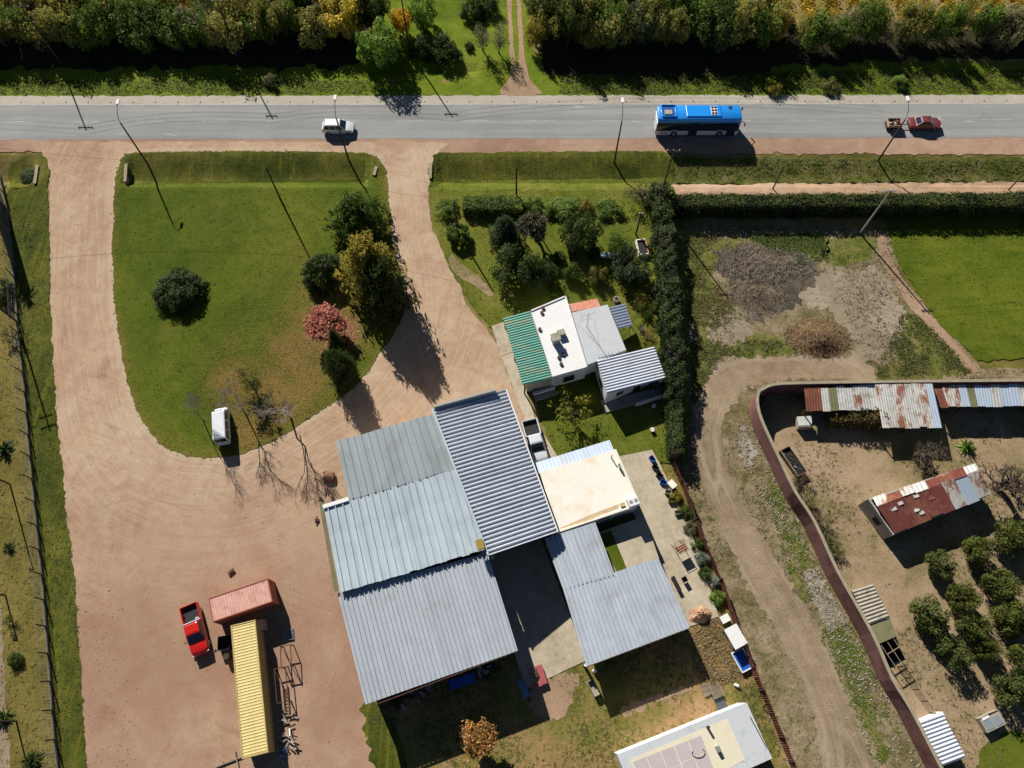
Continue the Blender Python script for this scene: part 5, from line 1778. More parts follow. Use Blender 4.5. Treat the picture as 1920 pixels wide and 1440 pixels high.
for s in (-1, 1):
    MB().bar((f - .1, s * .9, 2.5), (f + .45, s * 1.35, 2.45), .05).build('mirror_arm', m_black, bus)
    MB().box((f + .45, s * 1.37, 2.22), (.12, .22, .5)).build('mirror', m_black, bus, bevel=.03)
    MB().box((f - .0, s * .9, .65), (.08, .4, .2)).build('headlight', m_lampw, bus)
    MB().box((-f - .04, s * 1.05, .8), (.05, .2, .5)).build('tail_light', m_lampr, bus)
MB().box((f - .08, 0, 1.75), (.1, 2.2, 1.2)).build('windscreen', m_cglass, bus)
MB().box((-4.5, -w - .004, .68), (1.0, .02, .14)).build('red_stripe', m_lampr, bus)

# ---------------------------------------------------------------- containers
def container(name, label, cpx, d0, d1, L, mat, matside, h=2.59):
    c0 = G(*cpx, h)
    d = G(*d1, h) - G(*d0, h)
    t = thing(name, label, 'container', (c0.x, c0.y, .06), math.atan2(d.y, d.x))
    wd = 2.44
    H2 = h
    # corner posts and rails
    for sx in (-1, 1):
        for sy in (-1, 1):
            MB().box((sx * (L / 2 - .08), sy * (wd / 2 - .08), H2 / 2), (.16, .16, H2)).build('corner_post', matside, t)
    for sy in (-1, 1):
        for z in (.08, H2 - .06):
            MB().box((0, sy * (wd / 2 - .05), z), (L - .33, .1, .13)).build('rail', matside, t)
    for sx in (-1, 1):
        for z in (.08, H2 - .06):
            MB().box((sx * (L / 2 - .05), 0, z), (.1, wd - .33, .13)).build('end_rail', matside, t)
    n = int(L / .28)
    # corrugated roof and sides
    def panel(A, D, C, B, nm, m, k, amp):
        o = roof_sheets(None, A, B, C, D, 1, k, amp, m, 'trap', name=nm, thick=.02, jit=0)[0]
        o.parent = t
        return o
    e = .12
    x0, x1, y0, y1 = -L / 2 + e, L / 2 - e, -wd / 2 + .06, wd / 2 - .06
    panel((x0, y0, H2 - .05), (x1, y0, H2 - .05), (x1, y1, H2 - .05), (x0, y1, H2 - .05), 'roof_panel', mat, n, .035)
    panel((x0, y0, .12), (x1, y0, .12), (x1, y0, H2 - .12), (x0, y0, H2 - .12), 'side_panel', matside, n, .04)
    panel((x0, y1, .12), (x1, y1, .12), (x1, y1, H2 - .12), (x0, y1, H2 - .12), 'side_panel', matside, n, .04)
    MB().box((-L / 2 + .08, 0, H2 / 2), (.06, wd - .3, H2 - .25)).build('end_panel', matside, t)
    for s in (-1, 1):
        dr = MB().box((L / 2 - .08, s * (wd / 4 - .06), H2 / 2), (.06, wd / 2 - .14, H2 - .25)).build('door', matside, t)
        for q in (-.22, .22):
            MB().tube([(L / 2 - .03, s * (wd / 4 - .06) + q, .2), (L / 2 - .03, s * (wd / 4 - .06) + q, H2 - .2)], .022, 6).build('lock_rod', m_galv, dr)
    return t


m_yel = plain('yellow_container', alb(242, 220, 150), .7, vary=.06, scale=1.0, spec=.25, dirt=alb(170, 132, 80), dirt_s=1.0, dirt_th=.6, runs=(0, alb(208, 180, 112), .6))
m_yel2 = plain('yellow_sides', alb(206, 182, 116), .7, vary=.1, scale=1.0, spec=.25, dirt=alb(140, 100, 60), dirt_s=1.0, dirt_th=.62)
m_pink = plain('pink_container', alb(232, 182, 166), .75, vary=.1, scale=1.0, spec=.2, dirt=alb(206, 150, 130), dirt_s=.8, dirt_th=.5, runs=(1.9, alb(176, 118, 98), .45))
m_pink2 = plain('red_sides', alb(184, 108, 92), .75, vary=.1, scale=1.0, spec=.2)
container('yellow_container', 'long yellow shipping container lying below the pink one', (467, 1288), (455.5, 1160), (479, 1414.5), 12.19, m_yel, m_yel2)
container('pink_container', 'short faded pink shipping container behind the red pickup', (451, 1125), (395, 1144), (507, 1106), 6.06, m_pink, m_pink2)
# ================================================================ POLES AND WIRES
m_pole = plain('pole_wood', alb(96, 82, 72), .9, vary=.25, scale=3, spec=.1)
m_polec = plain('pole_concrete', alb(176, 172, 164), .9, vary=.1, scale=2, spec=.1)


def street_lamp(label, px, py):
    p = G(px, py)
    t = thing('street_lamp', label, 'street lamp', (p.x, p.y, hz(p.x, p.y)), 0, 'street lamps along the road')
    z = -hz(p.x, p.y)
    MB().tube([(0, 0, -.1), (0, 0, 7.5 + z)], [.13, .085], 9).build('pole', m_pole, t, 60)
    MB().tube([(0, 0, 7.2 + z), (0, .05, 7.9 + z), (0, .55, 8.6 + z), (0, 1.6, 9.0 + z)], .045, 7).build('arm', m_galv, t, 60)
    MB().box((0, 1.95, 9.02 + z), (.36, .8, .16)).build('lamp_head', m_white, t, bevel=.04)
    MB().box((0, 1.98, 8.93 + z), (.26, .55, .03)).build('lens', m_lampw, t)
    return t


street_lamp('dark wooden street lamp rising beside the first drive entrance', 276, 306)
street_lamp('dark wooden street lamp standing in the ditch below the white hatchback', 653, 298)
street_lamp('dark wooden street lamp on the verge between second drive and the blue bus', 1152, 303)
street_lamp('dark wooden street lamp on the weedy verge by maroon car and trailer', 1647, 300)

POLES = {}


def utility_pole(key, label, px, py, h, arm=1.0, mat=None, z0=None, lean=(0, 0), rz=0.0, r=.13):
    p = G(px, py)
    z = hz(p.x, p.y) if z0 is None else z0
    t = thing('utility_pole', label, 'utility pole', (p.x, p.y, z), rz)
    MB().tube([(0, 0, -.1), (lean[0], lean[1], h)], [r, r * .65], 9).build('pole', mat or m_pole, t, 60)
    if arm:
        MB().box((lean[0], lean[1] + .1, h - .3), (arm * 2, .1, .12)).build('crossarm', m_woodd if mat is None else mat, t)
        for s in (-.9, 0, .9):
            MB().tube([(lean[0] + s * arm, lean[1] + .1, h - .25), (lean[0] + s * arm, lean[1] + .1, h - .02)], [.06, .04], 6).build('insulator', m_white, t)
    POLES[key] = (Vector((p.x + lean[0], p.y + lean[1], z + h - .04)), arm)
    return t


utility_pole('n1', 'utility pole with crossarm hidden in the western tree belt, shadow across the road', 112, 116, 9.4, 1.0)
utility_pole('n2', 'bare utility pole among belt trees with a blue ring at its foot', 448, 102, 9.0, .8)
rg = MB().tube([(.45 * math.cos(a), .45 * math.sin(a) - .2, .35) for a in np.linspace(0, 6.2832, 17)], .06, 6, cap=False).build('ring', m_bluep, bpy.data.objects['utility_pole.001'])
utility_pole('n3', 'utility pole behind the lone bright green tree north of the road', 768, 96, 9.2, .9)
utility_pole('w1', 'thin dark utility pole alone on the open lawn island', 527, 376, 6.6, 0)
utility_pole('w2', 'thin dark pole at the low hedge east of the second drive', 968, 376, 6.6, 0)
utility_pole('w3', 'slim pole rising through the clipped round garden bush', 858, 436, 6.6, 0)
utility_pole('w4', 'slim bent pole beside the tall hedge in the garden', 1192, 441, 4.6, 0.25)
utility_pole('e1', 'wooden utility pole with crossarms at the hedge corner below the bus', 1234, 384, 10.4, .8)
utility_pole('e2', 'short plain pole standing on the dirt path near the long hedge', 1449, 354, 4.6, 0, r=.1)
utility_pole('e3', 'short plain pole at the far end of the dirt path', 1891, 356, 4.6, 0, r=.1)
utility_pole('e4', 'pale concrete utility pole between long hedge and footpath', 1612, 438, 8.8, .7, m_polec)
utility_pole('l1', 'utility pole west of the wire fence throwing a long thin shadow', -4, 352, 8.6, 0)
t = utility_pole('l2', 'utility pole with two crossarms standing at the wire fence', 33, 604, 10.4, .9, rz=.35)
MB().box((0, .1, 9.2), (1.5, .1, .12)).build('crossarm', m_woodd, t)
for i, (x, y, h_) in enumerate(((19, 908, 6.8), (11, 1117, 3.2), (31, 1352, 3.6))):
    pp = G(x, y)
    t = thing('garden_pole', ('tall slim pole in dry grass west of the fence', 'short slim pole beside a spiky plant west of the fence', 'short slim pole above the big spiky rosette')[i], 'pole', (pp.x, pp.y, .03))
    MB().tube([(0, 0, -.1), (0, 0, h_)], [.09, .07], 8).build('shaft', m_pole, t, 60)
    MB().box((-.15, 0, h_ + .03), (.5, .12, .08)).build('cap', m_black, t)


def wire(label, a, b_, off=0.0, sag=.9, name='overhead_wire', r=.014, group='overhead power wires'):
    a, b_ = Vector(a), Vector(b_)
    d = (b_ - a)
    n = Vector((-d.y, d.x, 0)).normalized() * off
    pts = [a.lerp(b_, t) + n + Vector((0, 0, -sag * 4 * t * (1 - t))) for t in np.linspace(0, 1, 17)]
    o = MB().tube(pts, r, 4, cap=False).build(name, m_black)
    return tag(o, label, 'cable', group)


def far(p, dx, dy=0.0):
    return Vector((p.x + dx, p.y + dy, p.z))


n1, n2, n3 = POLES['n1'][0], POLES['n2'][0], POLES['n3'][0]
NL = 'thin black overhead wire strung above the northern tree belt'
NX = far(n3, 60, 1)
for o_ in (-.8, 0, .8):
    wire(NL, n1, n2, o_)
    wire(NL, n2, n3, o_)
    wire(NL, n3, NX, o_, 1.6)
    wire(NL, far(n1, -45, -1), n1, o_, 1.2)
EL = 'thin black overhead wire strung above the long eastern hedge'
for o_ in (-.5, .5):
    wire(EL, POLES['e1'][0], POLES['e4'][0], o_, .8)
    wire(EL, POLES['e4'][0], far(POLES['e4'][0], 45, 1), o_, .8)
LL = 'thin wire crossing the lawn island between slim poles'
wire(LL, POLES['l1'][0], POLES['w1'][0], 0, .8)
wire(LL, POLES['w1'][0], POLES['w3'][0], 0, .6)
wire(LL, POLES['w3'][0], POLES['e1'][0], 0, .6)
wire('service wire running from the garden pole to the house roof', POLES['w4'][0], P3(1128, 574, 3.05), 0, .25, r=.012, group=None)

# ================================================================ WESTERN WIRE FENCE
fpx = [(2, 330), (12, 375), (25, 485), (32, 560), (37, 635), (47, 720), (57, 845), (67, 945), (77, 1045), (82, 1090), (87, 1155), (95, 1255), (103, 1367), (111, 1440), (121, 1550)]
fw = [np.array(G2(x, y)) for x, y in fpx]
fence = thing('wire_fence', 'wire fence with leaning posts on a low concrete kerb beside the drive', 'fence', (*fw[0], 0))
L = fence.location
kb = MB()
m_kerb = plain('mossy_kerb', alb(124, 116, 98), .9, vary=.3, scale=1.0, spec=.1)
def offp(pts, d):
    return offs(pts, d)
a_, c_ = offp(fw, -.11), offp(fw, .11)
kb.loft([[(p[0] - L.x, p[1] - L.y, 0), (q[0] - L.x, q[1] - L.y, 0), (q[0] - L.x, q[1] - L.y, .38), (p[0] - L.x, p[1] - L.y, .38)] for p, q in zip(a_, c_)]).build('kerb', m_kerb, fence)
accf = [0]
for a, c2 in zip(fw[:-1], fw[1:]):
    accf.append(accf[-1] + np.hypot(*(c2 - a)))
pp_, s_ = [], .5
while s_ < accf[-1]:
    i = min(np.searchsorted(accf, s_, side='right') - 1, len(fw) - 2)
    t = (s_ - accf[i]) / (accf[i + 1] - accf[i])
    q = fw[i] + (fw[i + 1] - fw[i]) * t
    pp_.append(q)
    MB().tube([(q[0] - L.x, q[1] - L.y, .3), (q[0] - L.x + random.uniform(-.08, .08), q[1] - L.y + random.uniform(-.1, .1), 2.1)], [.075, .06], 6).build('post', m_pole, fence)
    s_ += 2.75
for zz in (.7, 1.2, 1.7, 2.0):
    MB().tube([(q[0] - L.x, q[1] - L.y, zz) for q in pp_], .012, 4, cap=False).build('wire', m_galv, fence)
# mesh netting seen as its slender verticals
nt = MB()
for a, c2 in zip(pp_[:-1], pp_[1:]):
    for k in range(1, 9):
        q = a + (c2 - a) * k / 9
        nt.bar((q[0] - L.x, q[1] - L.y, .38), (q[0] - L.x, q[1] - L.y, 2.0), .012)
tag(nt.build('netting', m_galv, fence), kind='stuff')

# culvert headwalls where the drives cross the ditch
for lab, (x0, y0), (x1, y1) in (('concrete culvert headwall on the island side of the first drive', (238, 310), (236, 342)), ('concrete culvert headwall with a flat slab beside the second drive', (706, 315), (702, 330)),
                                ('concrete culvert headwall on the garden side of the second drive', (808, 308), (807, 336)), ('concrete culvert headwall at the weedy western grass island', (72, 312), (67, 346))):
    a, c2 = G(x0, y0), G(x1, y1)
    hd = thing('culvert_headwall', lab, 'culvert', ((a.x + c2.x) / 2, (a.y + c2.y) / 2, -.7), math.atan2((c2 - a).y, (c2 - a).x))
    ln = (c2 - a).length
    MB().box((0, 0, .45), (ln, .25, .95)).build('wall', m_conc, hd)
    MB().box((0, 0, .96), (ln + .1, .4, .07)).build('coping', m_cap, hd)
    MB().tube([(0, -.14, .3), (0, .14, .3)], .28, 14).build('pipe', m_dark, hd)

# road studs on the far shoulder
stud = None
la, ra = G(0, 192.5), G(1920, 189.5)
for i, px in enumerate(range(40, 1920, 42)):
    x = G(px, 192).x
    y = la.y + (ra.y - la.y) * (x - la.x) / (ra.x - la.x)
    if stud is None:
        stud = MB().loft([[(-.09, -.07, 0), (.09, -.07, 0), (.09, .07, 0), (-.09, .07, 0)], [(-.05, -.04, .06), (.05, -.04, .06), (.05, .04, .06), (-.05, .04, .06)]]).build('road_stud', m_woodd)
        tag(stud, 'small dark stud in the row along the far road shoulder', 'road stud', 'road studs along the far shoulder')
        o = stud
    else:
        o = stud.copy()
        COL.objects.link(o)
    o.location = (x, y, .03)

# ================================================================ YARD CLUTTER
def clutter(name, label, cat, px, py, z=.06, rz=0.0, group=None):
    p = G(px, py)
    return thing(name, label, cat, (p.x, p.y, z), rz, group)


# red implement at the court corner
t = clutter('mower_deck', 'faded red mowing implement with levers at the concrete court corner', 'machine', 1008, 1268, .1, -1.25)
m_redm = plain('faded_red', alb(176, 92, 92), .7, vary=.15)
MB().box((0, .35, .42), (1.9, .75, .12)).build('deck', m_redm, t, bevel=.05)
MB().box((.75, -.25, .42), (.5, .8, .1)).build('deck_wing', m_redm, t, bevel=.04)
for x in (-.6, -.2, .2):
    MB().bar((x, .1, .45), (x - .3, -.75, .95), .08).build('lever', m_steel, t)
MB().bar((-.9, -.75, .95), (.1, -.75, .95), .06).build('crossbar', m_steel, t)
MB().box((-.2, -.1, .5), (.5, .4, .3)).build('gearbox', m_woodd, t)
for x in (-.75, .75):
    MB().tube([(x, .55, .2), (x, .7, .2)], .2, 12).build('wheel', m_tyre, t)
    MB().box((x, .5, .28), (.1, .2, .2)).build('bracket', m_steel, t)
t = clutter('leaning_sheet', 'dusty blue sheet leaning in the workshop shadow beside the red implement', 'panel', 982, 1290, .07, -1.15)
MB().quadbox([(-.9, -.35, 0), (.9, -.35, 0), (.9, -.3, .02), (-.9, -.3, .02), (-.9, .25, .5), (.9, .25, .5), (.9, .3, .5), (-.9, .3, .5)]).build('sheet', plain('dusty_blue', alb(90, 130, 180), .6), t)
t = clutter('workbench', 'blue-topped bench under the edge of the open workshop roof', 'bench', 868, 1278, .06, .33)
MB().box((0, 0, .9), (2.6, .9, .08)).build('top', m_bluep, t)
for x in (-1.1, 1.1):
    for y in (-.35, .35):
        MB().box((x, y, .43), (.08, .08, .87)).build('leg', m_steel, t)
for i, (x, y) in enumerate(((760, 1302), (800, 1290), (930, 1250), (745, 1318), (905, 1262))):
    t = clutter('scrap_heap', ['grey scrap heap at the workshop edge by the lawn patch', 'low timber scrap heap under the workshop eave', 'pale scrap heap by the workshop post near the court',
                               'small block heap outside the workshop corner', 'dark scrap heap next to the blue-topped bench'][i], 'scrap', x, y, .05, random.uniform(0, 3))
    for k in range(8):
        MB().box((random.uniform(-.7, .7), random.uniform(-.5, .5), random.uniform(.1, .3)), (random.uniform(.2, .9), random.uniform(.1, .4), random.uniform(.15, .5)), random.uniform(0, 3)).build('block', random.choice([m_galv, m_woodd, m_fibre, m_steel]), t)
t = clutter('gas_bottle', 'small white bottle at the shadowed corner of the open shelter', 'bottle', 1114, 1258, .05)
MB().tube([(0, 0, 0), (0, 0, .55), (0, 0, .7), (0, 0, .85)], [.2, .2, .12, .06], 12).build('bottle', m_white, t, 50)
MB().tube([(0, 0, .84), (0, 0, .95)], .05, 8).build('valve', m_galv, t)
t = clutter('white_post', 'short white-capped post at the court side of the shelter', 'post', 1095, 1249, .05)
MB().tube([(0, 0, 0), (0, 0, 1.6)], .1, 8).build('shaft', m_woodd, t)
MB().tube([(0, 0, 1.6), (0, 0, 1.75)], .15, 10).build('cap', m_white, t)
t = clutter('metal_trough', 'low grey trough among green weeds west of the shelter shadow', 'trough', 1112, 1290, .05, -1.1)
MB().box((0, 0, .25), (1.5, .6, .05)).build('base', m_fibre, t)
for s in (-1, 1):
    MB().box((0, s * .3, .45), (1.5, .05, .45)).build('side', m_fibre, t)
    MB().box((s * .75, 0, .45), (.05, .55, .45)).build('end', m_fibre, t)
    MB().box((s * .5, 0, .12), (.1, .5, .25)).build('foot', m_woodd, t)

# pallets and dark panel by the bungalow
for i, (x, y) in enumerate(((1325, 1293), (1342, 1297))):
    t = clutter('wooden_pallet', ['worn wooden pallet lying flat on soil above the bungalow', 'pale wooden pallet propped beside the dark panel above the bungalow'][i], 'pallet', x, y, .08, -1.2)
    for k in range(8):
        MB().box((-.02, -.5 + k * .143, .13 + .25 * i), (1.15, .085, .025)).build('slat', m_wood, t)
    for k in (-.5, 0, .5):
        MB().box((k, 0, .06 + .125 * i), (.1, 1.05, .11 + .25 * i)).build('bearer', m_woodd, t)
t = clutter('roofing_sheet', 'dark grey sheet lying by the pallets above the bungalow', 'panel', 1350, 1318, .08, -1.2)
MB().box((0, 0, .1), (1.6, 1.0, .05)).build('sheet', plain('slate_panel', alb(84, 88, 94), .6), t)
MB().box((0, 0, .035), (1.4, .8, .08)).build('batten', m_woodd, t)
t = clutter('white_can', 'small white jerrycan on grass between pallets and rusty fence', 'can', 1380, 1285, .07, -.4)
MB().box((0, 0, .15), (.5, .26, .3)).build('body', m_white, t, bevel=.05)
MB().tube([(.2, 0, .3), (.2, 0, .36)], .05, 8).build('lid', m_black, t)

# white-roofed hutch and blue basin by the rusty fence
t = clutter('white_hutch', 'small hutch with flat white roof against the rusty red fence', 'hutch', 1372, 1196, .05, -1.12)
for x in (-.85, .85):
    for y in (-.5, .5):
        MB().box((x, y, .7), (.08, .08, 1.4)).build('post', m_wood, t)
MB().box((0, 0, .5), (1.7, 1.0, .9)).build('box', m_fibre, t)
MB().box((0, 0, 1.44), (2.1, 1.45, .06)).build('roof', m_white, t)
t = clutter('blue_basin', 'blue water basin with white rim beside the white hutch', 'basin', 1390, 1238, .05, -1.12)
MB().box((0, 0, .25), (1.9, 1.2, .08)).build('water', m_bluep, t)
for s in (-1, 1):
    MB().box((0, s * .65, .22), (2.05, .1, .44)).build('side', m_white, t)
    MB().box((s * 1.0, 0, .22), (.1, 1.2, .44)).build('end', m_white, t)
t = clutter('concrete_block', 'pale concrete block at the head of the white hutch', 'block', 1357, 1161, .05, -1.12)
MB().box((0, 0, .25), (.7, .9, .5)).build('block', m_conc, t, bevel=.03)
MB().box((0, 0, .52), (.75, .95, .05)).build('cap', m_white, t)

# sand pile on the terrace
def heap(name, label, cat, px, py, rx, ry, h, mat, seed, kind=None, rz=0.0):
    r = np.random.default_rng(seed)
    p = G(px, py)
    n, m = 26, 12
    mb = MB()
    ph = r.uniform(0, 6.28, 4)
    mb.v.append((0, 0, h))
    for j in range(1, m + 1):
        t = j / m
        for k in range(n):
            a = 6.2832 * k / n
            q = 1 + .16 * math.sin(2 * a + ph[0]) + .1 * math.sin(5 * a + ph[1]) + r.normal(0, .03)
            z = h * (math.cos(t * math.pi) * .5 + .5) * (1 + r.normal(0, .12))
            mb.v.append((rx * t * q * math.cos(a), ry * t * q * math.sin(a), z if j < m else -.02))
    for k in range(n):
        mb.f.append((0, 1 + k, 1 + (k + 1) % n))
    for j in range(m - 1):
        for k in range(n):
            a = 1 + j * n + k
            c2 = 1 + j * n + (k + 1) % n
            mb.f.append((a, a + n, c2 + n, c2))
    o = mb.build(name, mat)
    o.location = (p.x, p.y, .06)
    o.rotation_euler = (0, 0, rz)
    return tag(o, label, cat, kind=kind)


m_sand = ground_mat('pink_sand', [(.1, alb(150, 112, 86)), (.5, alb(198, 156, 124)), (.9, alb(222, 186, 156))], s=(.6, 2, 6), bump=.8)
m_earth = ground_mat('dark_earth', [(.1, alb(84, 74, 58)), (.5, alb(126, 112, 94)), (.9, alb(160, 146, 128))], s=(.4, 1.5, 6), bump=1.0, bd=.2)
m_straw = ground_mat('dead_brush', [(.1, alb(116, 88, 58)), (.5, alb(172, 138, 96)), (.9, alb(206, 174, 130))], s=(.4, 1.5, 6), bump=1.0, bd=.2)
heap('sand_pile', 'pink building sand pile at the lower end of the concrete terrace', 'sand pile', 1312, 1153, 1.35, 1.05, .75, m_sand, 3)

# folded rack with dark cloth and items on the terrace
t = clutter('drying_rack', 'brown drying rack casting a dark shadow on the concrete terrace', 'rack', 1273, 1030, .12, -1.1)
for s in (-1, 1):
    MB().bar((-.8, s * .5, 0), (.6, s * .5, 1.3), .05).build('leg', m_steel, t)
    MB().bar((.8, s * .5, 0), (-.6, s * .5, 1.3), .05).build('leg', m_steel, t)
for k in range(6):
    MB().bar((-.6 + k * .24, -.6, 1.3), (-.6 + k * .24, .6, 1.3), .03).build('rail', m_steel, t)
MB().box((.15, 0, 1.1), (.7, 1.0, .3)).build('cloth', plain('tan_cloth', alb(190, 140, 110), .9), t)
t = clutter('outdoor_chair', 'dark garden chair on the terrace beside the open shelter', 'chair', 1282, 1088, .12, -1.1)
MB().box((0, 0, .42), (.5, .5, .05)).build('seat', m_woodd, t)
MB().box((-.25, 0, .7), (.05, .5, .5)).build('backrest', m_woodd, t)
for x in (-.2, .2):
    for y in (-.2, .2):
        MB().box((x, y, .2), (.05, .05, .4)).build('leg', m_woodd, t)
t = clutter('long_bench', 'long dark bench under the shelter eave on the terrace', 'bench', 1266, 1096, .12, -1.15)
MB().box((0, 0, .45), (1.6, .4, .07)).build('seat', m_black, t)
for x in (-.65, .65):
    MB().box((x, 0, .2), (.08, .36, .42)).build('leg', m_black, t)
for i, (x, y, mm) in enumerate(((1222, 862, m_bluep), (1228, 878, m_black), (1236, 893, m_black), (1243, 906, m_bluep), (1252, 924, m_fibre), (1259, 941, m_woodd), (1270, 962, m_fibre))):
    t = clutter('storage_crate', ['blue crate at the grassy end of the terrace edge row', 'black crate second in the terrace edge row', 'black crate next to the bright blue one on the terrace edge', 'bright blue crate in the middle of the terrace edge row',
                                  'pale crate just past the bright blue one on the terrace edge', 'brown crate with pale neighbours on the terrace edge', 'last pale crate before the shrubs on the terrace edge'][i], 'crate', x, y, .1, -1.0 + .2 * i, 'crates along the terrace edge')
    MB().box((0, 0, .03), (.7, .45, .05)).build('base', mm, t)
    for s in (-1, 1):
        MB().box((0, s * .22, .22), (.7, .04, .34)).build('side', mm, t)
        MB().box((s * .34, 0, .22), (.04, .4, .34)).build('end', mm, t)
t = clutter('beehive_box', 'small white box on grass between terrace and rusty fence', 'box', 1258, 911, .1, -.9)
MB().box((0, 0, .3), (.8, .6, .6)).build('box', m_white, t, bevel=.02)
MB().box((0, 0, .63), (.9, .7, .06)).build('lid', m_cream, t)

# rubble heaps west of the shed
t = clutter('boulder', 'brown boulder pile lying west of the metal shed', 'stone', 618, 895, .05)
for (x, y, s) in ((0, 0, .75), (-.5, .5, .3), (.5, -.35, .35)):
    mb = MB()
    nn = 9
    rr = [[(x + s * math.cos(6.283 * k / nn) * w_ * random.uniform(.85, 1.15), y + s * .8 * math.sin(6.283 * k / nn) * w_ * random.uniform(.85, 1.15), z_ * s) for k in range(nn)] for w_, z_ in ((.95, -.02), (1.05, .35), (.8, .75), (.3, .95))]
    mb.loft(rr).build('rock', plain('brown_stone', alb(140, 100, 80), .9, vary=.25), t)
for i, (x, y) in enumerate(((600, 940), (625, 940), (592, 975), (434, 1074), (613, 920))):
    t = clutter('iron_scrap', ['rusty iron scrap at the north corner of the shed gutter', 'dark iron scrap beside the white shed parapet', 'thin rusty rod scrap west of the shed wall', 'lone rusty iron scrap lying in the open gravel yard', 'rusty iron plate below the boulder pile'][i], 'scrap', x, y, .05, random.uniform(0, 3))
    for k in range(3):
        MB().box((random.uniform(-.2, .2), random.uniform(-.2, .2), .1 + .05 * k), (random.uniform(.3, .8), random.uniform(.08, .3), .1), random.uniform(0, 3)).build('piece', m_steel, t)

# black tank and frames beside the yellow container
t = clutter('black_tank', 'black open tank tucked between yellow and pink containers', 'tank', 425, 1207, .06, -1.45)
MB().box((0, 0, .1), (1.3, 1.1, .06)).build('base', m_black, t)
for s in (-1, 1):
    MB().box((0, s * .55, .5), (1.3, .06, .85)).build('side', m_black, t)
    MB().box((s * .65, 0, .5), (.06, 1.05, .85)).build('end', m_black, t)
t = clutter('steel_drum', 'dark drum below the black tank at the yellow container', 'drum', 430, 1232, .06)
MB().tube([(0, 0, 0), (0, 0, .88)], .32, 14).build('shell', m_steel, t, 50)
MB().tube([(0, 0, .88), (0, 0, .9)], .3, 14).build('lid', m_woodd, t)
def frame(label, px, py, rz, L_, Wd, h_, mat=m_steel, brace=True):
    t = clutter('metal_rack', label, 'rack', px, py, .06, rz)
    for sx in (-1, 1):
        for sy in (-1, 1):
            MB().bar((sx * L_ / 2, sy * Wd / 2, 0), (sx * L_ / 2, sy * Wd / 2, h_), .08).build('upright', mat, t)
    for sy in (-1, 1):
        MB().bar((-L_ / 2, sy * Wd / 2, h_), (L_ / 2, sy * Wd / 2, h_), .08).build('rail', mat, t)
    for sx in (-1, 1):
        MB().bar((sx * L_ / 2, -Wd / 2, h_ - .1), (sx * L_ / 2, Wd / 2, h_ - .1), .08).build('crossbar', mat, t)
    if brace:
        MB().bar((-L_ / 2, -Wd / 2, h_ - .05), (L_ / 2, Wd / 2, h_ - .05), .05).build('brace', mat, t)
    return t
frame('rusty steel frame standing upright east of the yellow container', 543, 1232, -1.4, 2.0, 1.0, 1.3)
frame('long rusty rack frame in the shadow of the yellow container', 533, 1285, -1.35, 3.2, 1.1, 1.0)
t = clutter('slatted_pallet', 'pale slatted pallet beside the steel frames near the pink container', 'pallet', 541, 1190, .06, -1.4)
for k in range(6):
    MB().box((-.5 + k * .2, 0, .14), (.1, 1.1, .03)).build('slat', m_galv, t)
for s in (-.45, 0, .45):
    MB().box((0, s, .06), (1.15, .1, .11)).build('bearer', m_woodd, t)
t = clutter('wall_ladder', 'thin ladder lying along the yellow container shadow edge', 'ladder', 539, 1318, .08, -1.38)
for s in (-1, 1):
    MB().box((0, s * .2, .06), (3.0, .06, .08)).build('stile', m_steel, t)
for k in range(9):
    MB().box((-1.3 + k * .32, 0, .06), (.04, .38, .04)).build('rung', m_steel, t)
for i, (x, y) in enumerate(((541, 1345), (543, 1375), (541, 1395), (533, 1410))):
    t = clutter('metal_scrap', ['white metal scrap at the ladder foot', 'dark tangled scrap pile east of the yellow container', 'pale bent scrap past the tangled pile', 'bluish scrap at the lower end of the yellow container'][i], 'scrap', x, y, .06, random.uniform(0, 3))
    for k in range(11):
        a = Vector((random.uniform(-.5, .5), random.uniform(-.5, .5), random.uniform(.05, .3)))
        MB().bar(a, a + Vector((random.uniform(-.7, .7), random.uniform(-.7, .7), random.uniform(-.0, .35))), random.uniform(.05, .16), .05).build('bar', random.choice([m_galv, m_steel, m_fibre] if i != 3 else [m_skyz, m_steel, m_bluep]), t)
t = clutter('pink_board', 'pink board leaning against the yellow container flank', 'board', 502, 1172, .06, -1.4)
MB().quadbox([(-.55, -.1, 0), (.55, -.1, 0), (.55, -.04, 0), (-.55, -.04, 0), (-.55, -.5, 1.2), (.55, -.5, 1.2), (.55, -.44, 1.2), (-.55, -.44, 1.2)]).build('sheet', m_pink, t)
# thin lumber at the bottom edge
t = clutter('timber_bundle', 'crossed timber poles on gravel below the yellow container', 'timber', 432, 1428, .06, .35)
MB().bar((-1.6, 0, .1), (1.4, .05, .12), .1).build('timber', m_wood, t)
MB().bar((.7, -.9, .2), (.65, .9, .2), .08).build('timber', m_wood, t)
MB().bar((-.6, -.2, .03), (-.6, .2, .03), .08).build('timber', m_woodd, t)

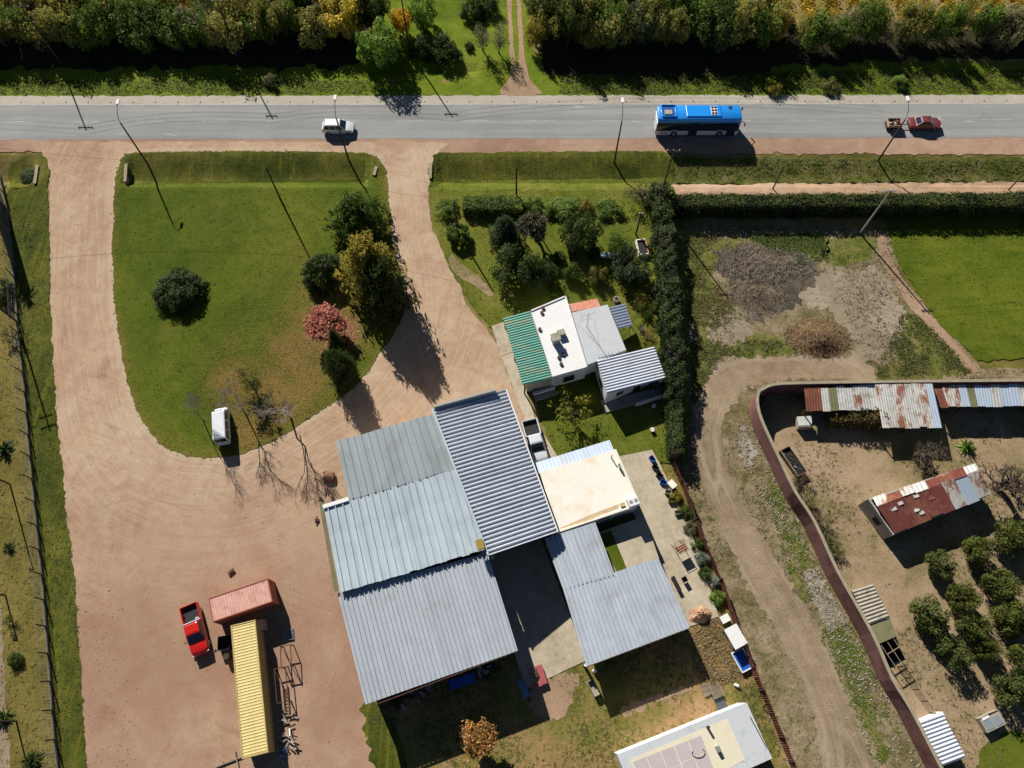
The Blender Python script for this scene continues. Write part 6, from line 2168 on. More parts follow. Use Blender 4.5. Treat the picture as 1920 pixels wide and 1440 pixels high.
# sandy yard clutter along the compound wall
def pen(label, pxs, n, mats, zz=1.7, prof='wave', ribs=1, amp=.07):
    A, D, C, B = [P3(x, y, zz) for x, y in pxs]
    t = thing('animal_pen', label, 'pen', (A.x, A.y, 0))
    roof_sheets(t, A, D, C, B, n, ribs, amp, mats, prof, name='roof_sheet', thick=.03)
    for q in (A, B, C, D):
        c3 = (A + C) / 2
        q = q.lerp(c3, .08) - t.location
        MB().box((q.x, q.y, zz / 2 - .02), (.12, .12, zz - .04), .4).build('post', m_woodd, t)
    for q, q2 in ((A, D), (B, C), (A, B), (D, C)):
        c3 = (A + C) / 2
        q, q2 = q.lerp(c3, .12) - t.location, q2.lerp(c3, .12) - t.location
        MB().bar((q.x, q.y, zz * .3), (q2.x, q2.y, zz * .3), .05, zz * .55).build('wall', m_fibre, t)
    return t
pen('pen roofed with grey fibre-cement waves against the red wall', [(1597, 1107), (1636, 1095), (1668, 1157), (1627, 1172)], 10, m_fibre, 1.7, 'wave', 1, .09)
pen('pen with flat mossy board roof below the fibre-cement one', [(1628, 1173), (1668, 1158), (1681, 1193), (1646, 1208)], 2, m_moss, 1.6, 'flat', 1, .0)
pen('low tank house with blue-white ribbed roof at the red wall', [(1722, 1353), (1767, 1337), (1810, 1420), (1768, 1436)], 12, m_chan, 2.0, 'wave', 1, .09)
t = clutter('white_trough', 'white trough wall at the head of the blue-white ribbed tank house', 'trough', 1735, 1346, .05, .35)
MB().box((0, 0, .75), (2.3, .35, 1.5)).build('wall', m_white, t)
MB().box((.3, -.25, .6), (1.6, .3, 1.2)).build('basin', m_white, t)
t = clutter('wire_cage', 'open dark wire cage with branches below the mossy pen', 'cage', 1662, 1222, .05, -1.1)
for x in (-1.3, 0, 1.3):
    for y in (-.75, .75):
        MB().box((x, y, .7), (.08, .08, 1.4)).build('post', m_woodd, t)
    MB().bar((x, -.75, 1.4), (x, .75, 1.4), .07).build('crossbar', m_wood, t)
for y in (-.75, 0, .75):
    MB().bar((-1.3, y, 1.42), (1.3, y, 1.42), .06).build('rail', m_wood, t)
for y in (-.75, .75):
    MB().box((0, y, .5), (2.6, .04, 1.0)).build('side', m_dark, t)
MB().box((0, 0, .05), (2.6, 1.5, .05)).build('floor', m_dark, t)
t = clutter('wire_run', 'light wire run with thin posts along the foot of the red wall', 'fence', 1702, 1300, .05, -1.08)
for k in range(5):
    MB().box((-2.4 + k * 1.2, .7, .6), (.07, .07, 1.2)).build('post', m_woodd, t)
for z_ in (.4, .8, 1.15):
    MB().bar((-2.5, .7, z_), (2.5, .7, z_), .035).build('wire', m_steel, t)
t = clutter('compost_bin', 'narrow compost bin of boards full of black waste by the red wall', 'bin', 1484, 868, .05, -1.1)
for y in (-.6, .6):
    MB().box((0, y, .35), (3.3, .1, .7)).build('side', m_wood, t)
for x in (-1.65, 1.65):
    MB().box((x, 0, .35), (.1, 1.15, .7)).build('end', m_rust2, t)
MB().box((0, 0, .2), (3.2, 1.1, .4)).build('waste', m_dark, t)
for k in range(14):
    MB().box((random.uniform(-1.4, 1.4), random.uniform(-.4, .4), .43), (.3, .15, .08), random.uniform(0, 3)).build('litter', random.choice([m_woodd, m_galv, m_woodd]), t)
t = clutter('grey_hutch', 'grey concrete water box near the start of the lean-to row', 'box', 1503, 797, .05, .05)
MB().box((0, 0, .5), (1.5, 1.2, 1.0)).build('box', m_conc, t, bevel=.03)
MB().box((0, .1, 1.03), (1.6, 1.1, .06)).build('lid', m_palez, t)
t = clutter('old_cabinet', 'grey weathered metal cabinet lying on sand by the citrus trees', 'cabinet', 1853, 1352, .05, .38)
MB().box((0, 0, .35), (2.2, 1.4, .7)).build('case', m_fibre, t, bevel=.03)
for x in (-.55, .45):
    MB().box((x, -.1, .715), (.85, .85, .04)).build('door', m_zinc_d, t)
MB().box((-.5, .52, .74), (.8, .25, .06)).build('plate', m_white, t)
MB().tube([(-1.1, .66, .72), (0, .74, .78), (1.1, .66, .72)], .05, 6).build('handle_rail', m_wood, t)
t = clutter('bath_tub', 'white bench tipped on grass behind the garden trees', 'bench', 1140, 483, .09, -.12)
MB().box((0, 0, .45), (2.0, .75, .06)).build('seat', m_skyz, t)
for x in (-.8, .8):
    for y in (-.3, .3):
        MB().box((x, y, .21), (.07, .07, .42)).build('leg', m_galv, t)
t.name = 'garden_table'
t['label'] = 'pale blue-white garden table behind the dark garden trees'
t['category'] = 'table'
t = clutter('brick_planter', 'brick-edged planter box between garden shrubs and tall hedge', 'planter', 1203, 468, .09, -1.45)
for s in (-1, 1):
    MB().box((0, s * .6, .3), (2.2, .12, .6)).build('side', m_tile if s > 0 else m_cream, t)
    MB().box((s * 1.1, 0, .3), (.12, 1.1, .6)).build('end', m_cream, t)
MB().box((0, 0, .2), (2.1, 1.1, .4)).build('soil', m_dark, t)
t = clutter('small_well', 'small grey well ring on grass behind the house', 'well', 1155, 565, .09)
MB().tube([(0, 0, 0), (0, 0, .55)], .38, 14).build('ring', m_conc, t, 50)
MB().tube([(0, 0, .55), (0, 0, .57)], .28, 14).build('opening', m_dark, t)
for i, (x, y) in enumerate(((1201, 621), (1202, 616))):
    t = clutter('plant_pot', ['dark plant pot on grass by the house awning', 'second dark plant pot touching the first by the awning'][i], 'pot', x, y, .09)
    MB().tube([(0, 0, 0), (0, 0, .35)], [.18, .25], 12).build('pot', m_black, t, 50)
    MB().tube([(0, 0, .33), (0, 0, .36)], .2, 12).build('soil', m_dark, t)
t = clutter('low_porch_wall', 'low white wall and slab in front of the green lean-to', 'wall', 1020, 735, .09, .33)
MB().box((0, 0, .3), (2.6, .3, .6)).build('wall', m_white, t)
MB().box((0, -.5, .08), (2.6, .7, .16)).build('slab', m_conc, t)
t = clutter('firewood_stack', 'stack of reddish firewood at the porch end by the hedge', 'firewood', 1236, 726, .1, -.3)
for k in range(22):
    MB().tube([(-.8 + random.uniform(-.1, .1), -.5 + (k % 6) * .19, .1 + (k // 6) * .17), (.8 + random.uniform(-.1, .1), -.5 + (k % 6) * .19, .1 + (k // 6) * .17)], .085, 7).build('log', random.choice([m_rust, m_wood, m_woodd]), t)
for i, (x, y) in enumerate(((1225, 763), (1222, 808))):
    t = clutter('white_bucket', ['white bucket in the porch shadow near the hedge', 'white bucket on grass at the end of the porch shadow'][i], 'bucket', x, y, .09)
    MB().tube([(0, 0, 0), (0, 0, .4)], [.2, .26], 12).build('body', m_white, t, 50)
    MB().tube([(-.25, 0, .4), (0, .1, .55), (.25, 0, .4)], .015, 5).build('handle', m_galv, t)
# ================================================================ TREES, HEDGES, WEEDS
R2 = np.random.default_rng(99)
# ---- belt of trees north of the road
CNAME = {C_DARK: 'dark green', C_OLIVE: 'olive green', C_MID: 'mid green', C_GREY: 'greyish green', C_YELLOW: 'yellowing', C_BLUE: 'bluish dark'}
def belt(x0, x1, y0, n, label, group, hlo, hhi, cols, rlo=2.5, rhi=3.7, kinds=('bushy',), jy=1.6):
    for i in range(n):
        px = x0 + (x1 - x0) * (i + .5) / n + R2.uniform(-12, 12)
        x = (px - 960) / 12.8
        y = y0 + R2.uniform(-jy, jy)
        h = R2.uniform(hlo, hhi)
        k = kinds[R2.integers(len(kinds))]
        ci = cols[R2.integers(len(cols))]
        c = np.array(ci) * R2.uniform(1.25, 1.95) * np.array([1.08, 1.0, .9])
        lb = label % (('thin ' if k == 'sparse' else '') + CNAME[ci])
        plant(k, 'belt_tree', lb, 'tree', (x, y), R2.uniform(rlo, rhi) * (.8 if k == 'sparse' else 1), h, tuple(c), group, var=int(R2.integers(5)), z=hz(x, y) - .05)


CW = [C_DARK, C_OLIVE, C_OLIVE, C_MID, C_GREY, C_YELLOW]
belt(-150, 665, 90.3, 26, '%s tree in the front row of the western roadside belt', 'front trees of the western belt', 4.8, 6.2, [C_DARK, C_OLIVE, C_MID, C_OLIVE, C_GREY, C_YELLOW])
belt(-150, 690, 94.6, 24, '%s tree in the rear row of the western roadside belt', 'rear trees of the western belt', 5.4, 7.2, [C_OLIVE, C_OLIVE, C_YELLOW, C_GREY, C_MID], kinds=('bushy', 'bushy', 'sparse'))
belt(1015, 1450, 90.2, 14, '%s tree in the front row of the belt opposite the blue bus', 'front trees of the eastern belt', 5.4, 7.2, [C_DARK, C_MID, C_OLIVE, C_BLUE, C_OLIVE])
belt(1015, 1440, 94.6, 13, '%s tree in the rear row of the belt opposite the blue bus', 'rear trees of the eastern belt', 5.6, 7.4, [C_DARK, C_MID, C_YELLOW, C_OLIVE])
belt(1450, 2060, 90.0, 25, '%s low bushy tree of the belt below the vineyard', 'low trees below the vineyard', 4.2, 6.2, [C_MID, C_OLIVE, C_YELLOW, C_MID, C_GREY], 2.0, 2.9, ('bushy', 'bushy', 'sparse'))
# single trees that stand out
xy = at_mid(712, 72, 6.0, .65)
plant('citrus', 'green_tree', 'lone bright green round tree on the verge north of the road', 'tree', xy, 3.1, 5.6, C_LIGHT, var=1)
for lab, px, py, r_, h, c, kd in (('dark rounded bush behind the lone bright green tree', 830, 88, 2.6, 3.0, C_DARK, 'shrub'), ('dark low bush touching the utility pole north of the road', 790, 84, 2.2, 2.8, C_DARK, 'shrub'),
                              ('bright green leafy tree with orange patch at the belt end', 790, 28, 2.2, 4.5, C_LIGHT, 'citrus'), ('orange and golden autumn tree at the western belt end', 752, 38, 2.0, 4.2, C_GOLD, 'bushy'),
                              ('dark olive tree at the end of the western belt', 700, 20, 3.0, 6.5, C_DARK, 'bushy'),
                              ('grey wispy bush on grass west of the farm lane', 905, 72, 1.7, 4.2, C_GREY, 'sparse'), ('second grey wispy bush closer to the farm lane', 935, 75, 1.6, 4.2, C_GREY, 'sparse'),
                              ('dark bush far up the meadow west of the lane', 885, 12, 2.2, 2.6, C_DARK, 'shrub'), ('darker small bush at the meadow top by the lane', 915, 8, 1.8, 2.4, C_DARK, 'shrub'),
                              ('tiny dark bush in the meadow west of the lane', 901, 30, .6, .9, C_DARK, 'shrub'), ('small dark shrub at the foot of the wispy bushes', 880, 84, .8, 1.1, C_DARK, 'shrub'),
                              ('yellow-green small tree at the lane corner of the eastern belt', 1006, 62, 1.7, 4.5, C_YELLOW, 'bushy'), ('golden bush in the eastern belt opposite the bus', 1325, 40, 1.7, 5.5, C_YELLOW, 'bushy'),
                              ('bright golden bush at the vineyard corner', 1462, 50, 1.5, 5.0, C_GOLD, 'bushy'), ('bright green bush on the roadside below the vineyard', 1690, 152, 1.5, 1.5, C_LIGHT, 'shrub'),
                              ('yellow-green bush on the verge past the bus shadow trees', 1452, 160, 1.5, 1.4, C_YELLOW, 'shrub'), ('olive bush on the verge below the vineyard trees', 1560, 162, 1.6, 1.3, C_OLIVE, 'shrub'),
                              ('grey-green bush on the western verge below the tree belt', 507, 147, 1.3, 1.6, C_GREY, 'shrub')):
    xy = at_mid(px, py, h, .55)
    plant(kd, 'roadside_bush' if kd == 'shrub' else 'roadside_tree', lab, 'bush' if kd == 'shrub' else 'tree', xy, r_, h, c, var=int(R2.integers(3)))

# ---- vineyard rows
vine_me = []
for s in range(3):
    r = np.random.default_rng(200 + s)
    n = 6500
    P = np.stack([r.normal(0, .38, n), r.uniform(0, 30, n), r.uniform(.5, 1.9, n) + r.normal(0, .1, n)], 1)
    P[:, 0] *= 1 + .4 * np.sin(P[:, 1] * 2.1 + s)
    vine_me.append(fast_mesh('foliage', leaf_quads(P, r.normal(size=(n, 3)) + [0, 0, .5], .3 * (.6 + .8 * r.random(n)), .8, r=r), 4, m_leaf, np.clip(.5 + .4 * np.sin(P[:, 1] * 1.7) * r.random(n) + r.normal(0, .2, n), 0, 1)))
pm = MB()
for k in range(7):
    pm.box((0, .5 + k * 4.8, .85), (.1, .1, 1.7))
for z_ in (.7, 1.2, 1.65):
    pm.bar((0, .3, z_), (0, 29.6, z_), .02)
for k in range(24):
    pm.tube([(0, .8 + k * 1.2, 0), (.05, .85 + k * 1.2, .5), (0, .8 + k * 1.2, .9)], [.05, .045, .03], 5, cap=False)
trellis = pm.mesh('trellis', m_woodd)
for i in range(22):
    x = (1290 - 960) / 12.5 + i * 3.5
    if x > 92:
        break
    t = thing('vine_row', 'golden autumn vine row on posts in the vineyard beyond the tree belt', 'vines', (x, 94.5 - (1.5 if i > 3 else -1), -.02), 0, 'vineyard rows')
    o = bpy.data.objects.new('foliage', vine_me[i % 3])
    COL.objects.link(o)
    o.parent = t
    o.color = (*(np.array((.36, .25, .03)) * R2.uniform(.8, 1.15)), 1)
    o2 = bpy.data.objects.new('trellis', trellis)
    COL.objects.link(o2)
    o2.parent = t
for i in range(7):
    x = (430 - 960) / 12.4 + i * 3.5
    t = thing('vine_row', 'yellowing vine row behind the western tree belt', 'vines', (x, 95.5, -.02), 0, 'western vine rows')
    o = bpy.data.objects.new('foliage', vine_me[i % 3])
    COL.objects.link(o)
    o.parent = t
    o.color = (.22, .19, .03, 1)
    o2 = bpy.data.objects.new('trellis', trellis)
    COL.objects.link(o2)
    o2.parent = t

# ---- lawn island trees
def tree(kind, name, lab, px, py, r_, h, c, f=.5, var=0, cat='tree', foot=None, group=None):
    xy = at_mid(px, py, h, f) if foot is None else G2(*foot)
    return plant(kind, name, lab, cat, xy, r_, h, c, group, var=var)


tree('mound', 'round_shrub', 'broad dark round shrub alone on the open lawn', 330, 543, 3.15, 2.5, C_DARK, .45, 0, 'shrub')
tree('loose', 'loose_conifer', 'dark loose conifer at the top of the lawn tree group', 668, 408, 3.8, 5.6, C_MID, .5)
tree('loose', 'yellow_conifer', 'tall yellow-tipped conifer casting the long feathered shadow', 690, 480, 3.9, 9.4, (.22, .19, .035), foot=(706, 542))
tree('loose', 'dark_conifer', 'tall dark conifer behind the yellow-tipped one by the drive', 718, 520, 3.3, 8.4, C_DARK, foot=(730, 574))
tree('mound', 'spreading_juniper', 'spreading dark juniper left of the yellow-tipped conifer', 606, 508, 3.0, 3.2, C_DARK, .45, 1, 'shrub')
tree('wispy', 'red_maple', 'small red-leaved tree on the leaf-strewn lawn', 612, 600, 5.2, 3.2, (.40, .17, .11), .6, 1)
tree('cypress', 'dark_cypress', 'dark clipped cypress at the lawn edge by the yard', 640, 690, 1.95, 5.0, C_DARK, foot=(645, 705))
tree('conifer', 'thin_conifer', 'thin dark conifer beside the red-leaved tree', 625, 640, 1.1, 4.5, C_DARK, foot=(637, 655))
tree('sparse', 'brushy_shrub', 'brushy dark shrub between the bare lawn trees', 470, 720, 1.6, 3.4, C_DARK, .5, 0, 'shrub')
tree('sparse', 'brushy_shrub', 'dark broken shrub below the brushy one near the lawn edge', 486, 760, 1.8, 2.6, C_DARK, .5, 1, 'shrub')
tree('bare', 'bare_tree', 'bare pale tree left of the white van on the lawn corner', 0, 0, 5.6, 7.4, C_DRY, foot=(382, 789), var=0)
tree('bare', 'bare_tree', 'bare tree just right of the white van', 0, 0, 6.0, 7.0, C_DRY, foot=(460, 775), var=1)
tree('bare', 'bare_tree', 'bare tree at the yard edge with the widest fan shadow', 0, 0, 7.4, 7.0, C_DRY, foot=(546, 783), var=2)
tree('wispy', 'orange_tree', 'orange-brown leafy tree below the workshop roof', 893, 1392, 3.6, 3.6, (.34, .2, .06), .5, 1)

# ---- garden
hedge('low_hedge', 'low bright green clipped hedge along the garden front', W([(868, 392), (980, 392)]), 2.4, 1.4, (.10, .155, .025), seed=11)
for i, (px, py, r_) in enumerate(((840, 391, 1.75), (1000, 386, 1.7), (1062, 388, 2.6), (1145, 388, 2.1), (1100, 388, 1.3), (1030, 392, 1.3))):
    tree('shrub', 'agapanthus_clump', ['round bright shrub at the drive end of the low garden hedge', 'leafy clump behind the thin hedge pole', 'largest leafy clump in the garden front row', 'leafy clump nearest the dark corner bush', 'small yellowish clump between two leafy ones', 'small leafy clump left of the largest one'][i],
         px, py, r_, 1.4, (.10, .155, .025) if i != 4 else (.16, .14, .03), .5, i, 'shrub')
tree('topiary', 'clipped_bush', 'clipped round bush pierced by the slim pole', 859, 438, 1.5, 1.9, (.055, .11, .018), .5, 0, 'bush')
tree('sparse', 'bronze_bush', 'bronze-brown bush at the end of the garden front row', 1208, 366, 2.3, 2.6, (.11, .085, .06), .5, 0, 'bush')
tree('conifer', 'blue_pine', 'blue-green pine nearest the clipped bush in the garden', 948, 430, 2.4, 4.6, C_BLUE, .55)
tree('wispy', 'twiggy_tree', 'twiggy brown tree beside the blue-green pine', 1005, 428, 4.2, 4.4, (.09, .085, .045), .55, 1)
tree('bushy', 'cloud_pine', 'cloud-pruned tree in the middle of the garden', 1087, 432, 2.8, 4.4, C_DARK, .7, 2)
for i, (px, py, r_, h, c, k) in enumerate(((972, 500, 3.2, 4.2, C_DARK, 'bushy'), (1015, 512, 2.3, 3.0, C_DARK, 'bushy'), (1115, 470, .95, 2.2, C_DARK, 'shrub'), (1075, 465, .8, 1.8, C_DARK, 'shrub'), (1075, 510, 1.5, 2.2, C_MID, 'bushy'),
                                           (1122, 515, 1.3, 2.0, C_OLIVE, 'bushy'), (1050, 480, 1.0, 1.6, C_MID, 'shrub'), (1165, 475, 2.0, 3.4, C_MID, 'bushy'), (1188, 500, 2.5, 3.8, C_BLUE, 'bushy'), (1150, 440, .7, 1.6, C_LIGHT, 'sparse'),
                                           (1200, 565, 1.2, 1.6, C_YELLOW, 'sparse'), (1208, 585, 1.2, 1.6, C_MID, 'sparse'), (1040, 545, 1.1, 1.4, C_MID, 'shrub'), (1210, 628, 1.2, 1.0, C_DRY, 'sparse'))):
    tree(k, 'garden_bush', ['dark bushy tree below the blue-green pine', 'green bush below the twiggy tree', 'small dark ball bush right of the cloud-pruned tree', 'small dark ball at the foot of the cloud-pruned tree', 'mid-green bush behind the house in the garden',
                            'olive bush by the pale garden table', 'little green bush in the middle of the garden shade', 'green bush at the end of the garden table', 'blue-green bush beside the brick planter', 'little bright palm-like shrub in the garden',
                            'yellow-green shrub between well and tall hedge', 'mid-green shrub just below the yellow-green one', 'small bush touching the house corner', 'dry brown shrub by the porch roof'][i], px, py, r_, h, c, .5, i, 'bush')
tree('sparse', 'yellow_bush', 'yellow-green feathery tree beside the house wall and walk', 1075, 772, 2.7, 3.4, (.16, .17, .02), .6, 1)
hedge('tall_hedge', 'tall dark hedge running from the corner past the house', W([(1231, 372), (1240, 450), (1247, 560), (1254, 660), (1260, 760)]), 2.35, 3.3, (.048, .072, .02), dens=150, size=.22, seed=12, bump=.4)
hedge('tall_hedge', 'narrow lower end of the tall dark hedge beside the terrace', W([(1259, 765), (1262, 862)]), 1.5, 2.6, (.045, .07, .018), dens=130, size=.2, seed=13, bump=.2)
hedge('long_hedge', 'long straight dark hedge along the dirt path and pasture', W([(1245, 396), (1440, 396), (1680, 395), (2080, 393)]), 2.1, 2.35, (.05, .072, .016), dens=130, size=.22, seed=14, bump=.2)
for i, (px, py, r_) in enumerate(((1285, 960, .9), (1297, 990, 1.0), (1308, 1020, .9), (1318, 1045, .9), (1322, 1075, .8), (1340, 1090, .9), (1348, 1118, 1.0), (1268, 930, .8), (1300, 965, .7))):
    tree('shrub', 'border_shrub', ['dark green shrub in the border by the rusty fence top', 'grey-green shrub in the border next to the crates', 'leafy green shrub mid-border at the rusty fence', 'silver shrub in the border beside the drying rack', 'small green shrub in the border below the silver one',
                                   'pale silver shrub near the sand pile border', 'bright green shrub at the border end by the hutch', 'yellowish shrub near the white box', 'low green shrub between the border shrubs and fence'][i], px, py, r_, 1.0,
         [C_MID, C_GREY, C_MID, (.17, .2, .15), C_MID, (.2, .23, .18), C_LIGHT, C_YELLOW, C_MID][i], .5, i, 'shrub')

# ---- citrus orchard and yard trees on the right
cit = [(1763, 1058, 1.9, 'citrus tree nearest the rusty shed gable'), (1830, 1036, 1.75, 'citrus tree under the long side of the rusty shed'), (1903, 1010, 2.5, 'big citrus tree beside the gnarled bare tree'), (1744, 1152, 2.5, 'bright citrus tree at the path beside the fibre-cement pen'),
       (1803, 1118, 1.8, 'dark citrus tree in the second orchard row'), (1876, 1092, 2.2, 'leafy citrus tree in the third orchard row'), (1786, 1225, 2.1, 'olive-green citrus tree lowest in the first orchard row'), (1828, 1175, 1.7, 'greyish citrus tree in the middle of the orchard'),
       (1900, 1165, 2.4, 'large citrus tree at the orchard border'), (1895, 1290, 2.3, 'citrus tree above the old grey cabinet'), (1845, 1215, 1.2, 'small citrus tree low in the second orchard row'), (1925, 1235, 2.0, 'citrus tree behind the one above the cabinet')]
for i, (px, py, r_, lab) in enumerate(cit):
    tree('citrus', 'citrus_tree', lab, px, py, r_ * .86, 2.9 + .3 * (i % 3), (.075, .09, .018) if i % 3 else (.058, .078, .018), .5, i, group='citrus trees in the sandy yard')
tree('gnarled', 'gnarled_tree', 'gnarled leafless tree at the end of the rusty shed', 1895, 905, 4.6, 4.2, C_DRY, .6)
tree('gnarled', 'gnarled_tree', 'dark leafless tree below the wide rust-stained lean-to', 1728, 850, 3.6, 3.4, C_DRY, .5)
tree('wispy', 'dry_bush', 'dry brown bush behind the rusty shed roof', 1735, 882, 3.0, 1.6, (.14, .1, .05), .5)
hedge('creeper', 'dry olive creeper spread along the lean-to eave', W([(1545, 790), (1650, 788)]), 1.6, 2.0, (.12, .095, .03), dens=90, size=.22, seed=15, bump=.3)
tree('spiky', 'banana_plant', 'bright green broad-leaved plant on the grass patch by the rusty shed', 1815, 835, 1.3, 1.4, C_LIGHT, .4, 1, 'plant')
# weeds along the red wall foot
for i, (px, py) in enumerate(((1497, 900), (1515, 940), (1535, 975), (1550, 1010), (1565, 1035))):
    tree('sparse', 'wall_bush', ['brown bramble at the red wall below the compost bin', 'second brown bramble along the inner red wall', 'third bramble along the inner red wall', 'dark bramble where the inner wall path narrows', 'last bramble before the fibre-cement pen'][i], px, py, 1.2, 1.2, [(.1, .075, .04), C_OLIVE, (.1, .08, .04), C_DARK, C_OLIVE][i], .5, i, 'bush')

# ---- left side plants
tree('palm', 'tall_palm', 'tall slim palm west of the fence throwing its shadow over the kerb', 0, 0, 10.0, 11.0, C_MID, foot=(0, 392))
for i, (px, py, r_, h, k, c) in enumerate(((8, 545, 1.9, 1.8, 'shrub', C_DARK), (3, 840, 1.4, 1.5, 'spiky', C_DARK), (15, 1026, .9, .9, 'spiky', C_DARK), (20, 1165, .8, 1.0, 'sparse', C_DARK), (29, 1238, .9, 1.0, 'shrub', C_MID), (3, 1346, 1.2, 1.0, 'spiky', C_MID),
                                           (56, 1426, 1.3, 1.3, 'spiky', C_DARK), (25, 632, 1.5, 1.6, 'sparse', C_DARK), (55, 322, 1.8, .9, 'shrub', C_DARK))):
    tree(k, 'dry_garden_plant', ['dark round shrub behind the wire fence by the palm shadow', 'dark spiky plant in dry grass at the photo-left pole', 'small spiky rosette between pole shadow and fence', 'small dark shrub below the short slim pole', 'round green shrub in dry grass west of the fence',
                                'green spiky plant on the sand track edge', 'big spiky rosette at the foot of the last slim pole', 'dark broken shrub against the fence kerb', 'dark weedy shrub on the western grass island'][i], px, py, r_, h, c, .4, i, 'plant')
bpy.data.objects['dry_garden_plant.001']['label'] = 'dark spiky plant in dry grass uphill of the tall slim pole'

# ---- brush heaps on the waste ground
def brush(name, label, px, py, rx, ry, h, n, cols, seed, matcore, rise=.3):
    t = thing(name, label, 'brush pile', (*G2(px, py), .03))
    r = np.random.default_rng(seed)
    core = heap('core', '', '', px, py, rx * .85, ry * .85, h * .8, matcore, seed)
    for k_ in ('label', 'category'):
        if k_ in core:
            del core[k_]
    core.parent = t
    core.location = (0, 0, 0)
    mb = MB()
    for i in range(n):
        a = r.uniform(0, 6.28)
        q = r.random() ** .6
        p = Vector((rx * q * math.cos(a), ry * q * math.sin(a), h * .85 * (math.cos(min(1, q) * math.pi) * .5 + .5) + .05))
        b2 = r.uniform(0, 6.28)
        L_ = r.uniform(.15, .7)
        d = Vector((math.cos(b2) * L_, math.sin(b2) * L_, r.uniform(-.1, rise)))
        rad = r.choice([.008, .012, .018, .025, .035], p=[.3, .3, .25, .1, .05])
        mb.tube([p, p + d * .5 + Vector((0, 0, .08)), p + d], [rad, rad * .8, rad * .4], 4, cap=False)
    tag(mb.build('twigs', cols[0], t), kind='stuff')
    mb = MB()
    for i in range(n // 4):
        a = r.uniform(0, 6.28)
        q = r.random() ** .6
        p = Vector((rx * q * math.cos(a), ry * q * math.sin(a), h * .85 * (math.cos(min(1, q) * math.pi) * .5 + .5) + .08))
        b2 = r.uniform(0, 6.28)
        L_ = r.uniform(.2, .9)
        mb.bar(p, p + Vector((math.cos(b2) * L_, math.sin(b2) * L_, r.uniform(0, .12))), r.uniform(.012, .035))
    tag(mb.build('sticks', cols[1], t), kind='stuff')
    return t


m_twig = plain('grey_twigs', alb(184, 172, 156), .9, vary=.3, scale=3, spec=.1)
m_hay2 = plain('brown_hay', alb(146, 118, 86), .9, vary=.3, scale=3, spec=.1)
m_twigd = plain('dark_twigs', alb(112, 98, 82), .9, vary=.3, scale=3, spec=.1)
m_hay = plain('dry_hay', alb(184, 158, 122), .9, vary=.3, scale=3, spec=.1)
brush('brush_pile', 'broad low pile of grey cut branches on the waste ground', 1435, 498, 6.4, 2.6, .26, 1500, (m_twig, m_twigd), 5, m_earth)
brush('brush_pile', 'lower dark scatter of branches below the broad grey pile', 1418, 552, 4.2, 3.0, .25, 500, (m_twigd, m_twig), 6, m_earth)
brush('hay_pile', 'tall brown heap of dead brush beside the dirt track', 1532, 634, 3.9, 2.7, 1.3, 2600, (m_hay, m_hay2), 7, m_straw, .1)

# ---- fallen leaves and weeds (stuff)
def leaves_on(name, label, centres, n, cols, seed, size=.13):
    r = np.random.default_rng(seed)
    k = r.integers(0, len(centres), n)
    c = np.array([G2(a, b_) for a, b_, s in centres])
    s = np.array([q[2] for q in centres])
    xy = c[k] + r.normal(size=(n, 2)) * s[k][:, None]
    ok = inside(ISL, xy[:, 0], xy[:, 1])
    xy = xy[ok]
    P = np.stack([xy[:, 0], xy[:, 1], hgt(xy[:, 0], xy[:, 1]) + .11], 1)
    N = r.normal(size=(len(P), 3)) * .35 + [0, 0, 1]
    o = bpy.data.objects.new(name, fast_mesh(name, leaf_quads(P, N, size * (.6 + .8 * r.random(len(P))), .7, r=r), 4, m_leaf, r.random(len(P))))
    COL.objects.link(o)
    o.color = (*cols, 1)
    return tag(o, label, 'fallen leaves', kind='stuff')


leaves_on('fallen_leaves', 'orange-brown fallen leaves scattered over the lawn under the trees', [(520, 730, 3.5), (560, 640, 3.0), (600, 690, 3.0), (470, 790, 2.5), (540, 590, 4.0), (430, 700, 3.0)], 14000, (.30, .18, .06), 31, .1)
leaves_on('fallen_petals', 'pinkish fallen leaves under the red-leaved tree', [(625, 620, 1.6), (650, 630, 1.4)], 2200, (.42, .2, .14), 32)
tufts('lawn_tufts', 'fine darker grass tufts across the lawn island', 'grass', ISL, 9000, .13, (.06, .08, .009), 33, z=.09, blades=3)
tufts('edge_tufts', 'straggling grass along the lawn edge and drive', 'grass', YARD, 6000, .13, (.11, .115, .03), 47, mask=lambda x, y: np.abs(_edge(x, y)) < .1 + .35 * rng.random(len(x)) ** 2, z=.07, blades=4)
tufts('ditch_weeds_clumps', 'green weeds filling the eastern roadside ditch', 'weeds', W([(1250, 296), (2060, 300), (2060, 334), (1262, 338)]), 3600, .17, (.11, .12, .035), 34, mask=lambda x, y: vnoise(x, y, .35, 8) + .3 * rng.random(len(x)) > .5)
tufts('verge_weeds', 'tall green weeds on the verge north of the road', 'weeds', W([(-150, 150), (690, 150), (700, 176), (-150, 178)]), 5000, .18, (.10, .135, .018), 35)
tufts('verge_weeds_east', 'olive weeds along the verge below the vineyard trees', 'weeds', W([(1050, 140), (2060, 130), (2060, 174), (1050, 176)]), 7000, .2, (.09, .10, .022), 36)
bpy.data.objects['verge_weeds_east'].name = 'verge_weeds'
tufts('waste_weeds', 'scattered green weeds on the waste ground', 'weeds', SHEETS['waste_ground'], 14000, .12, (.085, .085, .036), 37,
      mask=lambda x, y: (vnoise(x, y, .16, 1) + .25 * rng.random(len(x)) > .68) & ~inside(SHEETS['dirt_track'], x, y))
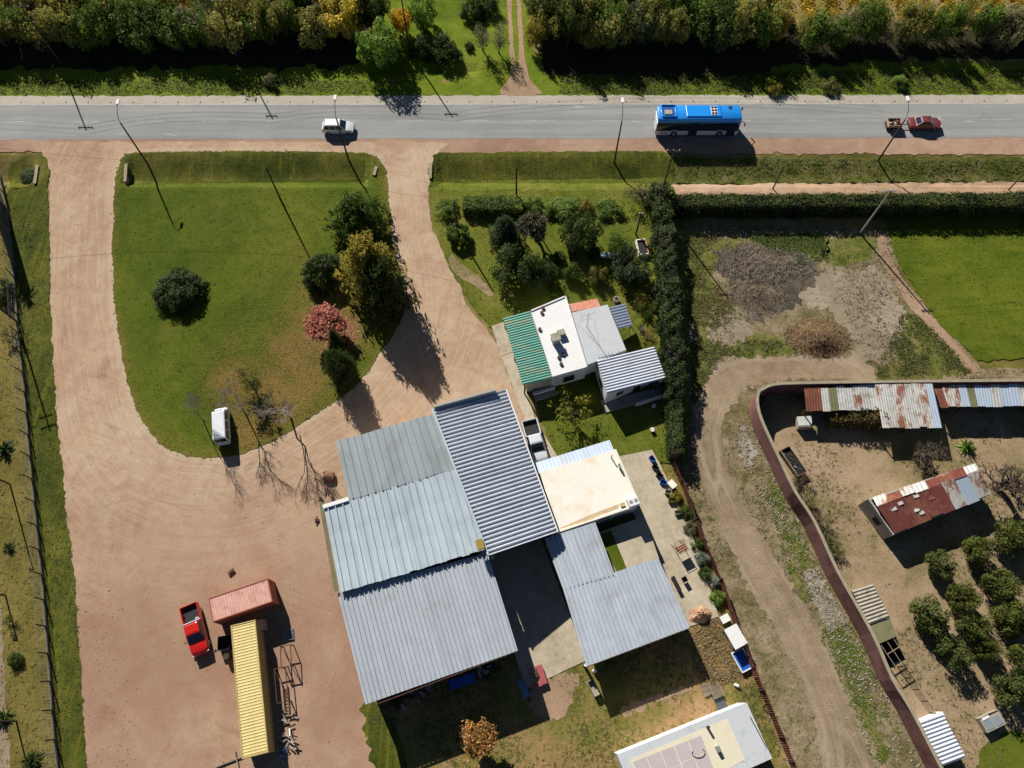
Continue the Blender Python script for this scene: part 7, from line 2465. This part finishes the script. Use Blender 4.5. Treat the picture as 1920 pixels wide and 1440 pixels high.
for k_, pg in enumerate(([(1288, 440), (1345, 445), (1350, 560), (1390, 590), (1340, 620), (1290, 600)], [(1400, 440), (1545, 440), (1550, 485), (1500, 500), (1450, 470)], [(1690, 590), (1720, 590), (1790, 660), (1825, 700), (1640, 706)],
                         [(1300, 640), (1480, 640), (1500, 668), (1350, 665), (1300, 760)])):
    tufts('weed_clumps', ['yellow-green weeds between tall hedge and branch pile', 'lush green weeds under the long hedge shadow', 'olive weeds along the footpath below the pasture', 'low weeds edging the bend of the dirt track'][k_], 'weeds', W(pg), 1800, .19,
          [(.11, .11, .03), (.07, .10, .02), (.075, .085, .022), (.095, .10, .028)][k_], 60 + k_, mask=lambda x, y: vnoise(x, y, .4, 9) + .3 * rng.random(len(x)) > .55)
tufts('track_weeds', 'bright green weeds along the dirt track edges', 'weeds', W([(1420, 880), (1450, 880), (1560, 1100), (1640, 1260), (1720, 1440), (1640, 1440), (1560, 1240), (1480, 1080)]), 2600, .15, (.10, .14, .025), 38,
      mask=lambda x, y: vnoise(x, y, .3, 2) + .2 * rng.random(len(x)) > .62)
tufts('rough_tufts', 'tufty rough grass behind the workshop and shelter', 'grass', SHEETS['rough_grass'], 11000, .13, (.10, .10, .03), 39, mask=lambda x, y: vnoise(x, y, .2, 3) + .3 * rng.random(len(x)) > .62)
tufts('soil_clods', 'dry yellowish clods and straw on turned soil by the shelter', 'straw', SHEETS['turned_soil'], 900, .25, (.20, .15, .07), 40)
tufts('strip_weeds', 'dense green weeds in the strip beside the wire fence', 'weeds', SHEETS['ditch_strip'], 9000, .14, (.06, .078, .015), 41, mask=lambda x, y: vnoise(x, y, .3, 4) + .3 * rng.random(len(x)) > .5)
tufts('dry_tufts', 'straw-coloured grass tufts west of the wire fence', 'grass', SHEETS['dry_meadow'], 7000, .13, (.16, .135, .055), 42)
tufts('garden_tufts', 'yellow-green grass tufts in the garden and its front verge', 'grass', GARDEN, 6000, .15, (.09, .105, .016), 43, z=.1, blades=3)
tufts('yard_weeds', 'olive weeds in the sandy yard', 'weeds', SHEETS['sandy_yard'], 5000, .13, (.12, .11, .045), 44, mask=lambda x, y: vnoise(x, y, .2, 5) + .25 * rng.random(len(x)) > .68)
tufts('pasture_tufts', 'long grass tufts across the green pasture', 'grass', SHEETS['pasture'], 5000, .16, (.08, .105, .012), 45, blades=3)
# pebbles and rubble on the gravel and the track (stuff)
def pebbles(name, label, poly, n, size, mat, seed, mask=None, z=.05):
    r = np.random.default_rng(seed)
    poly = np.array(poly)
    x0, y0 = poly.min(0)
    x1, y1 = poly.max(0)
    x, y = r.uniform(x0, x1, n * 5), r.uniform(y0, y1, n * 5)
    ok = inside(poly, x, y)
    if mask is not None:
        ok &= mask(x, y)
    x, y = x[ok][:n], y[ok][:n]
    m = len(x)
    tet = np.array([[(1, 0, 0), (-.5, .87, 0), (0, 0, .8)], [(-.5, .87, 0), (-.5, -.87, 0), (0, 0, .8)], [(-.5, -.87, 0), (1, 0, 0), (0, 0, .8)]], float)
    s = size * (.4 + r.random(m) ** 3 * 1.6)
    a = r.uniform(0, 6.28, m)
    ca, sa = np.cos(a), np.sin(a)
    T = tet[None] * s[:, None, None, None]
    X = T[..., 0] * ca[:, None, None] - T[..., 1] * sa[:, None, None] + x[:, None, None]
    Y = T[..., 0] * sa[:, None, None] + T[..., 1] * ca[:, None, None] + y[:, None, None]
    Z = T[..., 2] + (hgt(x, y) + z)[:, None, None]
    me = fast_mesh(name, np.stack([X, Y, Z], -1).reshape(-1, 3), 3, mat)
    o = bpy.data.objects.new(name, me)
    COL.objects.link(o)
    return tag(o, label, 'stones', kind='stuff')


pebbles('gravel_stones', 'loose brown stones along the western edge of the gravel yard', W([(143, 1100), (230, 1100), (250, 1500), (160, 1500)]), 420, .045, plain('brown_pebble', alb(160, 122, 100), .9, vary=.3, scale=.8), 51)
pebbles('yard_stones', 'small loose stones over the gravel yard', YARD, 2500, .04, plain('grey_pebble', alb(150, 122, 100), .9, vary=.3, scale=.8), 52, mask=lambda x, y: ~inside(ISL, x, y), z=.045)
pebbles('rubble', 'pale rubble strewn beside the red compound wall', W([(1385, 780), (1420, 810), (1450, 880), (1540, 1080), (1680, 1340), (1740, 1460), (1690, 1460), (1620, 1330), (1500, 1080), (1420, 920), (1370, 830)]), 3600, .075, plain('pale_rubble', alb(176, 166, 152), .9, vary=.25, scale=.8), 53,
        mask=lambda x, y: vnoise(x, y, .25, 6) + .3 * rng.random(len(x)) > .62)
pebbles('field_litter', 'pale stones and litter on the waste ground', SHEETS['waste_ground'], 2500, .05, plain('pale_litter', alb(186, 176, 160), .9, vary=.25, scale=.8), 54)
